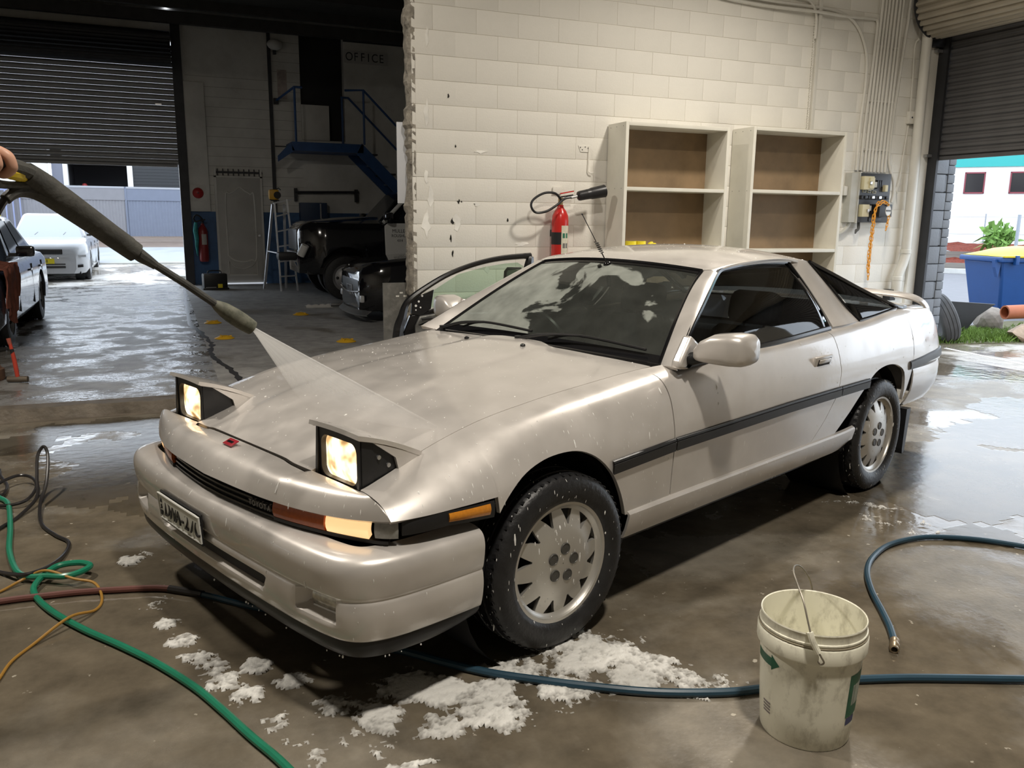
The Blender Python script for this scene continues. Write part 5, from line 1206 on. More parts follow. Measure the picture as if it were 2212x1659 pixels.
# ---- pressure wand in a hand, spraying
M_gun = mat('grimy_grey_plastic', (.062, .061, .054), .6, var=.3, vscale=25, dark=(.02, .02, .02), dscale=14, damt=.7, bump=.3, bscale=60)
M_gun2 = mat('grimy_pale_plastic', (.15, .15, .115), .6, var=.35, vscale=40, dark=(.04, .045, .03), dscale=30, damt=.8)
wd = empty('pressure_washer_wand', (-.206, 1.867, 1.53), 0, 'grimy grey pressure washer wand spraying the silver car hood', 'washer wand')
def rel(P, o=wd): return [tuple(Vector(p) - o.location) for p in P]
G = [(-.052, 1.981, 1.397), (-.078, 1.967, 1.419), (-.127, 1.93, 1.462), (-.171, 1.89, 1.500), (-.206, 1.867, 1.530), (-.228, 1.835, 1.553)]
MB().tube(rel(G), [.0215, .0225, .0245, .0265, .028, .022], 14, smooth=5).build('gun_body', M_gun, wd)
MB().tube(rel([(-.058, 1.976, 1.419), (-.127, 1.929, 1.480), (-.190, 1.874, 1.539)]), .010, 8, smooth=5).build('top_rib', M_gun, wd)
MB().tube(rel([(-.214, 1.850, 1.546), (-.232, 1.818, 1.558), (-.266, 1.78, 1.566), (-.295, 1.75, 1.572), (-.33, 1.71, 1.566)]), [.017, .016, .016, .017, .015], 10, smooth=5).build('grip', M_gun, wd)
MB().tube(rel([(-.208, 1.858, 1.528), (-.229, 1.834, 1.530), (-.252, 1.81, 1.529), (-.272, 1.775, 1.532), (-.300, 1.745, 1.548), (-.315, 1.725, 1.56)]), [.012, .008, .007, .008, .009, .011], 8, smooth=5).build('trigger_guard', M_gun, wd)
MB().tube(rel([(-.262, 1.783, 1.5485), (-.246, 1.800, 1.5505), (-.235, 1.818, 1.5475), (-.2255, 1.830, 1.540)]), [.007, .0125, .013, .005], 10, smooth=5).build('trigger', mat('yellow_trigger', (.70, .52, .03), .4), wd)
MB().tube(rel([(-.190, 1.872, 1.505), (-.218, 1.851, 1.517), (-.238, 1.834, 1.519), (-.251, 1.818, 1.513), (-.2605, 1.808, 1.503)]), [.017, .013, .0115, .011, .0105], 10, smooth=5).build('hose_elbow', M_gun, wd)
MB().tube(rel([(-.260, 1.809, 1.505), (-.273, 1.797, 1.482), (-.288, 1.773, 1.445), (-.303, 1.768, 1.396), (-.40, 1.70, 1.1), (-.55, 1.6, .7), (-.75, 1.75, .25), (-1.0, 2.2, .02)]), .007, 8, smooth=6).build('supply_hose', M_hk, wd)
MB().tube(rel([(-.060, 1.977, 1.405), (-.040, 1.987, 1.388), (-.029, 1.993, 1.380), (-.014, 1.998, 1.368)]), [.015, .014, .012, .0095], 10).build('lance_socket', M_gun, wd)
MB().tube(rel([(-.029, 1.993, 1.380), (.044, 2.018, 1.326), (.112, 2.047, 1.271)]), .0085, 10).build('lance', M_gun, wd)
NZ0, NZ1 = Vector((.104, 2.045, 1.277)), Vector((.189, 2.075, 1.213)); d_ = NZ1 - NZ0; L = d_.length; M = d_.to_track_quat('Z', 'Y').to_matrix().to_4x4(); M.translation = NZ0 - wd.location
MB().lathe([(.009, 0), (.013, .01), (.018, .03), (.0205, .06), (.020, .09), (.018, L), (.010, L), (.010, L - .015)], 16, M).build('nozzle_guard', M_gun2, wd)
MB().lathe([(.0185, .035), (.0215, .05), (.0215, .075), (.019, .09)], 16, M, a0=R(-60), a1=R(70)).build('nozzle_sleeve', M_gun, wd)
# ---- the hand on the grip: palm, four curled fingers, thumb, wrist and forearm
M_skin = mat('skin', (.60, .34, .24), .45, var=.08, vscale=60, spec=.4)
ARM = empty('person', (-.62, 1.05, 0), 0, 'person out of frame whose hand grips the washer wand', 'person')
def skin_chain(pts, rad, edges=None, name='hand', parent=ARM, m=M_skin, sub=2):
    me = bpy.data.meshes.new(name); V = [tuple(Vector(p) - ARM.location) for p in pts]
    me.from_pydata(V, edges or [(i, i + 1) for i in range(len(V) - 1)], []); o = bpy.data.objects.new(name, me); C.objects.link(o); o.parent = parent
    sk = o.modifiers.new('skin', 'SKIN'); sk.use_smooth_shade = True
    for i, r in enumerate(rad):
        d = me.skin_vertices[0].data[i]; d.radius = (r, r) if np.isscalar(r) else r
    me.skin_vertices[0].data[0].use_root = True
    s = o.modifiers.new('sub', 'SUBSURF'); s.levels = sub; s.render_levels = sub; me.materials.append(m); return o
# joints: 0 elbow,1 wrist,2 palm base,3 palm mid, fingers root at knuckles lying over the top of the grip, curling under it to the trigger
J = [(-.62, 1.42, 1.33), (-.47, 1.575, 1.485), (-.385, 1.655, 1.545), (-.345, 1.685, 1.562), (-.318, 1.715, 1.580)]
Rr = [.045, .032, .034, .032, .026]; E_ = [(0, 1), (1, 2), (2, 3), (3, 4)]
kn = [((-.262, 1.772, 1.588), .0105), ((-.282, 1.753, 1.591), .0105), ((-.302, 1.733, 1.590), .0100), ((-.322, 1.712, 1.584), .0090)]
perp = Vector((-.036, .032, .0)).normalized()      # away from the camera side, across the grip
for k, (p, r) in enumerate(kn):
    p = Vector(p); s = len(J); J.append(tuple(p)); Rr.append(r * 1.15); E_.append((4 if k < 2 else 3, s))
    chain = [p + Vector((.020, -.006, -.010)), p + Vector((.024, -.002, -.031)), p + Vector((.006, .012, -.042)), p + Vector((-.010, .016, -.036))]
    prev = s
    for q, f in zip(chain, (1.05, 1.0, .95, .8)):
        J.append(tuple(q)); Rr.append(r * f); E_.append((prev, len(J) - 1)); prev = len(J) - 1
th = [(-.330, 1.705, 1.560), (-.300, 1.748, 1.556), (-.272, 1.782, 1.562), (-.252, 1.806, 1.568)]
prev = 2
for q, r in zip(th, (.016, .0125, .011, .009)): J.append(q); Rr.append(r); E_.append((prev, len(J) - 1)); prev = len(J) - 1
skin_chain(J, Rr, E_, 'hand')
# sleeve and the rest of the arm and body, outside the picture
M_cloth = mat('navy_workwear', (.03, .035, .05), .85, var=.15, vscale=30)
B = [(-.72, 1.05, .95), (-.72, 1.05, 1.25), (-.72, 1.05, 1.45), (-.72, 1.06, 1.56), (-.72, 1.07, 1.66), (-.88, 1.02, 1.44), (-.97, 1.02, 1.18), (-.95, 1.12, .95), (-.60, 1.16, 1.44), (-.60, 1.30, 1.345), (-.605, 1.42, 1.335), (-.82, 1.04, .88), (-.84, 1.06, .48), (-.84, 1.03, .06), (-.62, 1.04, .88), (-.60, 1.08, .48), (-.60, 1.04, .06), (-.555, 1.485, 1.395)]
Rb = [(.16, .12), (.15, .11), (.17, .11), (.06, .06), (.055, .055), .07, .055, .045, .065, .060, .058, .095, .07, .055, .095, .07, .055, .050]
Eb = [(0, 1), (1, 2), (2, 3), (3, 4), (2, 5), (5, 6), (6, 7), (2, 8), (8, 9), (9, 10), (0, 11), (11, 12), (12, 13), (0, 14), (14, 15), (15, 16), (10, 17)]
skin_chain(B, Rb, Eb, 'clothing', m=M_cloth)
hdm = MB().ball((-.72 + .62, 1.09 - 1.05, 1.755), (.085, .10, .12), 20, 14); hdm.ball((-.10, .145, 1.745), (.012, .018, .02), 8, 6); hdm.build('head', M_skin, ARM)
MB().lathe([(.001, .125), (.06, .115), (.088, .07), (.092, .02), (.09, -.03)], 20, Matrix.Translation((-.10, .035, 1.76)) @ Matrix.Diagonal((1, 1.13, 1, 1))).build('hair', mat('dark_hair', (.03, .02, .015), .7, bump=.5, bscale=90), ARM, solid=.006)
for s in (-.04, .04): MB().ball((-.10 + s, .135, 1.765), (.012, .008, .009), 8, 6).build('eye', mat('eye_white', (.7, .7, .68), .2), ARM)
MB().ball((-.10, .135, 1.70), (.026, .010, .007), 10, 6).build('mouth', mat('lips', (.40, .16, .12), .5), ARM)
for s in (-1, 1):
    x = -.10 + s * .11 + .0; MB().ball((-.22 if s < 0 else .02, .04, .045), (.05, .13, .045), 12, 8).build('boot', M_black, ARM)

# ---- hammer, rusty drum, leaning panel and board at the wall end
hm_ = empty('sledge_hammer', (-1.255, 8.35, 0), R(-15), 'short sledge hammer standing on its head, red handle', 'hammer')
MB().prism([(y, z) for y, z in [(.028 * math.cos(a), .030 + .028 * math.sin(a)) for a in np.linspace(0, 2 * PI, 9)[:-1]]], -.085, .085, 'x').build('head', mat('rusty_steel', (.16, .13, .10), .6, metal=.4, var=.3), hm_, bev=.004)
MB().tube([(0, 0, .05), (-.006, 0, .13), (-.015, 0, .22), (-.03, .0, .33), (-.04, 0, .385)], [.017, .019, .018, .014, .017], 10, smooth=4).build('handle', mat('red_fibreglass', (.52, .06, .035), .4, var=.15), hm_)
MB().tube([(-.034, 0, .345), (-.042, 0, .395)], [.016, .019], 10).build('handle_end', mat('worn_red', (.35, .09, .06), .6), hm_)
MB().tube([(-.017, 0, .235), (-.026, 0, .30)], .0165, 10).build('grip_tape', M_black, hm_)
rd = empty('brake_drum', (-1.52, 8.55, 0), 0, 'rusty brown brake drum at the left edge of the floor', 'brake drum')
MB().lathe([(.05, 0), (.13, 0), (.14, .02), (.14, .10), (.12, .11), (.11, .13), (.04, .135), (.04, .12), (.10, .10)], 24, Matrix.Translation((0, 0, .0))).build('drum', mat('rust', (.14, .075, .045), .8, var=.4, vscale=20), rd)
for k in range(5): MB().cyl((.075 * math.cos(k * 1.257), .075 * math.sin(k * 1.257), .13), (.075 * math.cos(k * 1.257), .075 * math.sin(k * 1.257), .16), .008, 8).build('stud', M_metal, rd)
lp_ = empty('grey_panel', (1.915, 7.31, 0), 0, 'scuffed grey sheet panel leaning at the broken wall end', 'panel')
MB().b2((-.11, -.012, 0), (.115, .012, .90), bev=.002).build('sheet', mat('scuffed_grey', (.17, .165, .15), .65, var=.2, vscale=18, dark=(.5, .49, .45), dscale=12, damt=.25), lp_)
for k in range(3): MB().box((.02 + .035 * k, -.0125, .78 + .03 * (k % 2)), (.03, .001, .014), rz=0).build('scrape', M_scar, lp_, smooth=False)
wb_ = MB().b2((1.952, 7.30, 1.60), (2.30, 7.312, 2.29), bev=.001).build('white_board', mat('white_sheet', (.72, .74, .78), .5)); tag(wb_, 'white sheet fixed to the workshop side of the wall end', 'board')

# ---- stripped black car door leaning on the wall behind the silver car
M_bd = mat('black_door_paint', (.012, .012, .013), .2, spec=.6, coat=.5); M_inner = mat('bare_door_skin', (.20, .20, .19), .35, metal=.5, var=.3, vscale=20)
M_tint = glass_mat('green_tint_glass', (.78, .88, .80))
cd = empty('car_door', (2.3, 6.60, 0), 0, 'stripped black car door with window frame leaning by the block wall', 'car door')
O = [(1.755, .02), (1.735, .35), (1.756, .576), (1.786, .669), (1.816, .767), (1.868, .827), (1.983, .906), (2.157, 1.003), (2.334, 1.072), (2.514, 1.121), (2.697, 1.15), (2.934, 1.166)]
def dx(P, y=0): return [(x - 2.3, y, z) for x, z in P]
MB().tube(dx(O), [.03, .045, .045, .04, .03, .028, .024, .022, .022, .022, .024, .026], 8, smooth=4).build('window_frame', M_bd, cd)
MB().tube(dx([(2.93, 1.16), (2.915, 1.05), (2.90, .90), (2.90, .72), (2.92, .40), (2.90, .03)]), [.03, .05, .045, .04, .04, .03], 8, smooth=4).build('rear_post', M_bd, cd)
inn = [(2.02, .745), (2.058, .888), (2.275, 1.017), (2.514, 1.076), (2.697, 1.102), (2.809, 1.109), (2.86, 1.08), (2.88, .74)]
MB().prism([(x - 2.3, z) for x, z in inn], -.003, .003).build('window_glass', M_tint, cd, smooth=False)
MB().prism([(x - 2.3, z) for x, z in [(1.86, .70), (1.87, .82), (2.058, .895), (2.03, .735), (1.94, .68)]], -.012, .012).build('quarter_panel', M_bd, cd, bev=.004)
MB().prism([(x - 2.3, z) for x, z in [(1.79, .0), (1.80, .55), (1.86, .69), (1.95, .70), (2.06, .735), (2.90, .72), (2.90, .0)]], .0, .05).build('outer_skin', M_bd, cd, bev=.01)
MB().prism([(x - 2.3, z) for x, z in [(1.90, .20), (1.89, .60), (1.93, .68), (2.08, .70), (2.85, .69), (2.85, .20)]], -.035, -.002).build('inner_skin', M_inner, cd, bev=.01)
MB().tube(dx([(2.05, .735), (2.4, .735), (2.88, .73)], -.03), .013, 6).build('waist_rail', M_trimg, cd)
MB().tube(dx([(1.94, .655), (2.05, .66), (2.10, .63), (2.25, .64), (2.5, .60)], -.05), .009, 6, smooth=4).build('wiring_loom', M_trim, cd)
for x, z, r in ((1.925, .80, .009), (1.90, .765, .010), (1.955, .845, .008), (1.94, .75, .007), (1.90, .73, .006)): MB().cyl((x - 2.3, -.016, z), (x - 2.3, -.010, z), r, 10).build('clip', mat('white_clip', (.75, .75, .73), .4), cd)
MB().box((2.09 - 2.3, -.045, .69), (.05, .012, .018)).build('yellow_tag', M_yel, cd); MB().box((2.2 - 2.3, -.04, .52), (.22, .02, .05), bev=.01).build('brace', M_inner, cd)
MB().tube(dx([(2.72, 1.03), (2.74, 1.055), (2.86, 1.058), (2.865, .95), (2.74, .95), (2.715, .97)], .05), .014, 8, closed=True).build('mirror_frame', M_trim, cd); MB().prism([(2.73 - 2.3, .96), (2.73 - 2.3, 1.045), (2.86 - 2.3, 1.045), (2.86 - 2.3, .96)], .048, .055).build('mirror_face', mat('grey_mirror', (.3, .3, .3), .2, metal=.6), cd, smooth=False)
# ================================================================== OTHER VEHICLES
M_bwheel = mat('steel_wheel_cover', (.35, .35, .36), .35, metal=.6)
def simple_wheel(parent, x, y, r, w, s, cover=M_bwheel):
    e = empty('wheel', (x, y, r)); e.parent = parent; M = Matrix.Rotation(-s * PI / 2, 4, 'X')
    MB().lathe([(r * .62, -w / 2), (r * .8, -w / 2), (r * .95, -w * .46), (r, -w * .34), (r, -w * .12), (r * .985, -w * .1), (r * .985, w * .1), (r, w * .12), (r, w * .34), (r * .95, w * .46), (r * .8, w / 2), (r * .62, w / 2)], 36, M).build('tyre', M_tyre, e)
    MB().lathe([(.002, w * .36), (r * .16, w * .38), (r * .2, w * .33), (r * .5, w * .28), (r * .58, w * .44), (r * .64, w * .47), (r * .64, w * .3)], 30, M).build('rim', cover, e)
    for k in range(5):
        a = 2 * PI * k / 5; p = M @ Vector((r * .38 * math.cos(a), r * .38 * math.sin(a), w * .30)); MB().ball(tuple(p), r * .07, 8, 6).build('spoke_hole', M_black, e)
def vehicle(name, label, loc, rz, paint_m, L, W, H, wb, r, fo, zs, cab, glass, cat='car', group=None, plate=None, lamp=None, dark_front=None, arch_m=M_black):
    """lower body lofted along x with wheel arches, cabin, glass, lamps, grille, wheels; origin under the front axle, +x forward
    zs: (hood front, hood rear, belt, boot, bottom); cab: (screen base, roof front, roof rear, rear base) in x"""
    e = empty(name, loc, rz, label, cat, group); hw = W / 2; zf, zc, zb, zt, z0 = zs; rear = fo - L; ra = r + .045
    xs = np.unique(np.r_[np.linspace(rear, fo, 70), np.linspace(-ra - .01, ra + .01, 25), np.linspace(-wb - ra - .01, -wb + ra + .01, 25)])
    rows = []
    for x in xs:
        u = (fo - x) / .5; v = (x - rear) / .45
        w = hw * min(1, .72 + .28 * math.sin(min(u, 1) * PI / 2) ** .8 if u < 1 else 1, .80 + .20 * math.sin(min(v, 1) * PI / 2) if v < 1 else 1)
        top = float(pchip([rear, rear + .12, cab[3], cab[0], fo - .25, fo - .05, fo], [zt - .22, zt - .03, zt, zc, zf + .06, zf - .02, zf - .10], np.array([x]))[0])
        belt = min(top - .02, zb); az = -1
        for cx in (0, -wb):
            if abs(x - cx) < ra: az = max(az, r + math.sqrt(max(ra ** 2 - (x - cx) ** 2, 0)))
        half = [(w * .90, z0), (w * .985, z0 + .10), (w, z0 + .28), (w, (z0 + belt) / 2 + .08), (w * .985, belt - .10), (w * .93, belt - .02), (w * .80, min(belt + .015, top)), (w * .40, top - .005), (0, top)]
        half = [(y, max(z, az) if y > w * .85 else z) for y, z in half]
        rows.append([(x, y, z) for y, z in half] + [(x, -y, z) for y, z in half[-2::-1]])
    body = MB().grid(np.array(rows)); n = len(rows[0])
    body.f.append(tuple(range(n))); m = (len(xs) - 1) * n; body.f.append(tuple(range(m + n - 1, m - 1, -1)))
    body.build('body', paint_m, e, ang=40)
    MB().b2((rear + .15, -hw * .80, z0 - .02), (fo - .12, hw * .80, z0 + .10)).build('underbody', M_black, e, smooth=False)
    # cabin: frustum, with the glass set proud of it
    b0, t0, t1, b1 = cab; wl_, wt = hw * .90, hw * .66
    A = {'fl': (b0, wl_, zb - .02), 'fr': (b0, -wl_, zb - .02), 'tl': (t0, wt, H), 'tr': (t0, -wt, H), 'ul': (t1, wt, H - .01), 'ur': (t1, -wt, H - .01), 'rl': (b1, wl_, zb - .02), 'rr': (b1, -wl_, zb - .02)}
    cb = MB().add([A[k] for k in ('fl', 'fr', 'tl', 'tr', 'ul', 'ur', 'rl', 'rr')], [(0, 1, 3, 2), (2, 3, 5, 4), (4, 5, 7, 6), (0, 2, 4, 6), (1, 7, 5, 3), (0, 6, 7, 1)])
    cb.build('cabin', paint_m, e, bev=.07, ang=50)
    def pane(q, name, u0, u1, v0, v1, off):
        q = [np.array(A[k], float) for k in q]; f = lambda u, v: (q[0] * (1 - u) + q[1] * u) * (1 - v) + (q[3] * (1 - u) + q[2] * u) * v
        nrm = np.cross(q[1] - q[0], q[3] - q[0]); nrm /= np.linalg.norm(nrm); c = (q[0] + q[2]) / 2 - np.array([(b0 + b1) / 2, 0, zb])
        if nrm @ c < 0: nrm = -nrm
        P = np.array([[f(u, v) + nrm * off for v in np.linspace(v0, v1, 4)] for u in np.linspace(u0, u1, 6)]); return MB().grid(P).build(name, glass, e, solid=.006, offset=0)
    pane(('fl', 'fr', 'tr', 'tl'), 'windscreen', .06, .94, .05, .90, .006); pane(('rl', 'rr', 'ur', 'ul'), 'rear_window', .08, .92, .1, .9, .006)
    for s, k in (('l', 1), ('r', -1)):
        for u0, u1 in ((.14, .48), (.53, .84)): pane(('f' + s, 'r' + s, 'u' + s, 't' + s), 'side_window', u0, u1, .10, .88, .006)
        xm = b0 - .12; MB().box((xm, k * (hw + .09), zb + .10), (.12, .20, .13), bev=.04).build('door_mirror', dark_front or paint_m, e); MB().b2((xm - .03, k * hw * .9, zb + .04), (xm + .03, k * (hw + .05), zb + .08)).build('mirror_arm', M_trim, e)
        for xd in (b0 - .05, (b0 + b1) / 2 - .02, b1 + .25): MB().b2((xd - .003, k * (hw * 1.001), z0 + .12), (xd + .003, k * (hw * .97), zb - .10)).build('shut_line', M_black, e, smooth=False)
        for xd in ((b0 + b1) / 2 + .14, b1 + .42): MB().box((xd, k * (hw + .004), zb - .17), (.16, .02, .03), bev=.008).build('door_handle', paint_m, e)
        for cx in (0, -wb):
            MB().lathe([(.01, 0), (ra + .02, 0), (ra + .02, w * .30)], 28, Matrix.Translation((cx, k * hw * .62, r)) @ Matrix.Rotation(-k * PI / 2, 4, 'X')).build('wheel_housing', M_black, e)
            simple_wheel(e, cx, k * (hw - .115), r, .20, k)
    if lamp:
        for k in (1, -1):
            P = np.array([[(fo - .015 - .30 * u ** 1.7 - .05 * v, k * hw * (.42 + .50 * u), zf - .20 + v * (.09 + .09 * u)) for v in np.linspace(0, 1, 5)] for u in np.linspace(0, 1, 9)])
            o = MB().grid(P).build('headlamp', lamp, e, solid=.03, offset=0); MB().ball(tuple(P[5, 2] + np.array([.005, 0, 0])), .045, 12, 8).build('bulb_reflector', M_chrome, o)
        for k in (1, -1): MB().b2((rear - .005, k * hw * .50, zt - .32), (rear + .05, k * hw * .82, zt - .16), bev=.01).build('tail_lamp', mat('tail_red', (.3, .01, .01), .2), e)
    if plate:
        MB().b2((fo + .004, -.19, z0 + .22), (fo + .016, .19, z0 + .33), bev=.003).build('number_plate', plate[0], e)
        text_obj('plate_letter', plate[1], .095, plate[2], Matrix.Translation((fo + .017, 0, z0 + .275)) @ Matrix.Rotation(PI / 2, 4, 'Z') @ Matrix.Rotation(PI / 2, 4, 'X'), e, ext=.001, width=.75)
    return e
M_wcar = mat('white_car_paint', (.40, .41, .43), .25, coat=.6); M_navy = paint('navy_car_paint', (.05, .065, .095), .22, .3); M_blk = mat('black_car_paint', (.008, .008, .01), .12, coat=.8, spec=.6)
M_skyglass = mat('painted_sky_glass', (.42, .47, .52), .05, spec=1.0); M_dkglass = mat('dark_screen_glass', (.015, .018, .022), .04, spec=.8)  # pale base colour stands in for sky reflected in the white sedan's windows
M_lampc = mat('clear_headlamp', (.55, .56, .56), .1, spec=.9, var=.25, vscale=30)
M_lampd = mat('dim_headlamp', (.07, .07, .075), .1, spec=.9, var=.4, vscale=30)
# white sedan outside, nose to the workshop
wc = vehicle('sedan_car', 'white sedan parked outside the far roller door', (-2.36, 21.45, 0), R(-90), M_wcar, 4.4, 1.70, 1.47, 2.6, .31, .84, (.80, .95, .93, 1.0, .18), (-.42, -1.05, -2.25, -2.85), M_skyglass, plate=(mat('yellow_plate', (.62, .52, .02), .4), '54-8', mat('plate_black', (.02, .02, .02), .5)), lamp=M_lampc)
f_ = .845
MB().b2((f_ - .06, -.36, .60), (f_ + .004, .36, .71), bev=.015).build('upper_grille', M_trim, wc); MB().b2((f_ - .06, -.40, .30), (f_ + .004, .40, .35), bev=.01).build('lower_grille', M_trim, wc); MB().b2((f_ - .06, -.40, .375), (f_ + .003, .40, .40), bev=.006).build('lower_grille', M_trim, wc)
for k in (1, -1): MB().prism([(k * .50, .30), (k * .74, .32), (k * .74, .375), (k * .48, .36)], f_ - .16, f_ - .03, 'x').build('fog_pocket', M_trim, wc, smooth=False)
MB().grid(np.array([[(f_ + .012 - .16 * abs(y / .85) ** 3, y, z) for z in (.535, .56, .585)] for y in np.linspace(-.80, .80, 17)])).build('bumper_ledge', M_wcar, wc, solid=.03, offset=0)
for y0, y1 in ((-.30, .12), (.28, .62)): MB().tube([(-.50, y0, .985), (-.72, (y0 + y1) / 2, 1.17), (-.95, y1, 1.37)], .010, 6).build('raised_wiper', M_trim, wc)
# navy car in the workshop, seen along its side
nc = vehicle('sedan_car', 'dark blue car at the left edge with a brown cloth over its wing', (-2.475, 10.75, 0), R(-90), M_navy, 4.7, 1.76, 1.44, 2.68, .33, .92, (.78, .95, .93, 1.0, .20), (-.60, -1.20, -2.45, -3.1), M_dkglass, lamp=M_lampc, dark_front=M_blk)
MB().box((-.80 + .08, .98, 1.05), (.012, .05, .05), bev=.005).build('mirror_sticker', mat('yellow_green_tag', (.55, .55, .05), .5), nc)
ft = []   # brown cloth draped over the front wing
rs = np.random.RandomState(8)
for i, x in enumerate(np.linspace(.55, -.35, 22)):
    row = []
    for j, t in enumerate(np.linspace(0, 1, 20)):
        if t < .5: y, z = .35 + .52 * (t / .5), .90 - .02 * (x + .2) - .04 * (t / .5) ** 3 - .05
        else:
            drop = .62 - .35 * abs(x - .25) / .6; y, z = .895 + .012 * math.sin(i * 1.3 + j * .6), .83 - drop * (t - .5) / .5 + .025 * math.sin(i * .9)
        row.append((x + .02 * math.sin(j * .8 + i), y + .03 + .016 * math.sin(i * 1.1) * (t > .4), z + .085 + .016 * math.sin(i * 1.7 + j)))
    ft.append(row)
cl_ = MB().grid(np.array(ft)).build('fender_cloth', mat('brown_cloth', (.22, .075, .05), .85, var=.25, vscale=12), None, solid=.012, offset=0, ang=80)
cl_.location = nc.location; cl_.rotation_euler = nc.rotation_euler; tag(cl_, 'brown red cloth draped over the wing of the dark blue car', 'cloth')
# black four-wheel-drive pickup, front stripped, white door
ut = vehicle('pickup_truck', 'black stripped pickup truck with a white door by the stairs', (3.02, 15.78, .10), R(180), M_blk, 5.0, 1.80, 1.85, 3.0, .40, .78, (1.24, 1.38, 1.28, 1.05, .38), (-.62, -1.15, -2.6, -2.85), M_dkglass, cat='truck', dark_front=M_blk)
for o in ut.children:
    if o.type == 'EMPTY': o.location.z -= .10
dr_ = MB().prism([(-.72, .52), (-.70, 1.22), (-.76, 1.27), (-1.75, 1.27), (-1.80, .52)], .902, .93).build('white_door', mat('white_door_paint', (.86, .86, .84), .4), ut, bev=.01)
MB().tube([(-.70, .86, 1.28), (-.95, .76, 1.52), (-1.22, .66, 1.74), (-1.5, .63, 1.80)], .035, 8, smooth=4).build('white_pillar', mat('white_door_paint', (.62, .62, .60), .3), ut)
MB().box((-.78, 1.0, 1.36), (.10, .18, .20), bev=.03).build('door_mirror', M_blk, ut)
for i, (t_, sz) in enumerate((('MULLER', .088), ('ROUSHUR', .075), ('4X4', .07))):
    text_obj('door_letter', t_, sz, M_black, Matrix.Translation((-.98, .931, 1.13 - .085 * i)) @ Matrix.Rotation(PI, 4, 'Z') @ Matrix.Rotation(PI / 2, 4, 'X'), ut, ext=.001, width=.9)
for y, z, a, b_ in ((.62, 1.02, .12, .22), (-.62, 1.02, .12, .22)): MB().box((.74, y, z), (.05, a * 1.6, b_), bev=.02).build('headlamp', M_lampd, ut)
MB().b2((.72, -.5, .78), (.80, .5, 1.15), bev=.02).build('radiator', M_trim, ut); MB().b2((.75, -.78, .70), (.80, .78, .74)).build('bumper_beam', M_metal, ut, smooth=False)
MB().box((.98, .55, .68), (.34, .30, .14), bev=.05).build('winch', M_black, ut); MB().cyl((.78, .80, .70), (.70, .86, .88), .07, 12).build('headlamp_bowl', mat('white_bowl', (.6, .6, .58), .4), ut)
# black sedan nose beyond the wall end
bc = vehicle('sedan_car', 'black car whose nose shows past the grey leaning panel', (3.36, 12.28, 0), R(180), M_blk, 4.6, 1.76, 1.42, 2.7, .32, .82, (.78, .93, .92, 1.0, .18), (-.5, -1.1, -2.4, -3.0), M_dkglass, plate=(mat('grey_plate', (.16, .16, .17), .5), 'BPU11S', M_black), lamp=M_lampd)
MB().b2((.77, -.55, .40), (.825, .55, .60), bev=.02).build('grille', M_trim, bc); MB().tube([(.83, -.62, .44), (.86, 0, .40), (.83, .62, .44)], .012, 8, smooth=6).build('chrome_strip', M_chrome, bc)
MB().grid(np.array([[(.86 - .20 * abs(y / .85) ** 3 + dx_, y, z) for dx_, z in ((0, .17), (.07, .12), (.06, .11))] for y in np.linspace(-.80, .80, 17)])).build('splitter', M_metal, bc, solid=.01)
for k in (1, -1): MB().box((.80, k * .66, .34), (.06, .14, .10), bev=.02).build('fog_lamp', M_lampc, bc)

# ================================================================== WORKSHOP THINGS
# staircase with landing, treads, rails
stc = empty('steel_staircase', (2.7, 18.3, 0), 0, 'blue steel staircase with landing and handrails up to the office', 'staircase')
def sx(P): return [(x - 2.7, y - 18.3, z) for x, y, z in P]
MB().b2((-.05, -.02, 2.82), (1.45, .88, 3.00)).build('landing', M_steelblue, stc, smooth=False)
MB().prism([(x - 2.7, z) for x, z in ((2.62, 2.98), (2.35, 2.70), (2.35, 2.58), (2.70, 2.82))], -.02, .02).build('landing_brace', M_steelblue, stc, smooth=False)
for y in (0, .86):
    MB().prism([(x - 2.7, z) for x, z in ((4.12, 3.02), (6.45, .72), (6.45, .42), (4.0, 2.80))], y - .02, y + .02).build('stringer', M_steelblue, stc, smooth=False)
for k in range(11):
    x = 4.22 + .2 * k; z = 2.78 - .2 * k; MB().b2((x - 2.72, .0, z), (x - 2.46, .86, z + .035)).build('tread', M_metal if k % 2 else M_dark, stc, smooth=False)
def rail(pts, r=.024, name='handrail'): MB().tube(sx(pts), r, 8).build(name, M_steelblue, stc)
rail([(3.78, 18.32, 4.09), (4.18, 18.32, 4.12), (6.4, 18.32, 1.95)]); rail([(3.85, 19.12, 4.05), (4.02, 19.12, 4.05), (6.4, 19.12, 1.72)])
rail([(4.18, 18.32, 4.12), (4.18, 18.32, 3.0)], name='rail_post'); rail([(3.88, 19.12, 4.05), (3.88, 19.12, 3.0)], name='rail_post'); rail([(2.74, 18.32, 4.09), (2.74, 18.32, 3.0)], name='rail_post')
rail([(2.47, 19.15, 3.90), (2.74, 18.32, 4.09), (2.90, 18.32, 4.09)]); rail([(5.6, 18.32, 2.73), (5.6, 18.32, 1.5)], name='rail_post')
MB().b2((2.42 - 2.7, .80, 3.83), (2.52 - 2.7, .88, 3.95)).build('rail_foot', M_dark, stc)
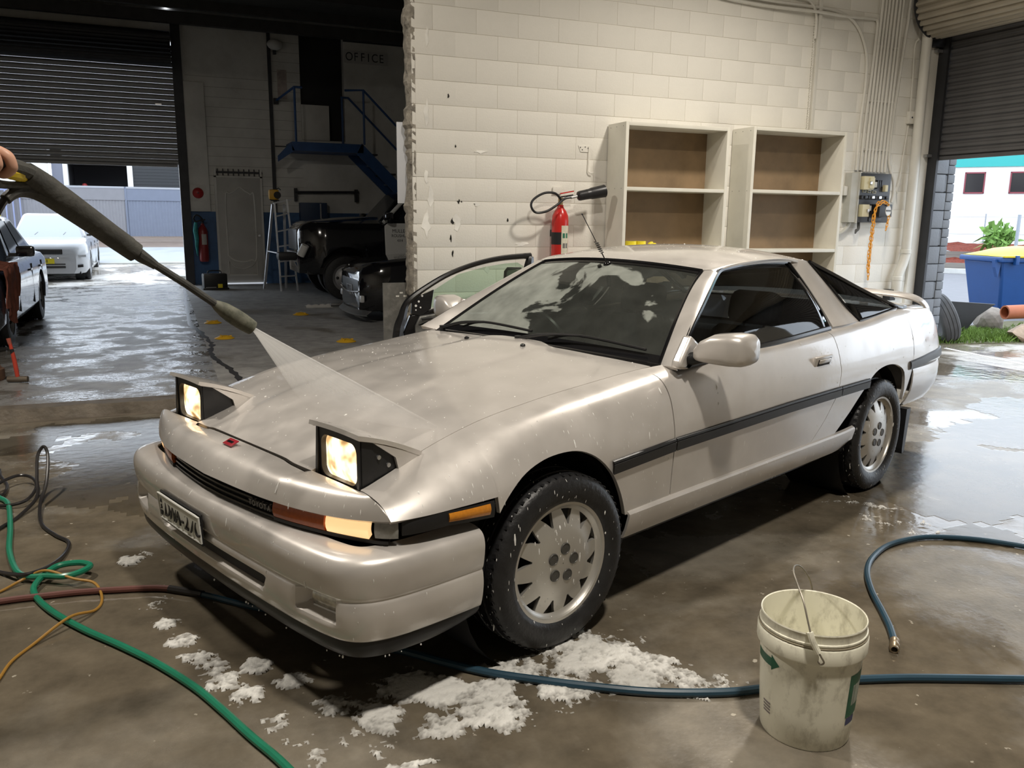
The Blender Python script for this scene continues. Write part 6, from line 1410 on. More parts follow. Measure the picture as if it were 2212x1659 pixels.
# office sign
sg = empty('office_sign', (4.455, 19.19, 4.93), 0, 'white sign reading OFFICE above the staircase', 'sign')
MB().b2((-.49, -.012, -.135), (.49, .0, .135), bev=.003).build('board', mat('sign_board', (.46, .45, .43), .6), sg)
for i, ch in enumerate('OFFICE'): text_obj('letter', ch, .25, M_black, Matrix.Translation((-.375 + .15 * i + (0 if i < 3 else -.02 if i == 3 else -.03), -.0125, -.004)) @ Matrix.Rotation(PI / 2, 4, 'X'), sg, ext=.002, width=.85)
MB().b2((3.95 - 4.455, -.03, .30), (6.6 - 4.455, 0, .33)).build('cable_tray', M_dark, sg, smooth=False)
# wall lamp above the notice, notice
fl_ = empty('flood_lamp', (2.48, 19.2, 5.0), 0, 'round dusty lamp high on the far wall', 'lamp')
MB().ball((0, -.15, .02), (.16, .13, .11), 16, 10).build('bowl', M_wall_dull, fl_); MB().b2((-.03, -.1, -.16), (.03, 0, -.03)).build('bracket', M_dark, fl_)
nt_ = MB().b2((2.52, 19.192, 3.95), (2.72, 19.199, 4.55)).build('notice', mat('faded_notice', (.42, .36, .33), .7, var=.3, vscale=9)); tag(nt_, 'faded paper notice below the round lamp on the far wall', 'notice')
# red alarm disc, small bracket
al = empty('alarm_bell', (.785, 19.12, 1.93), 0, 'red round alarm bell on the far wall', 'alarm bell')
MB().b2((-.15, -.006, -.17), (.17, .0, .17)).build('backplate', M_wall_dull, al); MB().lathe([(.001, .07), (.06, .066), (.10, .04), (.115, 0)], 24, Matrix.Rotation(PI / 2, 4, 'X')).build('gong', mat('alarm_red', (.36, .02, .02), .4), al); MB().cyl((0, -.075, 0), (0, -.065, 0), .015, 10).build('bolt', M_dark, al)
# far extinguisher with its teal bag
e2 = empty('fire_extinguisher', (.83, 19.02, .50), 0, 'dark red fire extinguisher on the blue dado by the far door', 'extinguisher')
MB().lathe([(.001, 0), (.08, .0), (.095, .02), (.098, .06), (.098, .62), (.08, .70), (.04, .76), (.03, .80)], 24).build('cylinder', mat('deep_red', (.20, .02, .02), .35), e2); MB().lathe([(.099, .36), (.099, .58)], 12, a0=R(250), a1=R(310)).build('label_sheet', mat('dull_label', (.42, .41, .38), .6), e2)
MB().cyl((0, 0, .78), (0, 0, .88), .025, 10).build('valve', M_dark, e2); MB().tube([(.02, -.02, .86), (-.05, -.05, .95), (-.13, -.05, .97), (-.17, -.04, .90), (-.13, -.04, .84), (-.05, -.05, .86), (.06, -.06, .88)], .016, 8, smooth=5).build('hose', M_black, e2)
MB().b2((-.03, .09, .5), (.03, .10, .6)).build('wall_bracket', M_dark, e2)
tb_ = MB().tube([(.70, 19.0, 1.32), (.685, 18.98, 1.15), (.70, 18.97, .98), (.69, 18.98, .80), (.70, 19.0, .62)], [.03, .05, .045, .03, .008], 8, smooth=5).build('teal_bag', mat('teal_cloth', (.03, .24, .24), .7, var=.3, vscale=20)); tag(tb_, 'teal cloth hanging left of the far fire extinguisher', 'cloth')
# tool box on the floor
tx_ = empty('tool_box', (.95, 17.9, 0), R(6), 'black tool box on the floor in front of the far door', 'tool box')
MB().box((0, 0, .17), (.46, .28, .30), bev=.03).build('case', M_trim, tx_); MB().box((0, 0, .02), (.50, .32, .04), bev=.01).build('tray', M_trim, tx_); MB().box((.08, -.15, .07), (.09, .012, .09), bev=.004).build('yellow_latch', M_yel, tx_); MB().tube([(-.12, 0, .32), (-.11, 0, .37), (.11, 0, .37), (.12, 0, .32)], .012, 6, smooth=3).build('handle', M_trim, tx_); MB().box((-.10, -.152, .05), (.20, .006, .012)).build('trim_strip', M_metal, tx_)
# step ladder with a yellow work light on top
ld = empty('step_ladder', (2.14, 17.15, 0), 0, 'aluminium step ladder standing open beside the pickup truck', 'ladder')
M_al = mat('aluminium', (.55, .56, .58), .35, metal=.6)
for a, b_ in (((.01, -.08, 0), (-.04, 0, 1.72)), ((.34, -.05, 0), (.20, .02, 1.80)), ((-.24, .60, 0), (-.06, .12, 1.70)), ((.20, .62, 0), (.16, .12, 1.70))): MB().bar(a, b_, .05, .03).build('stile', M_al, ld, smooth=False)
for k in range(5):
    f = .17 + .17 * k; MB().bar((.01 - .05 * f, -.08 + .08 * f, 1.72 * f), (.34 - .14 * f, -.05 + .07 * f, 1.80 * f), .07, .025).build('tread', M_al, ld, smooth=False)
MB().bar((-.005, -.06, .75), (-.17, .40, .78), .03, .02).build('spreader', M_al, ld, smooth=False); MB().bar((-.06, .05, 1.72), (.30, .07, 1.80), .10, .03).build('top_cap', M_al, ld, smooth=False)
wl2 = empty('work_light', (2.10, 17.2, 1.775), 0, 'yellow work light set on top of the step ladder', 'work light')
MB().box((0, 0, .11), (.20, .14, .20), bev=.05).build('housing', mat('amber_yellow', (.62, .34, .03), .45), wl2); MB().cyl((.06, -.075, .10), (.06, -.06, .10), .07, 16).build('lens', M_black, wl2); MB().tube([(-.08, 0, .02), (-.05, 0, .0), (.10, 0, .0)], .012, 6).build('stand', M_dark, wl2); MB().tube([(.05, .03, .21), (.10, .03, .24), (.14, .03, .20)], .01, 6).build('handle', M_dark, wl2)
# pipe rack and blue cupboard on the far wall
pr_ = empty('wall_rail', (3.47, 19.1, 1.96), 0, 'long horizontal pipe rail on brackets on the far wall', 'rail')
MB().cyl((-.68, 0, .03), (.72, 0, .06), .028, 10).build('pipe', M_dark, pr_)
for x in (-.66, .68): MB().b2((x - .03, -.02, -.16), (x + .03, .1, .12)).build('bracket', M_dark, pr_, smooth=False)
bc_ = empty('blue_cupboard', (3.15, 18.95, 1.33), 0, 'dark blue metal cabinet on the far wall behind the pickup hood', 'cupboard')
MB().b2((-.28, -.02, 0), (.30, .22, .44), bev=.008).build('case', mat('navy_cabinet', (.02, .04, .09), .5), bc_); MB().b2((.14, -.03, .02), (.17, -.015, .42)).build('door_edge', M_metal, bc_); MB().b2((-.14, -.08, -.02), (.10, -.02, .06), bev=.01).build('rag_box', mat('pale_rag', (.42, .40, .38), .8), bc_)
# yellow plastic floor markers
M_mark = mat('yellow_marker', (.66, .38, .02), .5, var=.1)
for i, (x, y, lab) in enumerate(((.638, 10.618, 'yellow dish marker on the workshop floor, nearest the slab crack'), (.592, 12.207, 'yellow dish marker on the workshop floor, farther one beside the slab crack'), (1.896, 12.869, 'yellow dish marker below the white rag'), (1.98, 9.89, 'yellow dish marker nearest the grey leaning panel'))):
    e = empty('floor_marker', (x, y, 0), R(40 * i), lab, 'marker', 'yellow floor markers')
    MB().lathe([(.115, 0), (.12, .004), (.085, .020), (.05, .034), (.034, .036), (.034, .030), (.05, .026)], 24).build('dish', M_mark, e)
    for k in range(3): MB().box((.07 * math.cos(k * 2.1), .07 * math.sin(k * 2.1), .03), (.03, .012, .014), rz=k * 2.1).build('lug', M_mark, e)
rg = []
rs = np.random.RandomState(3)
for i, x in enumerate(np.linspace(-.20, .20, 14)): rg.append([(x + rs.normal(0, .01), y + rs.normal(0, .008), .004 + .05 * math.exp(-(y / .05) ** 2) * (.5 + .5 * abs(math.sin(i * .9)))) for y in np.linspace(-.10, .10, 9)])
ra_ = MB().grid(np.array(rg)).build('white_rag', mat('white_cloth', (.55, .54, .52), .9), None, solid=.006, ang=80, loc=(2.33, 13.9, 0)); tag(ra_, 'crumpled white rag on the workshop floor', 'rag')
fp = MB().cyl((2.55, 13.95, .03), (3.9, 13.95, .03), .028, 10).build('steel_pipe', mat('dull_pipe', (.22, .22, .22), .5, metal=.5)); tag(fp, 'grey pipe lying on the floor under the pickup truck', 'pipe')
# ================================================================== OUTDOORS, LEFT (beyond the far roller door)
yy = np.r_[19.32, 20.2, 22, 24, 26, 28, 30, 34, 60]; zz = np.interp(yy, [19.32, 22, 30, 34, 60], [0, .0, .62, .70, .9])
def ground(x0, x1, name, m, y0=None, y1=None, dz=0, nx=12):
    Y = np.unique(np.r_[yy[(yy > y0) & (yy < y1)], y0, y1]); Z = np.interp(Y, yy, zz)
    return struct(MB().grid(np.array([[(x, a, b_ + dz) for a, b_ in zip(Y, Z)] for x in np.linspace(x0, x1, nx)])).build(name, m))
ground(-40, 8.2, 'floor_driveway', M_drive, 19.32, 24.4); M_road = mat('pale_road', (.30, .32, .34), .55, var=.08, vscale=2, rvar=.1)
ground(-40, 8.2, 'floor_street', M_road, 24.4, 28.2); M_path = mat('tan_footpath', (.17, .13, .105), .7, var=.15, vscale=3); ground(-40, 8.2, 'floor_footpath', M_path, 28.2, 60)
struct(MB().b2((-40, 24.3, .12), (8.2, 24.45, .215)).build('trim_kerb', mat('kerb_concrete', (.5, .5, .48), .7, var=.1), smooth=False))
# steel sheet fence: posts, rails and ribbed sheets
M_f1 = mat('grey_fence_sheet', (.20, .198, .215), .5, var=.04); M_f2 = mat('blue_grey_fence_sheet', (.15, .17, .225), .5, var=.04)
fn = empty('sheet_fence', (0, 30, .72), 0, 'grey ribbed sheet metal fence across the street', 'fence')
def sheet(x0, x1, z0, z1, m, name):
    n = int((x1 - x0) / .09) * 4; xs = np.linspace(x0, x1, n + 1); dy = [(.012 if (i % 4) in (1, 2) else 0) for i in range(n + 1)]
    return MB().grid(np.array([[(x, -d, z) for z in (z0, z1)] for x, d in zip(xs, dy)])).build(name, m, fn, ang=20)
for x0, x1, m in ((-7.6, -5.3, M_f1), (-5.25, -2.95, M_f1), (-2.90, -.98, M_f1), (-.93, 1.4, M_f2), (1.45, 3.8, M_f2)):
    sheet(x0, x1, .05, 1.20, m, 'fence_sheet'); MB().b2((x0, -.02, 1.22), (x1, .01, 1.56)).build('fence_band', m, fn, smooth=False); MB().b2((x0, -.03, 1.56), (x1, .02, 1.62)).build('fence_rail', mat('pale_rail', (.32, .33, .36), .5), fn, smooth=False); MB().b2((x0, -.03, 1.19), (x1, .02, 1.225)).build('fence_rail', m, fn, smooth=False); MB().b2((x0 - .06, -.03, -.1), (x0, .03, 1.62)).build('fence_post', m, fn, smooth=False)
# workshop opposite, open bays above the fence
op = empty('workshop_building', (0, 34, .7), 0, 'open fronted workshop building across the street behind the fence', 'building')
M_ow = mat('pale_render', (.66, .66, .66), .7); M_in = mat('dark_bay', (.03, .03, .035), .8)
MB().b2((-3.40, 0, 0), (-3.05, .35, 3.0)).build('pier', mat('grey_blue_pier', (.17, .18, .23), .6), op, smooth=False); MB().b2((-3.05, -.02, 0), (-2.90, .3, 3.0)).build('white_post', M_ow, op, smooth=False); MB().b2((-.98, -.02, 0), (-.80, .3, 3.0)).build('white_post', M_ow, op, smooth=False)
MB().b2((-3.4, .0, 2.62), (4.0, .3, 3.0)).build('fascia', M_ow, op, smooth=False); MB().b2((-2.9, 2.6, 0), (4.0, 2.8, 2.9)).build('bay_back', M_in, op, smooth=False); MB().b2((-2.9, .3, 2.55), (4.0, 2.8, 2.62)).build('bay_roof', M_in, op, smooth=False); MB().b2((4.0, 0, 0), (4.2, 2.8, 3.0)).build('side_wall', M_ow, op, smooth=False); MB().b2((-3.0, .3, 0), (-2.9, 2.8, 2.6)).build('bay_side', M_in, op, smooth=False)
for k in range(24): MB().b2((-.80, .02 + (k % 2) * .012, 1.3 + .055 * k), (3.9, .05 + (k % 2) * .012, 1.352 + .055 * k)).build('shutter_slat', mat('shutter_grey', (.028, .03, .033), .5), op, smooth=False)
MB().b2((-2.5, .9, .9), (-1.0, 1.5, 1.25)).build('bench', mat('bench_grey', (.16, .16, .17), .7), op, smooth=False)
MB().lathe([(.001, 0), (.12, 0), (.12, .5), (.06, .6), (.001, .62)], 14, Matrix.Translation((-2.45, .8, 1.25))).build('red_cylinder', mat('faded_red', (.30, .03, .03), .5), op); MB().lathe([(.001, 0), (.09, 0), (.09, .45), (.001, .5)], 14, Matrix.Translation((-.72, -.1, 1.25))).build('red_cylinder', mat('faded_red', (.30, .03, .03), .5), op)
MB().ball((-1.65, .8, 1.42), (.20, .14, .12)).build('helmet', mat('cream_helmet', (.6, .55, .42), .4), op); MB().cyl((-1.2, .6, 1.25), (-1.25, .6, 1.7), .03, 8).build('tube', M_ow, op)
# white building at the far left with railings
wb2 = empty('white_building', (-6.5, 33, .7), 0, 'bright white building seen left of the open workshop', 'building')
MB().b2((-6, .5, 0), (3.0, 1.0, 3.0)).build('wall', mat('bright_render', (.80, .80, .78), .7), wb2, smooth=False); MB().b2((2.2, .35, 1.5), (2.9, .5, 2.05)).build('yellow_sign', mat('pale_yellow', (.75, .68, .25), .6), wb2, smooth=False); MB().b2((2.3, .33, 1.62), (2.7, .36, 1.78)).build('sign_panel', mat('grey_sign', (.35, .37, .4), .6), wb2, smooth=False)
rl_ = empty('railing', (-4.6, 29.9, .7), 0, 'grey picket railing behind the white sedan', 'railing')
for k in range(16): MB().b2((-2.2 + .19 * k, -.015, .1), (-2.16 + .19 * k, .015, 1.5)).build('picket', mat('railing_blue', (.22, .25, .40), .5) if k != 12 else M_yel, rl_, smooth=False)
for z in (.15, 1.45): MB().b2((-2.25, -.012, z), (.75, .012, z + .05)).build('rail', mat('railing_blue', (.22, .25, .40), .5), rl_, smooth=False)
st_ = MB().b2((.30, 19.5, 0), (.56, 19.85, .17), bev=.02).build('kerb_block', mat('kerb_concrete', (.5, .5, .48), .7, var=.1)); tag(st_, 'small pale concrete block outside the far roller door', 'block')

# ================================================================== OUTDOORS, RIGHT (through the near roller door)
M_asph = mat('grey_asphalt', (.17, .17, .185), .75, var=.08, vscale=5, bump=.2, bscale=90)
struct(MB().grid(np.array([[(x, y, -.0005) for y in np.linspace(-12, 8.2, 8)] for x in np.linspace(8.08, 60, 12)])).build('floor_apron', M_apron))
struct(MB().grid(np.array([[(x, y, -.004) for y in np.linspace(8.2, 60, 10)] for x in np.linspace(8.26, 60, 12)])).build('floor_road', M_asph))
MB_ = MB(); struct(MB().prism([(8.40, 5.6), (8.46, 5.6), (8.70, 7.12), (8.64, 7.12)], .0005, .002, 'z').build('trim_line', mat('white_line', (.75, .75, .74), .6), smooth=False))
# mud and grass strip
gp = [(8.5, 7.42), (8.78, 7.34), (9.3, 7.25), (10.0, 7.1), (11.5, 6.85), (14, 6.6), (14, 8.5), (12.0, 8.8), (10.4, 8.5), (9.2, 8.4), (8.5, 8.3)]
struct(MB().prism(gp, -.01, .012, 'z').build('floor_verge', mat('muddy_verge', (.12, .115, .06), .9, var=.3, vscale=8), smooth=False))
rs = np.random.RandomState(21); gm = MB(); N_ = 5200; cnt = 0
while cnt < N_:
    x = rs.uniform(8.5, 13.0); y = rs.uniform(6.95, 8.35)
    if y < np.interp(x, [8.5, 8.78, 9.3, 10, 11.5, 14], [7.42, 7.34, 7.25, 7.1, 6.85, 6.6]) or (x > 10.8 and rs.rand() < .75): continue
    h = rs.uniform(.03, .10) * (1.2 if x < 10.2 else .7); a = rs.uniform(0, 2 * PI); w = .006; lx, ly = rs.normal(0, .035, 2)
    c, s = math.cos(a) * w, math.sin(a) * w
    gm.add([(x - c, y - s, .01), (x + c, y + s, .01), (x + lx * .4 + c * .6, y + ly * .4 + s * .6, .01 + h * .6), (x + lx, y + ly, .01 + h)], [(0, 1, 2), (0, 2, 3)]); cnt += 1
go = gm.build('grass', mat('green_grass', (.13, .22, .035), .7, var=.3, vscale=5), fix=False, smooth=False); tag(go, 'short bright green grass tufts by the grey block pier', 'grass', kind='stuff')
# tyre leaning on the pier
ty = empty('loose_tyre', (9.02, 7.50, .305), 0, 'old tyre leaning against the grey block pier outside', 'tyre')
Mx = Matrix.Rotation(R(-30), 4, 'Z') @ Matrix.Rotation(R(68), 4, 'Y')
MB().lathe([(.20, -.09), (.235, -.105), (.28, -.10), (.305, -.085), (.312, -.05), (.306, -.045), (.306, -.037), (.313, -.032), (.313, -.004), (.306, 0), (.306, .008), (.313, .012), (.313, .04), (.306, .045), (.306, .052), (.312, .057), (.305, .085), (.28, .10), (.235, .105), (.20, .09), (.215, 0)], 40, Mx, closed=True).build('tread', mat('dusty_rubber', (.075, .075, .078), .7, var=.2), ty)
# black plastic bumper piece
bp_ = empty('bumper_offcut', (9.95, 8.0, 0), R(-25), 'black plastic car trim piece behind the tyre', 'car part')
MB().prism([(-.45, .80), (.45, .72), (.22, .42), (.10, .10), (.0, .0), (-.16, .0), (-.12, .16), (-.30, .22), (-.20, .46), (-.42, .52)], -.02, .02).build('skin', M_trim, bp_, bev=.008); bp_.scale = (1, 1, .58); MB().b2((-.42, -.06, .40), (.0, -.02, .44)).build('rib', M_trim, bp_); MB().b2((-.30, -.10, 0), (.0, .10, .10)).build('foot', M_trim, bp_)
# wheelie bin, large, blue with yellow lid
bn = empty('waste_bin', (13.15, 9.58, .0), R(-20), 'large blue waste bin with yellow lid outside the roller door', 'bin')
M_bin = mat('bin_blue', (.008, .060, .22), .45, var=.05); M_lid = mat('bin_lid_yellow', (.62, .47, .01), .4)
MB().add([(-.52, -.42, .08), (.52, -.42, .08), (.52, .42, .08), (-.52, .42, .08), (-.64, -.54, .90), (.64, -.54, .90), (.64, .54, .90), (-.64, .54, .90)], [(0, 3, 2, 1), (4, 5, 6, 7), (0, 1, 5, 4), (1, 2, 6, 5), (2, 3, 7, 6), (3, 0, 4, 7)]).build('tub', M_bin, bn, bev=.04)
MB().b2((-.69, -.58, .88), (.69, .58, .96), bev=.02).build('rim', M_bin, bn)
for x in (-.45, 0, .45): MB().b2((x - .03, -.64, .84), (x + .03, -.56, .99), bev=.012).build('bracket', M_bin, bn)
for s in (-1, 1): MB().prism([(s * .62, .92), (s * .74, .92), (s * .72, .80), (s * .66, .64)], -.5, -.42, 'y').build('lifting_lug', M_bin, bn, smooth=False)
lidp = [(-.66, .97), (-.62, 1.01), (-.3, 1.10), (0, 1.13), (.3, 1.10), (.62, 1.01), (.66, .97)]
MB().grid(np.array([[(x * (1 - .04 * abs(v) ** 2), .56 * v, .97 + (z - .97) * (1 - abs(v) ** 3)) for v in np.linspace(-1, 1, 13)] for x, z in lidp])).build('lid', M_lid, bn, solid=.015, ang=60)
MB().b2((-.66, -.61, .955), (.66, -.56, .985), bev=.008).build('lid_edge', M_lid, bn)
for x in (-.45, .45):
    for y in (-.35, .35): MB().cyl((x, y - .025, .07), (x, y + .025, .07), .07, 14).build('castor', M_black, bn)
# terracotta pipe on rocks
tp_ = empty('clay_pipe', (11.05, 7.80, .30), 0, 'terracotta pipe lying across rocks in front of the bin', 'pipe')
MB().lathe([(.075, 0), (.095, 0), (.095, 1.5), (.075, 1.5)], 24, Matrix.Translation((-.75 + .25, 0, 0)) @ Matrix.Rotation(R(-14), 4, 'Z') @ Matrix.Rotation(R(88), 4, 'Y'), closed=True).build('pipe', mat('terracotta', (.42, .13, .06), .65, var=.12), tp_)
def rock(x, y, s, lab, m):
    bm = bmesh.new(); bmesh.ops.create_icosphere(bm, subdivisions=3, radius=1); r_ = np.random.RandomState(int(x * 100))
    dirs = r_.normal(size=(9, 3)); dirs /= np.linalg.norm(dirs, axis=1)[:, None]; off = r_.uniform(.55, .9, 9)
    for v in bm.verts:
        p = np.array(v.co)
        for d, o_ in zip(dirs, off):
            k = p @ d
            if k > o_: p = p - d * (k - o_)
        p += r_.normal(0, .012, 3); v.co = Vector((p[0] * s[0], p[1] * s[1], p[2] * s[2] + s[2] * .62))
    me = bpy.data.meshes.new('rock'); bm.to_mesh(me); bm.free(); o = bpy.data.objects.new('rock', me); C.objects.link(o); me.materials.append(m); o.location = (x, y, 0); tag(o, lab, 'rock', 'rocks beside the bin')
M_rock = mat('tan_rock', (.34, .25, .18), .85, var=.35, vscale=7, bump=.6, bscale=20)
rock(10.25, 7.22, (.36, .20, .15), 'tan rock in front of the terracotta pipe', M_rock); rock(10.85, 8.25, (.26, .22, .20), 'grey brown rock left of the terracotta pipe', mat('grey_rock', (.26, .23, .20), .9, var=.3, vscale=7)); rock(12.05, 8.0, (.4, .3, .30), 'rock under the right end of the terracotta pipe', M_rock); rock(13.1, 7.4, (.4, .3, .3), 'rock at the right edge beside the bin', M_rock)
# far side of the road: kerb, sleepers, red mulch, fence, white building
th_ = R(37)    # this frontage runs across the view
fr2 = empty('garden_bed', (22.4, 18.3, 0), R(-52), 'red mulch garden bed held by grey timber sleepers', 'garden bed')
struct(MB().b2((-14, -.45, 0), (14, -.10, .14)).build('trim_kerb_far', mat('kerb_concrete', (.5, .5, .48), .7, var=.1), None, smooth=False)).matrix_world = Matrix.Translation((22.4, 18.3, 0)) @ Matrix.Rotation(R(-52), 4, 'Z')
M_slp = mat('grey_timber', (.20, .18, .16), .8, var=.2, vscale=3, stretch=(.3, 6, 6)); M_mulch = mat('red_mulch', (.17, .035, .02), .95, var=.4, vscale=18, bump=1.0, bscale=25)
for k in range(7):
    MB().b2((-14 + 4 * k, 0, .02), (-10.04 + 4 * k, .12, .30)).build('sleeper', M_slp, fr2); MB().b2((-14 + 4 * k, .9, .32), (-10.04 + 4 * k, 1.02, .62)).build('sleeper', M_slp, fr2)
def mound(y0, y1, z0, z1, nm):
    r_ = np.random.RandomState(5); MB().grid(np.array([[(x, y, z0 + (z1 - z0) * (y - y0) / (y1 - y0) + r_.normal(0, .03)) for y in np.linspace(y0, y1, 10)] for x in np.linspace(-14, 14, 120)])).build(nm, M_mulch, fr2)
mound(.10, .92, .28, .42, 'mulch'); mound(1.0, 2.4, .62, .85, 'mulch')
wf_ = empty('wire_fence', (22.4, 18.3, .8), R(-52), 'thin wire fence with steel posts on the garden bed', 'fence')
M_post = mat('galvanised', (.30, .33, .37), .5, metal=.5)
for k in range(7): MB().cyl((-12 + 4 * k + .6, 2.3, 0), (-12 + 4 * k + .6, 2.3, 1.0), .02, 8).build('post', M_post, wf_)
for z in (.35, .9): MB().cyl((-13, 2.3, z), (13, 2.3, z), .006, 5).build('wire', M_post, wf_)
po = MB().cyl((22.55, 16.60, .0), (22.6, 16.63, 1.75), .045, 10).build('steel_pole', M_post); tag(po, 'grey steel pole in front of the red framed windows', 'pole')
# shrub
sh_ = empty('shrub', (23.35, 17.75, .70), 0, 'small green shrub on the red mulch', 'shrub'); r_ = np.random.RandomState(9); lf = MB()
for k in range(420):
    d = r_.normal(size=3); d /= np.linalg.norm(d); p = np.array([0, 0, .38]) + d * r_.uniform(.15, .45) * np.array([1, 1, .8]); t = r_.normal(size=3) * .07; u = r_.normal(size=3) * .045
    lf.add([tuple(p), tuple(p + t + u), tuple(p + 2 * t), tuple(p + t - u)], [(0, 1, 2, 3)])
tag(lf.build('foliage', mat('shrub_leaf', (.16, .30, .06), .6, var=.3), sh_, fix=False, smooth=False), kind='stuff'); MB().cyl((0, 0, 0), (0, 0, .3), .03, 8).build('stem', mat('bark', (.12, .08, .05), .9), sh_)
# white building with teal fascia and red framed windows
bw = empty('warehouse_building', (24.6, 20.1, 0), R(-52), 'white building with turquoise fascia and red framed windows', 'building')
MB().b2((-16, 0, 0), (16, .3, 3.35)).build('wall', mat('bright_render', (.80, .80, .78), .7), bw, smooth=False); MB().b2((-16, -.06, 3.30), (16, .3, 3.85)).build('fascia', mat('turquoise_fascia', (.035, .36, .35), .5), bw, smooth=False)
M_wf = mat('maroon_frame', (.22, .045, .06), .5); M_pane = mat('dark_pane', (.028, .026, .028), .1, spec=.7)
for x in (-3.65, -2.36, -1.07, .22, 1.51, 2.80, 4.09, 5.38):
    w_ = empty('window', (x, -.02, 2.45)); w_.parent = bw; w_.scale = (.60, 1, .66)
    MB().b2((-.44, -.01, .06), (.44, .015, .98)).build('pane', M_pane, w_, smooth=False)
    for a, b_ in (((-.5, -.03, 0), (.5, .02, .07)), ((-.5, -.03, .97), (.5, .02, 1.04)), ((-.5, -.03, 0), (-.43, .02, 1.04)), ((.43, -.03, 0), (.5, .02, 1.04))): MB().b2(a, b_).build('frame', M_wf, w_, smooth=False)
# ================================================================== WATER SPRAY, FOAM
def c2w(p):
    a = R(201.338); c, s = math.cos(a), math.sin(a); return Vector((.9024 + c * p[0] - s * p[1], 3.1939 + s * p[0] + c * p[1], p[2]))
M_spray = bpy.data.materials.new('water_spray'); M_spray.use_nodes = True; N, L_ = nodes_of(M_spray); N.remove(N['Principled BSDF']); out = N['Material Output']
tc = N.new('ShaderNodeTexCoord'); ln_ = N.new('ShaderNodeVectorMath'); ln_.operation = 'LENGTH'; L_(tc.outputs['Object'], ln_.inputs[0])
dv = N.new('ShaderNodeVectorMath'); dv.operation = 'NORMALIZE'; L_(tc.outputs['Object'], dv.inputs[0])
nz = N.new('ShaderNodeTexNoise'); nz.inputs['Scale'].default_value = 26; nz.inputs['Detail'].default_value = 3; L_(dv.outputs[0], nz.inputs[0])
r1 = N.new('ShaderNodeMapRange'); r1.inputs[1].default_value = .02; r1.inputs[2].default_value = .95; r1.inputs[3].default_value = .55; r1.inputs[4].default_value = .03; L_(ln_.outputs['Value'], r1.inputs[0])
r2 = N.new('ShaderNodeMapRange'); r2.inputs[1].default_value = .3; r2.inputs[2].default_value = .7; r2.inputs[3].default_value = .88; r2.inputs[4].default_value = 1.06; L_(nz.outputs[0], r2.inputs[0])
mu = N.new('ShaderNodeMath'); mu.operation = 'MULTIPLY'; L_(r1.outputs[0], mu.inputs[0]); L_(r2.outputs[0], mu.inputs[1])
tr = N.new('ShaderNodeBsdfTransparent'); df = N.new('ShaderNodeBsdfDiffuse'); df.inputs[0].default_value = (.85, .85, .85, 1); tl_ = N.new('ShaderNodeBsdfTranslucent'); tl_.inputs[0].default_value = (.85, .85, .85, 1)
mA = N.new('ShaderNodeMixShader'); L_(df.outputs[0], mA.inputs[1]); L_(tl_.outputs[0], mA.inputs[2]); mB = N.new('ShaderNodeMixShader'); L_(mu.outputs[0], mB.inputs[0]); L_(tr.outputs[0], mB.inputs[1]); L_(mA.outputs[0], mB.inputs[2]); L_(mB.outputs[0], out.inputs[0])
T = Vector((.192, 2.077, 1.211)); A_ = c2w((.44, -.04, .79)); B_ = c2w((.33, .62, .80)); ctr = (A_ + B_) / 2; ax = (ctr - T); Ld = ax.length; ax.normalize(); sd = (B_ - A_) / 2; sd -= ax * sd.dot(ax); th_ = ax.cross(sd).normalized()
rows = []
for t in np.linspace(0, 1, 14):
    c = T + ax * Ld * t; a = sd * (.02 + .98 * t); b_ = th_ * (.004 + .030 * t)
    rows.append([tuple(c + a * math.cos(q) + b_ * math.sin(q) - T) for q in np.linspace(0, 2 * PI, 33)])
sp_ = MB().grid(np.array(rows)).build('water_spray', M_spray, None, ang=180); sp_.location = T; tag(sp_, 'fan of water spray from the wand onto the hood', 'water spray', kind='stuff')

# ---- soap foam lying on the wet floor: a low relief grown from fractal noise
FOAM = [(-.208, 3.758, .07), (-.105, 3.247, .07), (-.065, 3.091, .07), (-.021, 2.927, .08), (.005, 2.798, .08), (.052, 2.7, .08), (.096, 2.593, .08), (.15, 2.486, .07), (.227, 2.312, .08), (.277, 2.196, .08), (.327, 2.108, .09), (.433, 2.055, .10), (.413, 2.142, .08),
 (.87, 2.215, .10), (.803, 2.121, .09), (1.031, 2.33, .12), (1.186, 2.4, .14), (1.292, 2.393, .15), (1.383, 2.323, .14), (1.44, 2.2, .12), (1.489, 2.133, .11), (1.357, 2.124, .12), (1.226, 2.301, .14), (1.504, 2.021, .10), (1.611, 1.994, .11), (1.69, 1.977, .10), (1.706, 2.095, .06),
 (3.283, 3.118, .16), (3.289, 2.969, .14), (3.347, 2.877, .12), (3.329, 2.749, .10), (3.565, 3.334, .16), (3.45, 3.2, .14), (1.695, 2.544, .08), (1.719, 2.452, .09), (.367, 2.333, .09), (.508, 2.2, .10), (.639, 2.363, .09), (.733, 2.269, .10), (.868, 2.057, .08), (.668, 2.112, .10), (.312, 2.522, .08), (.21, 2.654, .07), (1.55, 2.35, .09), (1.10, 2.15, .10), (.45, 1.95, .12), (.55, 1.9, .09)]
X0, X1, Yb, Yt, ST_ = -.6, 4.2, 1.35, 4.1, .0065
nx, ny = int((X1 - X0) / ST_), int((Yt - Yb) / ST_)
def fractal(nx, ny, power, seed):
    r_ = np.random.RandomState(seed); f = np.fft.fft2(r_.normal(size=(nx, ny))); kx = np.fft.fftfreq(nx)[:, None]; ky = np.fft.fftfreq(ny)[None, :]; k = np.sqrt(kx ** 2 + ky ** 2); k[0, 0] = 1
    g = np.real(np.fft.ifft2(f / k ** power)); return (g - g.mean()) / g.std()
gx, gy = np.meshgrid(X0 + ST_ * np.arange(nx), Yb + ST_ * np.arange(ny), indexing='ij')
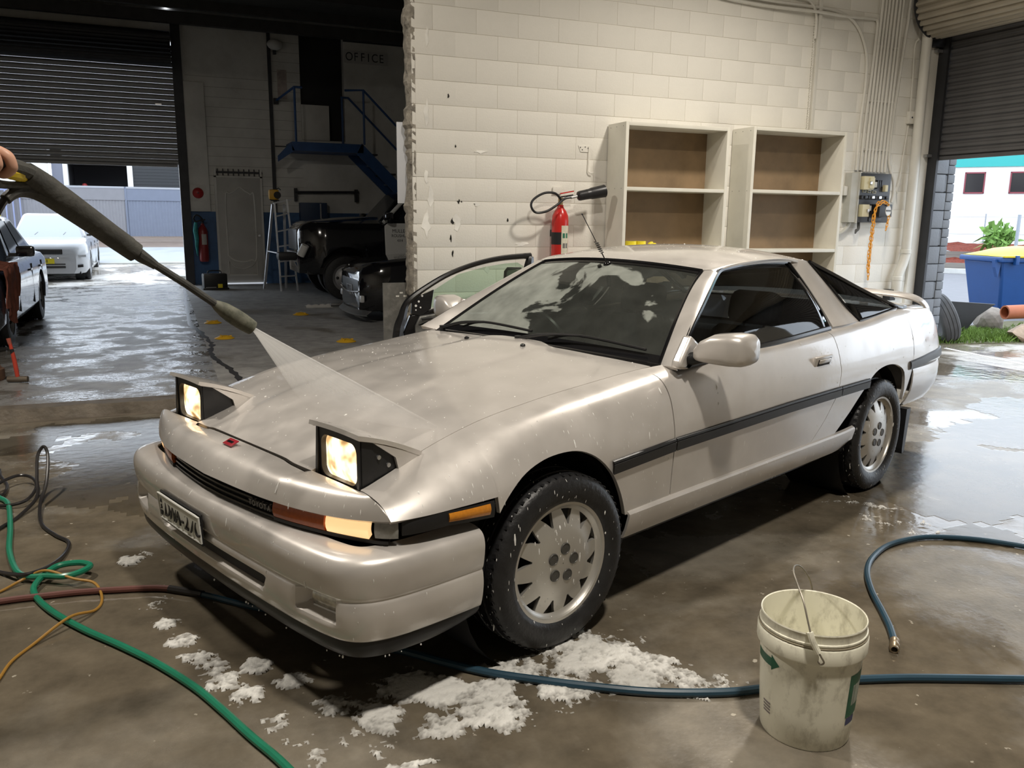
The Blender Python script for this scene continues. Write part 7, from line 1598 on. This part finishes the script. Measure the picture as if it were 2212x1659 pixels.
base = np.zeros((nx, ny))
for x, y, r_ in FOAM: base = np.maximum(base, np.exp(-((gx - x) ** 2 + (gy - y) ** 2) / (2 * (r_ * .85) ** 2)))
nA = fractal(nx, ny, 1.55, 31); nB = fractal(nx, ny, 1.0, 9)
def flow(nx, ny, seed, ang, k1, k2, power):   # noise drawn out along the run of the water
    r_ = np.random.RandomState(seed); f = np.fft.fft2(r_.normal(size=(nx, ny))); kx = np.fft.fftfreq(nx)[:, None]; ky = np.fft.fftfreq(ny)[None, :]; c, s_ = math.cos(ang), math.sin(ang)
    u = (kx * c + ky * s_) * k1; w = (-kx * s_ + ky * c) * k2; k = np.sqrt(u ** 2 + w ** 2); k[0, 0] = 1; g = np.real(np.fft.ifft2(f / k ** power)); return (g - g.mean()) / g.std()
nF = flow(nx, ny, 12, R(-38), 2.2, .9, 1.7)
fil = np.exp(-(nF / .13) ** 2) + .8 * np.exp(-((nF - .75) / .10) ** 2)          # winding filaments
near = np.clip(base * 1.6, 0, 1)
thick = np.minimum(base, .85) + .30 * nA + .13 * nB - .97
film = .34 * near * fil + .10 * near * nB - .20 + .04 * nA
val = np.maximum(thick, np.where(base > .05, film, -1) * 1.1)
val = np.maximum(val, .10 * (nB * .5 + nA * .5 - 2.9))
mask = val > 0
hgt = .0012 + .011 * np.clip(val / .5, 0, 1) ** .7 + .0012 * np.clip(nB, -1, 1) * np.clip(val * 4, 0, 1)
quad = mask[:-1, :-1] & mask[1:, :-1] & mask[1:, 1:] & mask[:-1, 1:]
ids = -np.ones((nx, ny), int); need = np.zeros((nx, ny), bool)
for a, b_ in ((0, 0), (1, 0), (1, 1), (0, 1)): need[a:nx - 1 + a, b_:ny - 1 + b_] |= quad
ids[need] = np.arange(need.sum())
edge = need & ~(np.roll(need, 1, 0) & np.roll(need, -1, 0) & np.roll(need, 1, 1) & np.roll(need, -1, 1)); hgt = np.where(edge, .0012, hgt)
V = np.stack([gx[need], gy[need], hgt[need]], 1); qi, qj = np.nonzero(quad)
F = np.stack([ids[qi, qj], ids[qi + 1, qj], ids[qi + 1, qj + 1], ids[qi, qj + 1]], 1)
me = bpy.data.meshes.new('soap_foam'); me.from_pydata(V.tolist(), [], F.tolist()); me.polygons.foreach_set('use_smooth', [True] * len(F))
at_ = me.attributes.new('thick', 'FLOAT', 'POINT'); at_.data.foreach_set('value', np.clip(val[need] / .30, 0, 1).astype(np.float32))
M_foam = bpy.data.materials.new('soap_foam'); M_foam.use_nodes = True; N, L_ = nodes_of(M_foam); b = N['Principled BSDF']; b.inputs['Base Color'].default_value = (.78, .77, .73, 1); b.inputs['Roughness'].default_value = .55
b.inputs['Subsurface Weight'].default_value = .0
an = N.new('ShaderNodeAttribute'); an.attribute_name = 'thick'; tc = N.new('ShaderNodeTexCoord'); nz = N.new('ShaderNodeTexNoise'); nz.inputs['Scale'].default_value = 28; nz.inputs['Detail'].default_value = 7; L_(tc.outputs['Object'], nz.inputs[0])
ad = N.new('ShaderNodeMath'); ad.operation = 'MULTIPLY_ADD'; L_(nz.outputs[0], ad.inputs[0]); ad.inputs[1].default_value = .9; L_(an.outputs['Fac'], ad.inputs[2])
r1 = N.new('ShaderNodeMapRange'); r1.inputs[1].default_value = .34; r1.inputs[2].default_value = 1.40; r1.inputs[3].default_value = .06; r1.inputs[4].default_value = .88; L_(ad.outputs[0], r1.inputs[0]); L_(r1.outputs[0], b.inputs['Alpha'])
vo = N.new('ShaderNodeTexVoronoi'); vo.inputs['Scale'].default_value = 160; L_(tc.outputs['Object'], vo.inputs[0]); bp = N.new('ShaderNodeBump'); bp.inputs['Strength'].default_value = .3; bp.inputs['Distance'].default_value = .003; L_(vo.outputs[0], bp.inputs['Height']); L_(bp.outputs[0], b.inputs['Normal'])
me.materials.append(M_foam); fo_ = bpy.data.objects.new('soap_foam', me); C.objects.link(fo_); tag(fo_, 'white soap foam spread over the wet floor', 'foam', kind='stuff')

# ---- thin sheets of standing water that mirror the doorways
M_water = bpy.data.materials.new('water_film'); M_water.use_nodes = True; N, L_ = nodes_of(M_water); N.remove(N['Principled BSDF']); out = N['Material Output']
tr = N.new('ShaderNodeBsdfTransparent'); tr.inputs[0].default_value = (.92, .91, .88, 1); gl = N.new('ShaderNodeBsdfGlossy'); gl.inputs['Roughness'].default_value = .16; fr = N.new('ShaderNodeFresnel'); fr.inputs[0].default_value = 1.5
tc = N.new('ShaderNodeTexCoord'); nz = N.new('ShaderNodeTexNoise'); nz.inputs['Scale'].default_value = 13; nz.inputs['Detail'].default_value = 3; L_(tc.outputs['Object'], nz.inputs[0]); bp = N.new('ShaderNodeBump'); bp.inputs['Strength'].default_value = .35; bp.inputs['Distance'].default_value = .003; L_(nz.outputs[0], bp.inputs['Height']); L_(bp.outputs[0], gl.inputs['Normal'])
mx = N.new('ShaderNodeMixShader'); L_(fr.outputs[0], mx.inputs[0]); L_(tr.outputs[0], mx.inputs[1]); L_(gl.outputs[0], mx.inputs[2]); L_(mx.outputs[0], out.inputs[0])
def water(blobs, x0, x1, y0, y1, seed, label, name='puddle', step=.03):
    nx, ny = int((x1 - x0) / step), int((y1 - y0) / step); gx, gy = np.meshgrid(x0 + step * np.arange(nx), y0 + step * np.arange(ny), indexing='ij')
    base = np.zeros((nx, ny))
    for x, y, r_ in blobs: base = np.maximum(base, np.exp(-((gx - x) ** 2 + (gy - y) ** 2) / (2 * r_ ** 2)))
    m = base + .20 * fractal(nx, ny, 1.6, seed) - .52 > 0; q = m[:-1, :-1] & m[1:, :-1] & m[1:, 1:] & m[:-1, 1:]; ids = np.arange(nx * ny).reshape(nx, ny); a, b_ = np.nonzero(q)
    F = np.stack([ids[a, b_], ids[a + 1, b_], ids[a + 1, b_ + 1], ids[a, b_ + 1]], 1); us = np.unique(F); mp = -np.ones(nx * ny, int); mp[us] = np.arange(len(us))
    V = np.stack([gx.ravel()[us], gy.ravel()[us], fall(gx.ravel()[us], gy.ravel()[us]) + .0012], 1); o = MB().add(V.tolist(), mp[F].tolist()).build(name, M_water, None, fix=False); return tag(o, label, 'puddle', kind='stuff')
water([(-.95, 6.3, .35), (-.70, 6.55, .3), (-.35, 6.6, .35), (.05, 6.45, .4), (.2, 6.1, .4), (.0, 5.6, .35), (-.25, 5.2, .3), (-.42, 4.8, .25), (-.15, 4.55, .2), (-.45, 5.9, .3), (-.1, 6.0, .3)], -1.6, 1.0, 3.9, 6.95, 6, 'bluish puddle on the floor left of the silver car nose')
water([(4.3, 3.75, .35), (4.7, 3.6, .35), (5.0, 3.3, .35), (4.35, 3.2, .3), (3.85, 3.25, .3), (4.2, 2.95, .3), (3.8, 2.9, .25), (4.0, 3.55, .3), (3.6, 2.6, .2), (5.6, 3.9, .5), (6.4, 4.4, .5)], 2.6, 8.0, 2.0, 5.2, 8, 'bright puddle on the floor by the near roller door')
# ---- flecks of foam on the bodywork and tyres
M_fleck = mat('foam_fleck', (.82, .81, .78), .5)
fk = MB(); rs = np.random.RandomState(17)
def sample(o, n, Mw=None, size=(.0008, .0021), run=True, keep=None):
    me = o.data; me.calc_loop_triangles(); vs = np.array([v.co for v in me.vertices]); tr = np.array([t.vertices[:] for t in me.loop_triangles])
    a, b_, c = vs[tr[:, 0]], vs[tr[:, 1]], vs[tr[:, 2]]; nn = np.cross(b_ - a, c - a); ar = np.linalg.norm(nn, axis=1); pick = rs.choice(len(tr), n, p=ar / ar.sum())
    for k in pick:
        u, v = rs.rand(2)
        if u + v > 1: u, v = 1 - u, 1 - v
        p = Vector(a[k] + (b_[k] - a[k]) * u + (c[k] - a[k]) * v); nr = Vector(nn[k] / max(ar[k], 1e-12))
        if Mw is not None: p = Mw @ p; nr = (Mw.to_3x3() @ nr).normalized()
        if keep and not keep(p): continue
        if nr.dot(p - Vector((min(max(p.x, -3), .15), 0, .5))) < 0: nr = -nr
        dn = Vector((0, 0, -1)); dn = dn - nr * dn.dot(nr); steep = dn.length
        dn = dn.normalized() if steep > .2 else nr.orthogonal().normalized(); sd = nr.cross(dn)
        s = rs.uniform(*size) * (1 + (rs.rand() < .06) * 1.2); ln = s * (1 + (rs.uniform(.5, 4.0) if run and steep > .6 else rs.uniform(0, .6)))
        ring = [p + sd * s * math.cos(q) * .8 + dn * ln * math.sin(q) for q in np.linspace(0, 2 * PI, 7)[:-1]]
        fk.add([tuple(q + nr * .0004) for q in ring] + [tuple(p + nr * (.0006 + s * .45))], [(i, (i + 1) % 6, 6) for i in range(6)])
left = lambda p: p.y > -.2
sample(P_f, 150); sample(P_d, 45); sample(P_q, 20); sample(P_b, 170, keep=lambda p: p.x > .35); sample(P_n, 120); sample(P_s, 90); sample(P_h, 300, size=(.0010, .0026), run=False)
rf_o = [o for o in CAR.children if o.name.startswith('roof')][0]; sample(rf_o, 160, size=(.0012, .003), run=False)
tag(fk.build('foam_flecks', M_fleck, CAR, fix=False, smooth=False), kind='stuff')
fk = MB()
for w_ in [o for o in CAR.children if o.name.startswith('wheel') and o.type == 'EMPTY' and o.location.y > 0]:
    for ch in w_.children:
        if ch.name.startswith('tyre'): sample(ch, 330, w_.matrix_local, (.0008, .0022), keep=lambda p: p.y > .70)
        if ch.name.startswith('disc'): sample(ch, 60, w_.matrix_local, (.001, .0025), keep=lambda p: p.y > .70)
tag(fk.build('foam_flecks', M_fleck, CAR, fix=False, smooth=False), kind='stuff')
# drips of foam along the bumper lip
fk = MB()
for k in range(8, 172):
    if rs.rand() < .88: continue
    p = lip[k, 3] + np.array([0, 0, -.002]); s = rs.uniform(.0015, .004); fk.ball(tuple(p + BN[k] * .006), (s, s, s * rs.uniform(1, 2)), 6, 4)
tag(fk.build('foam_drips', M_fleck, CAR, fix=False), kind='stuff')
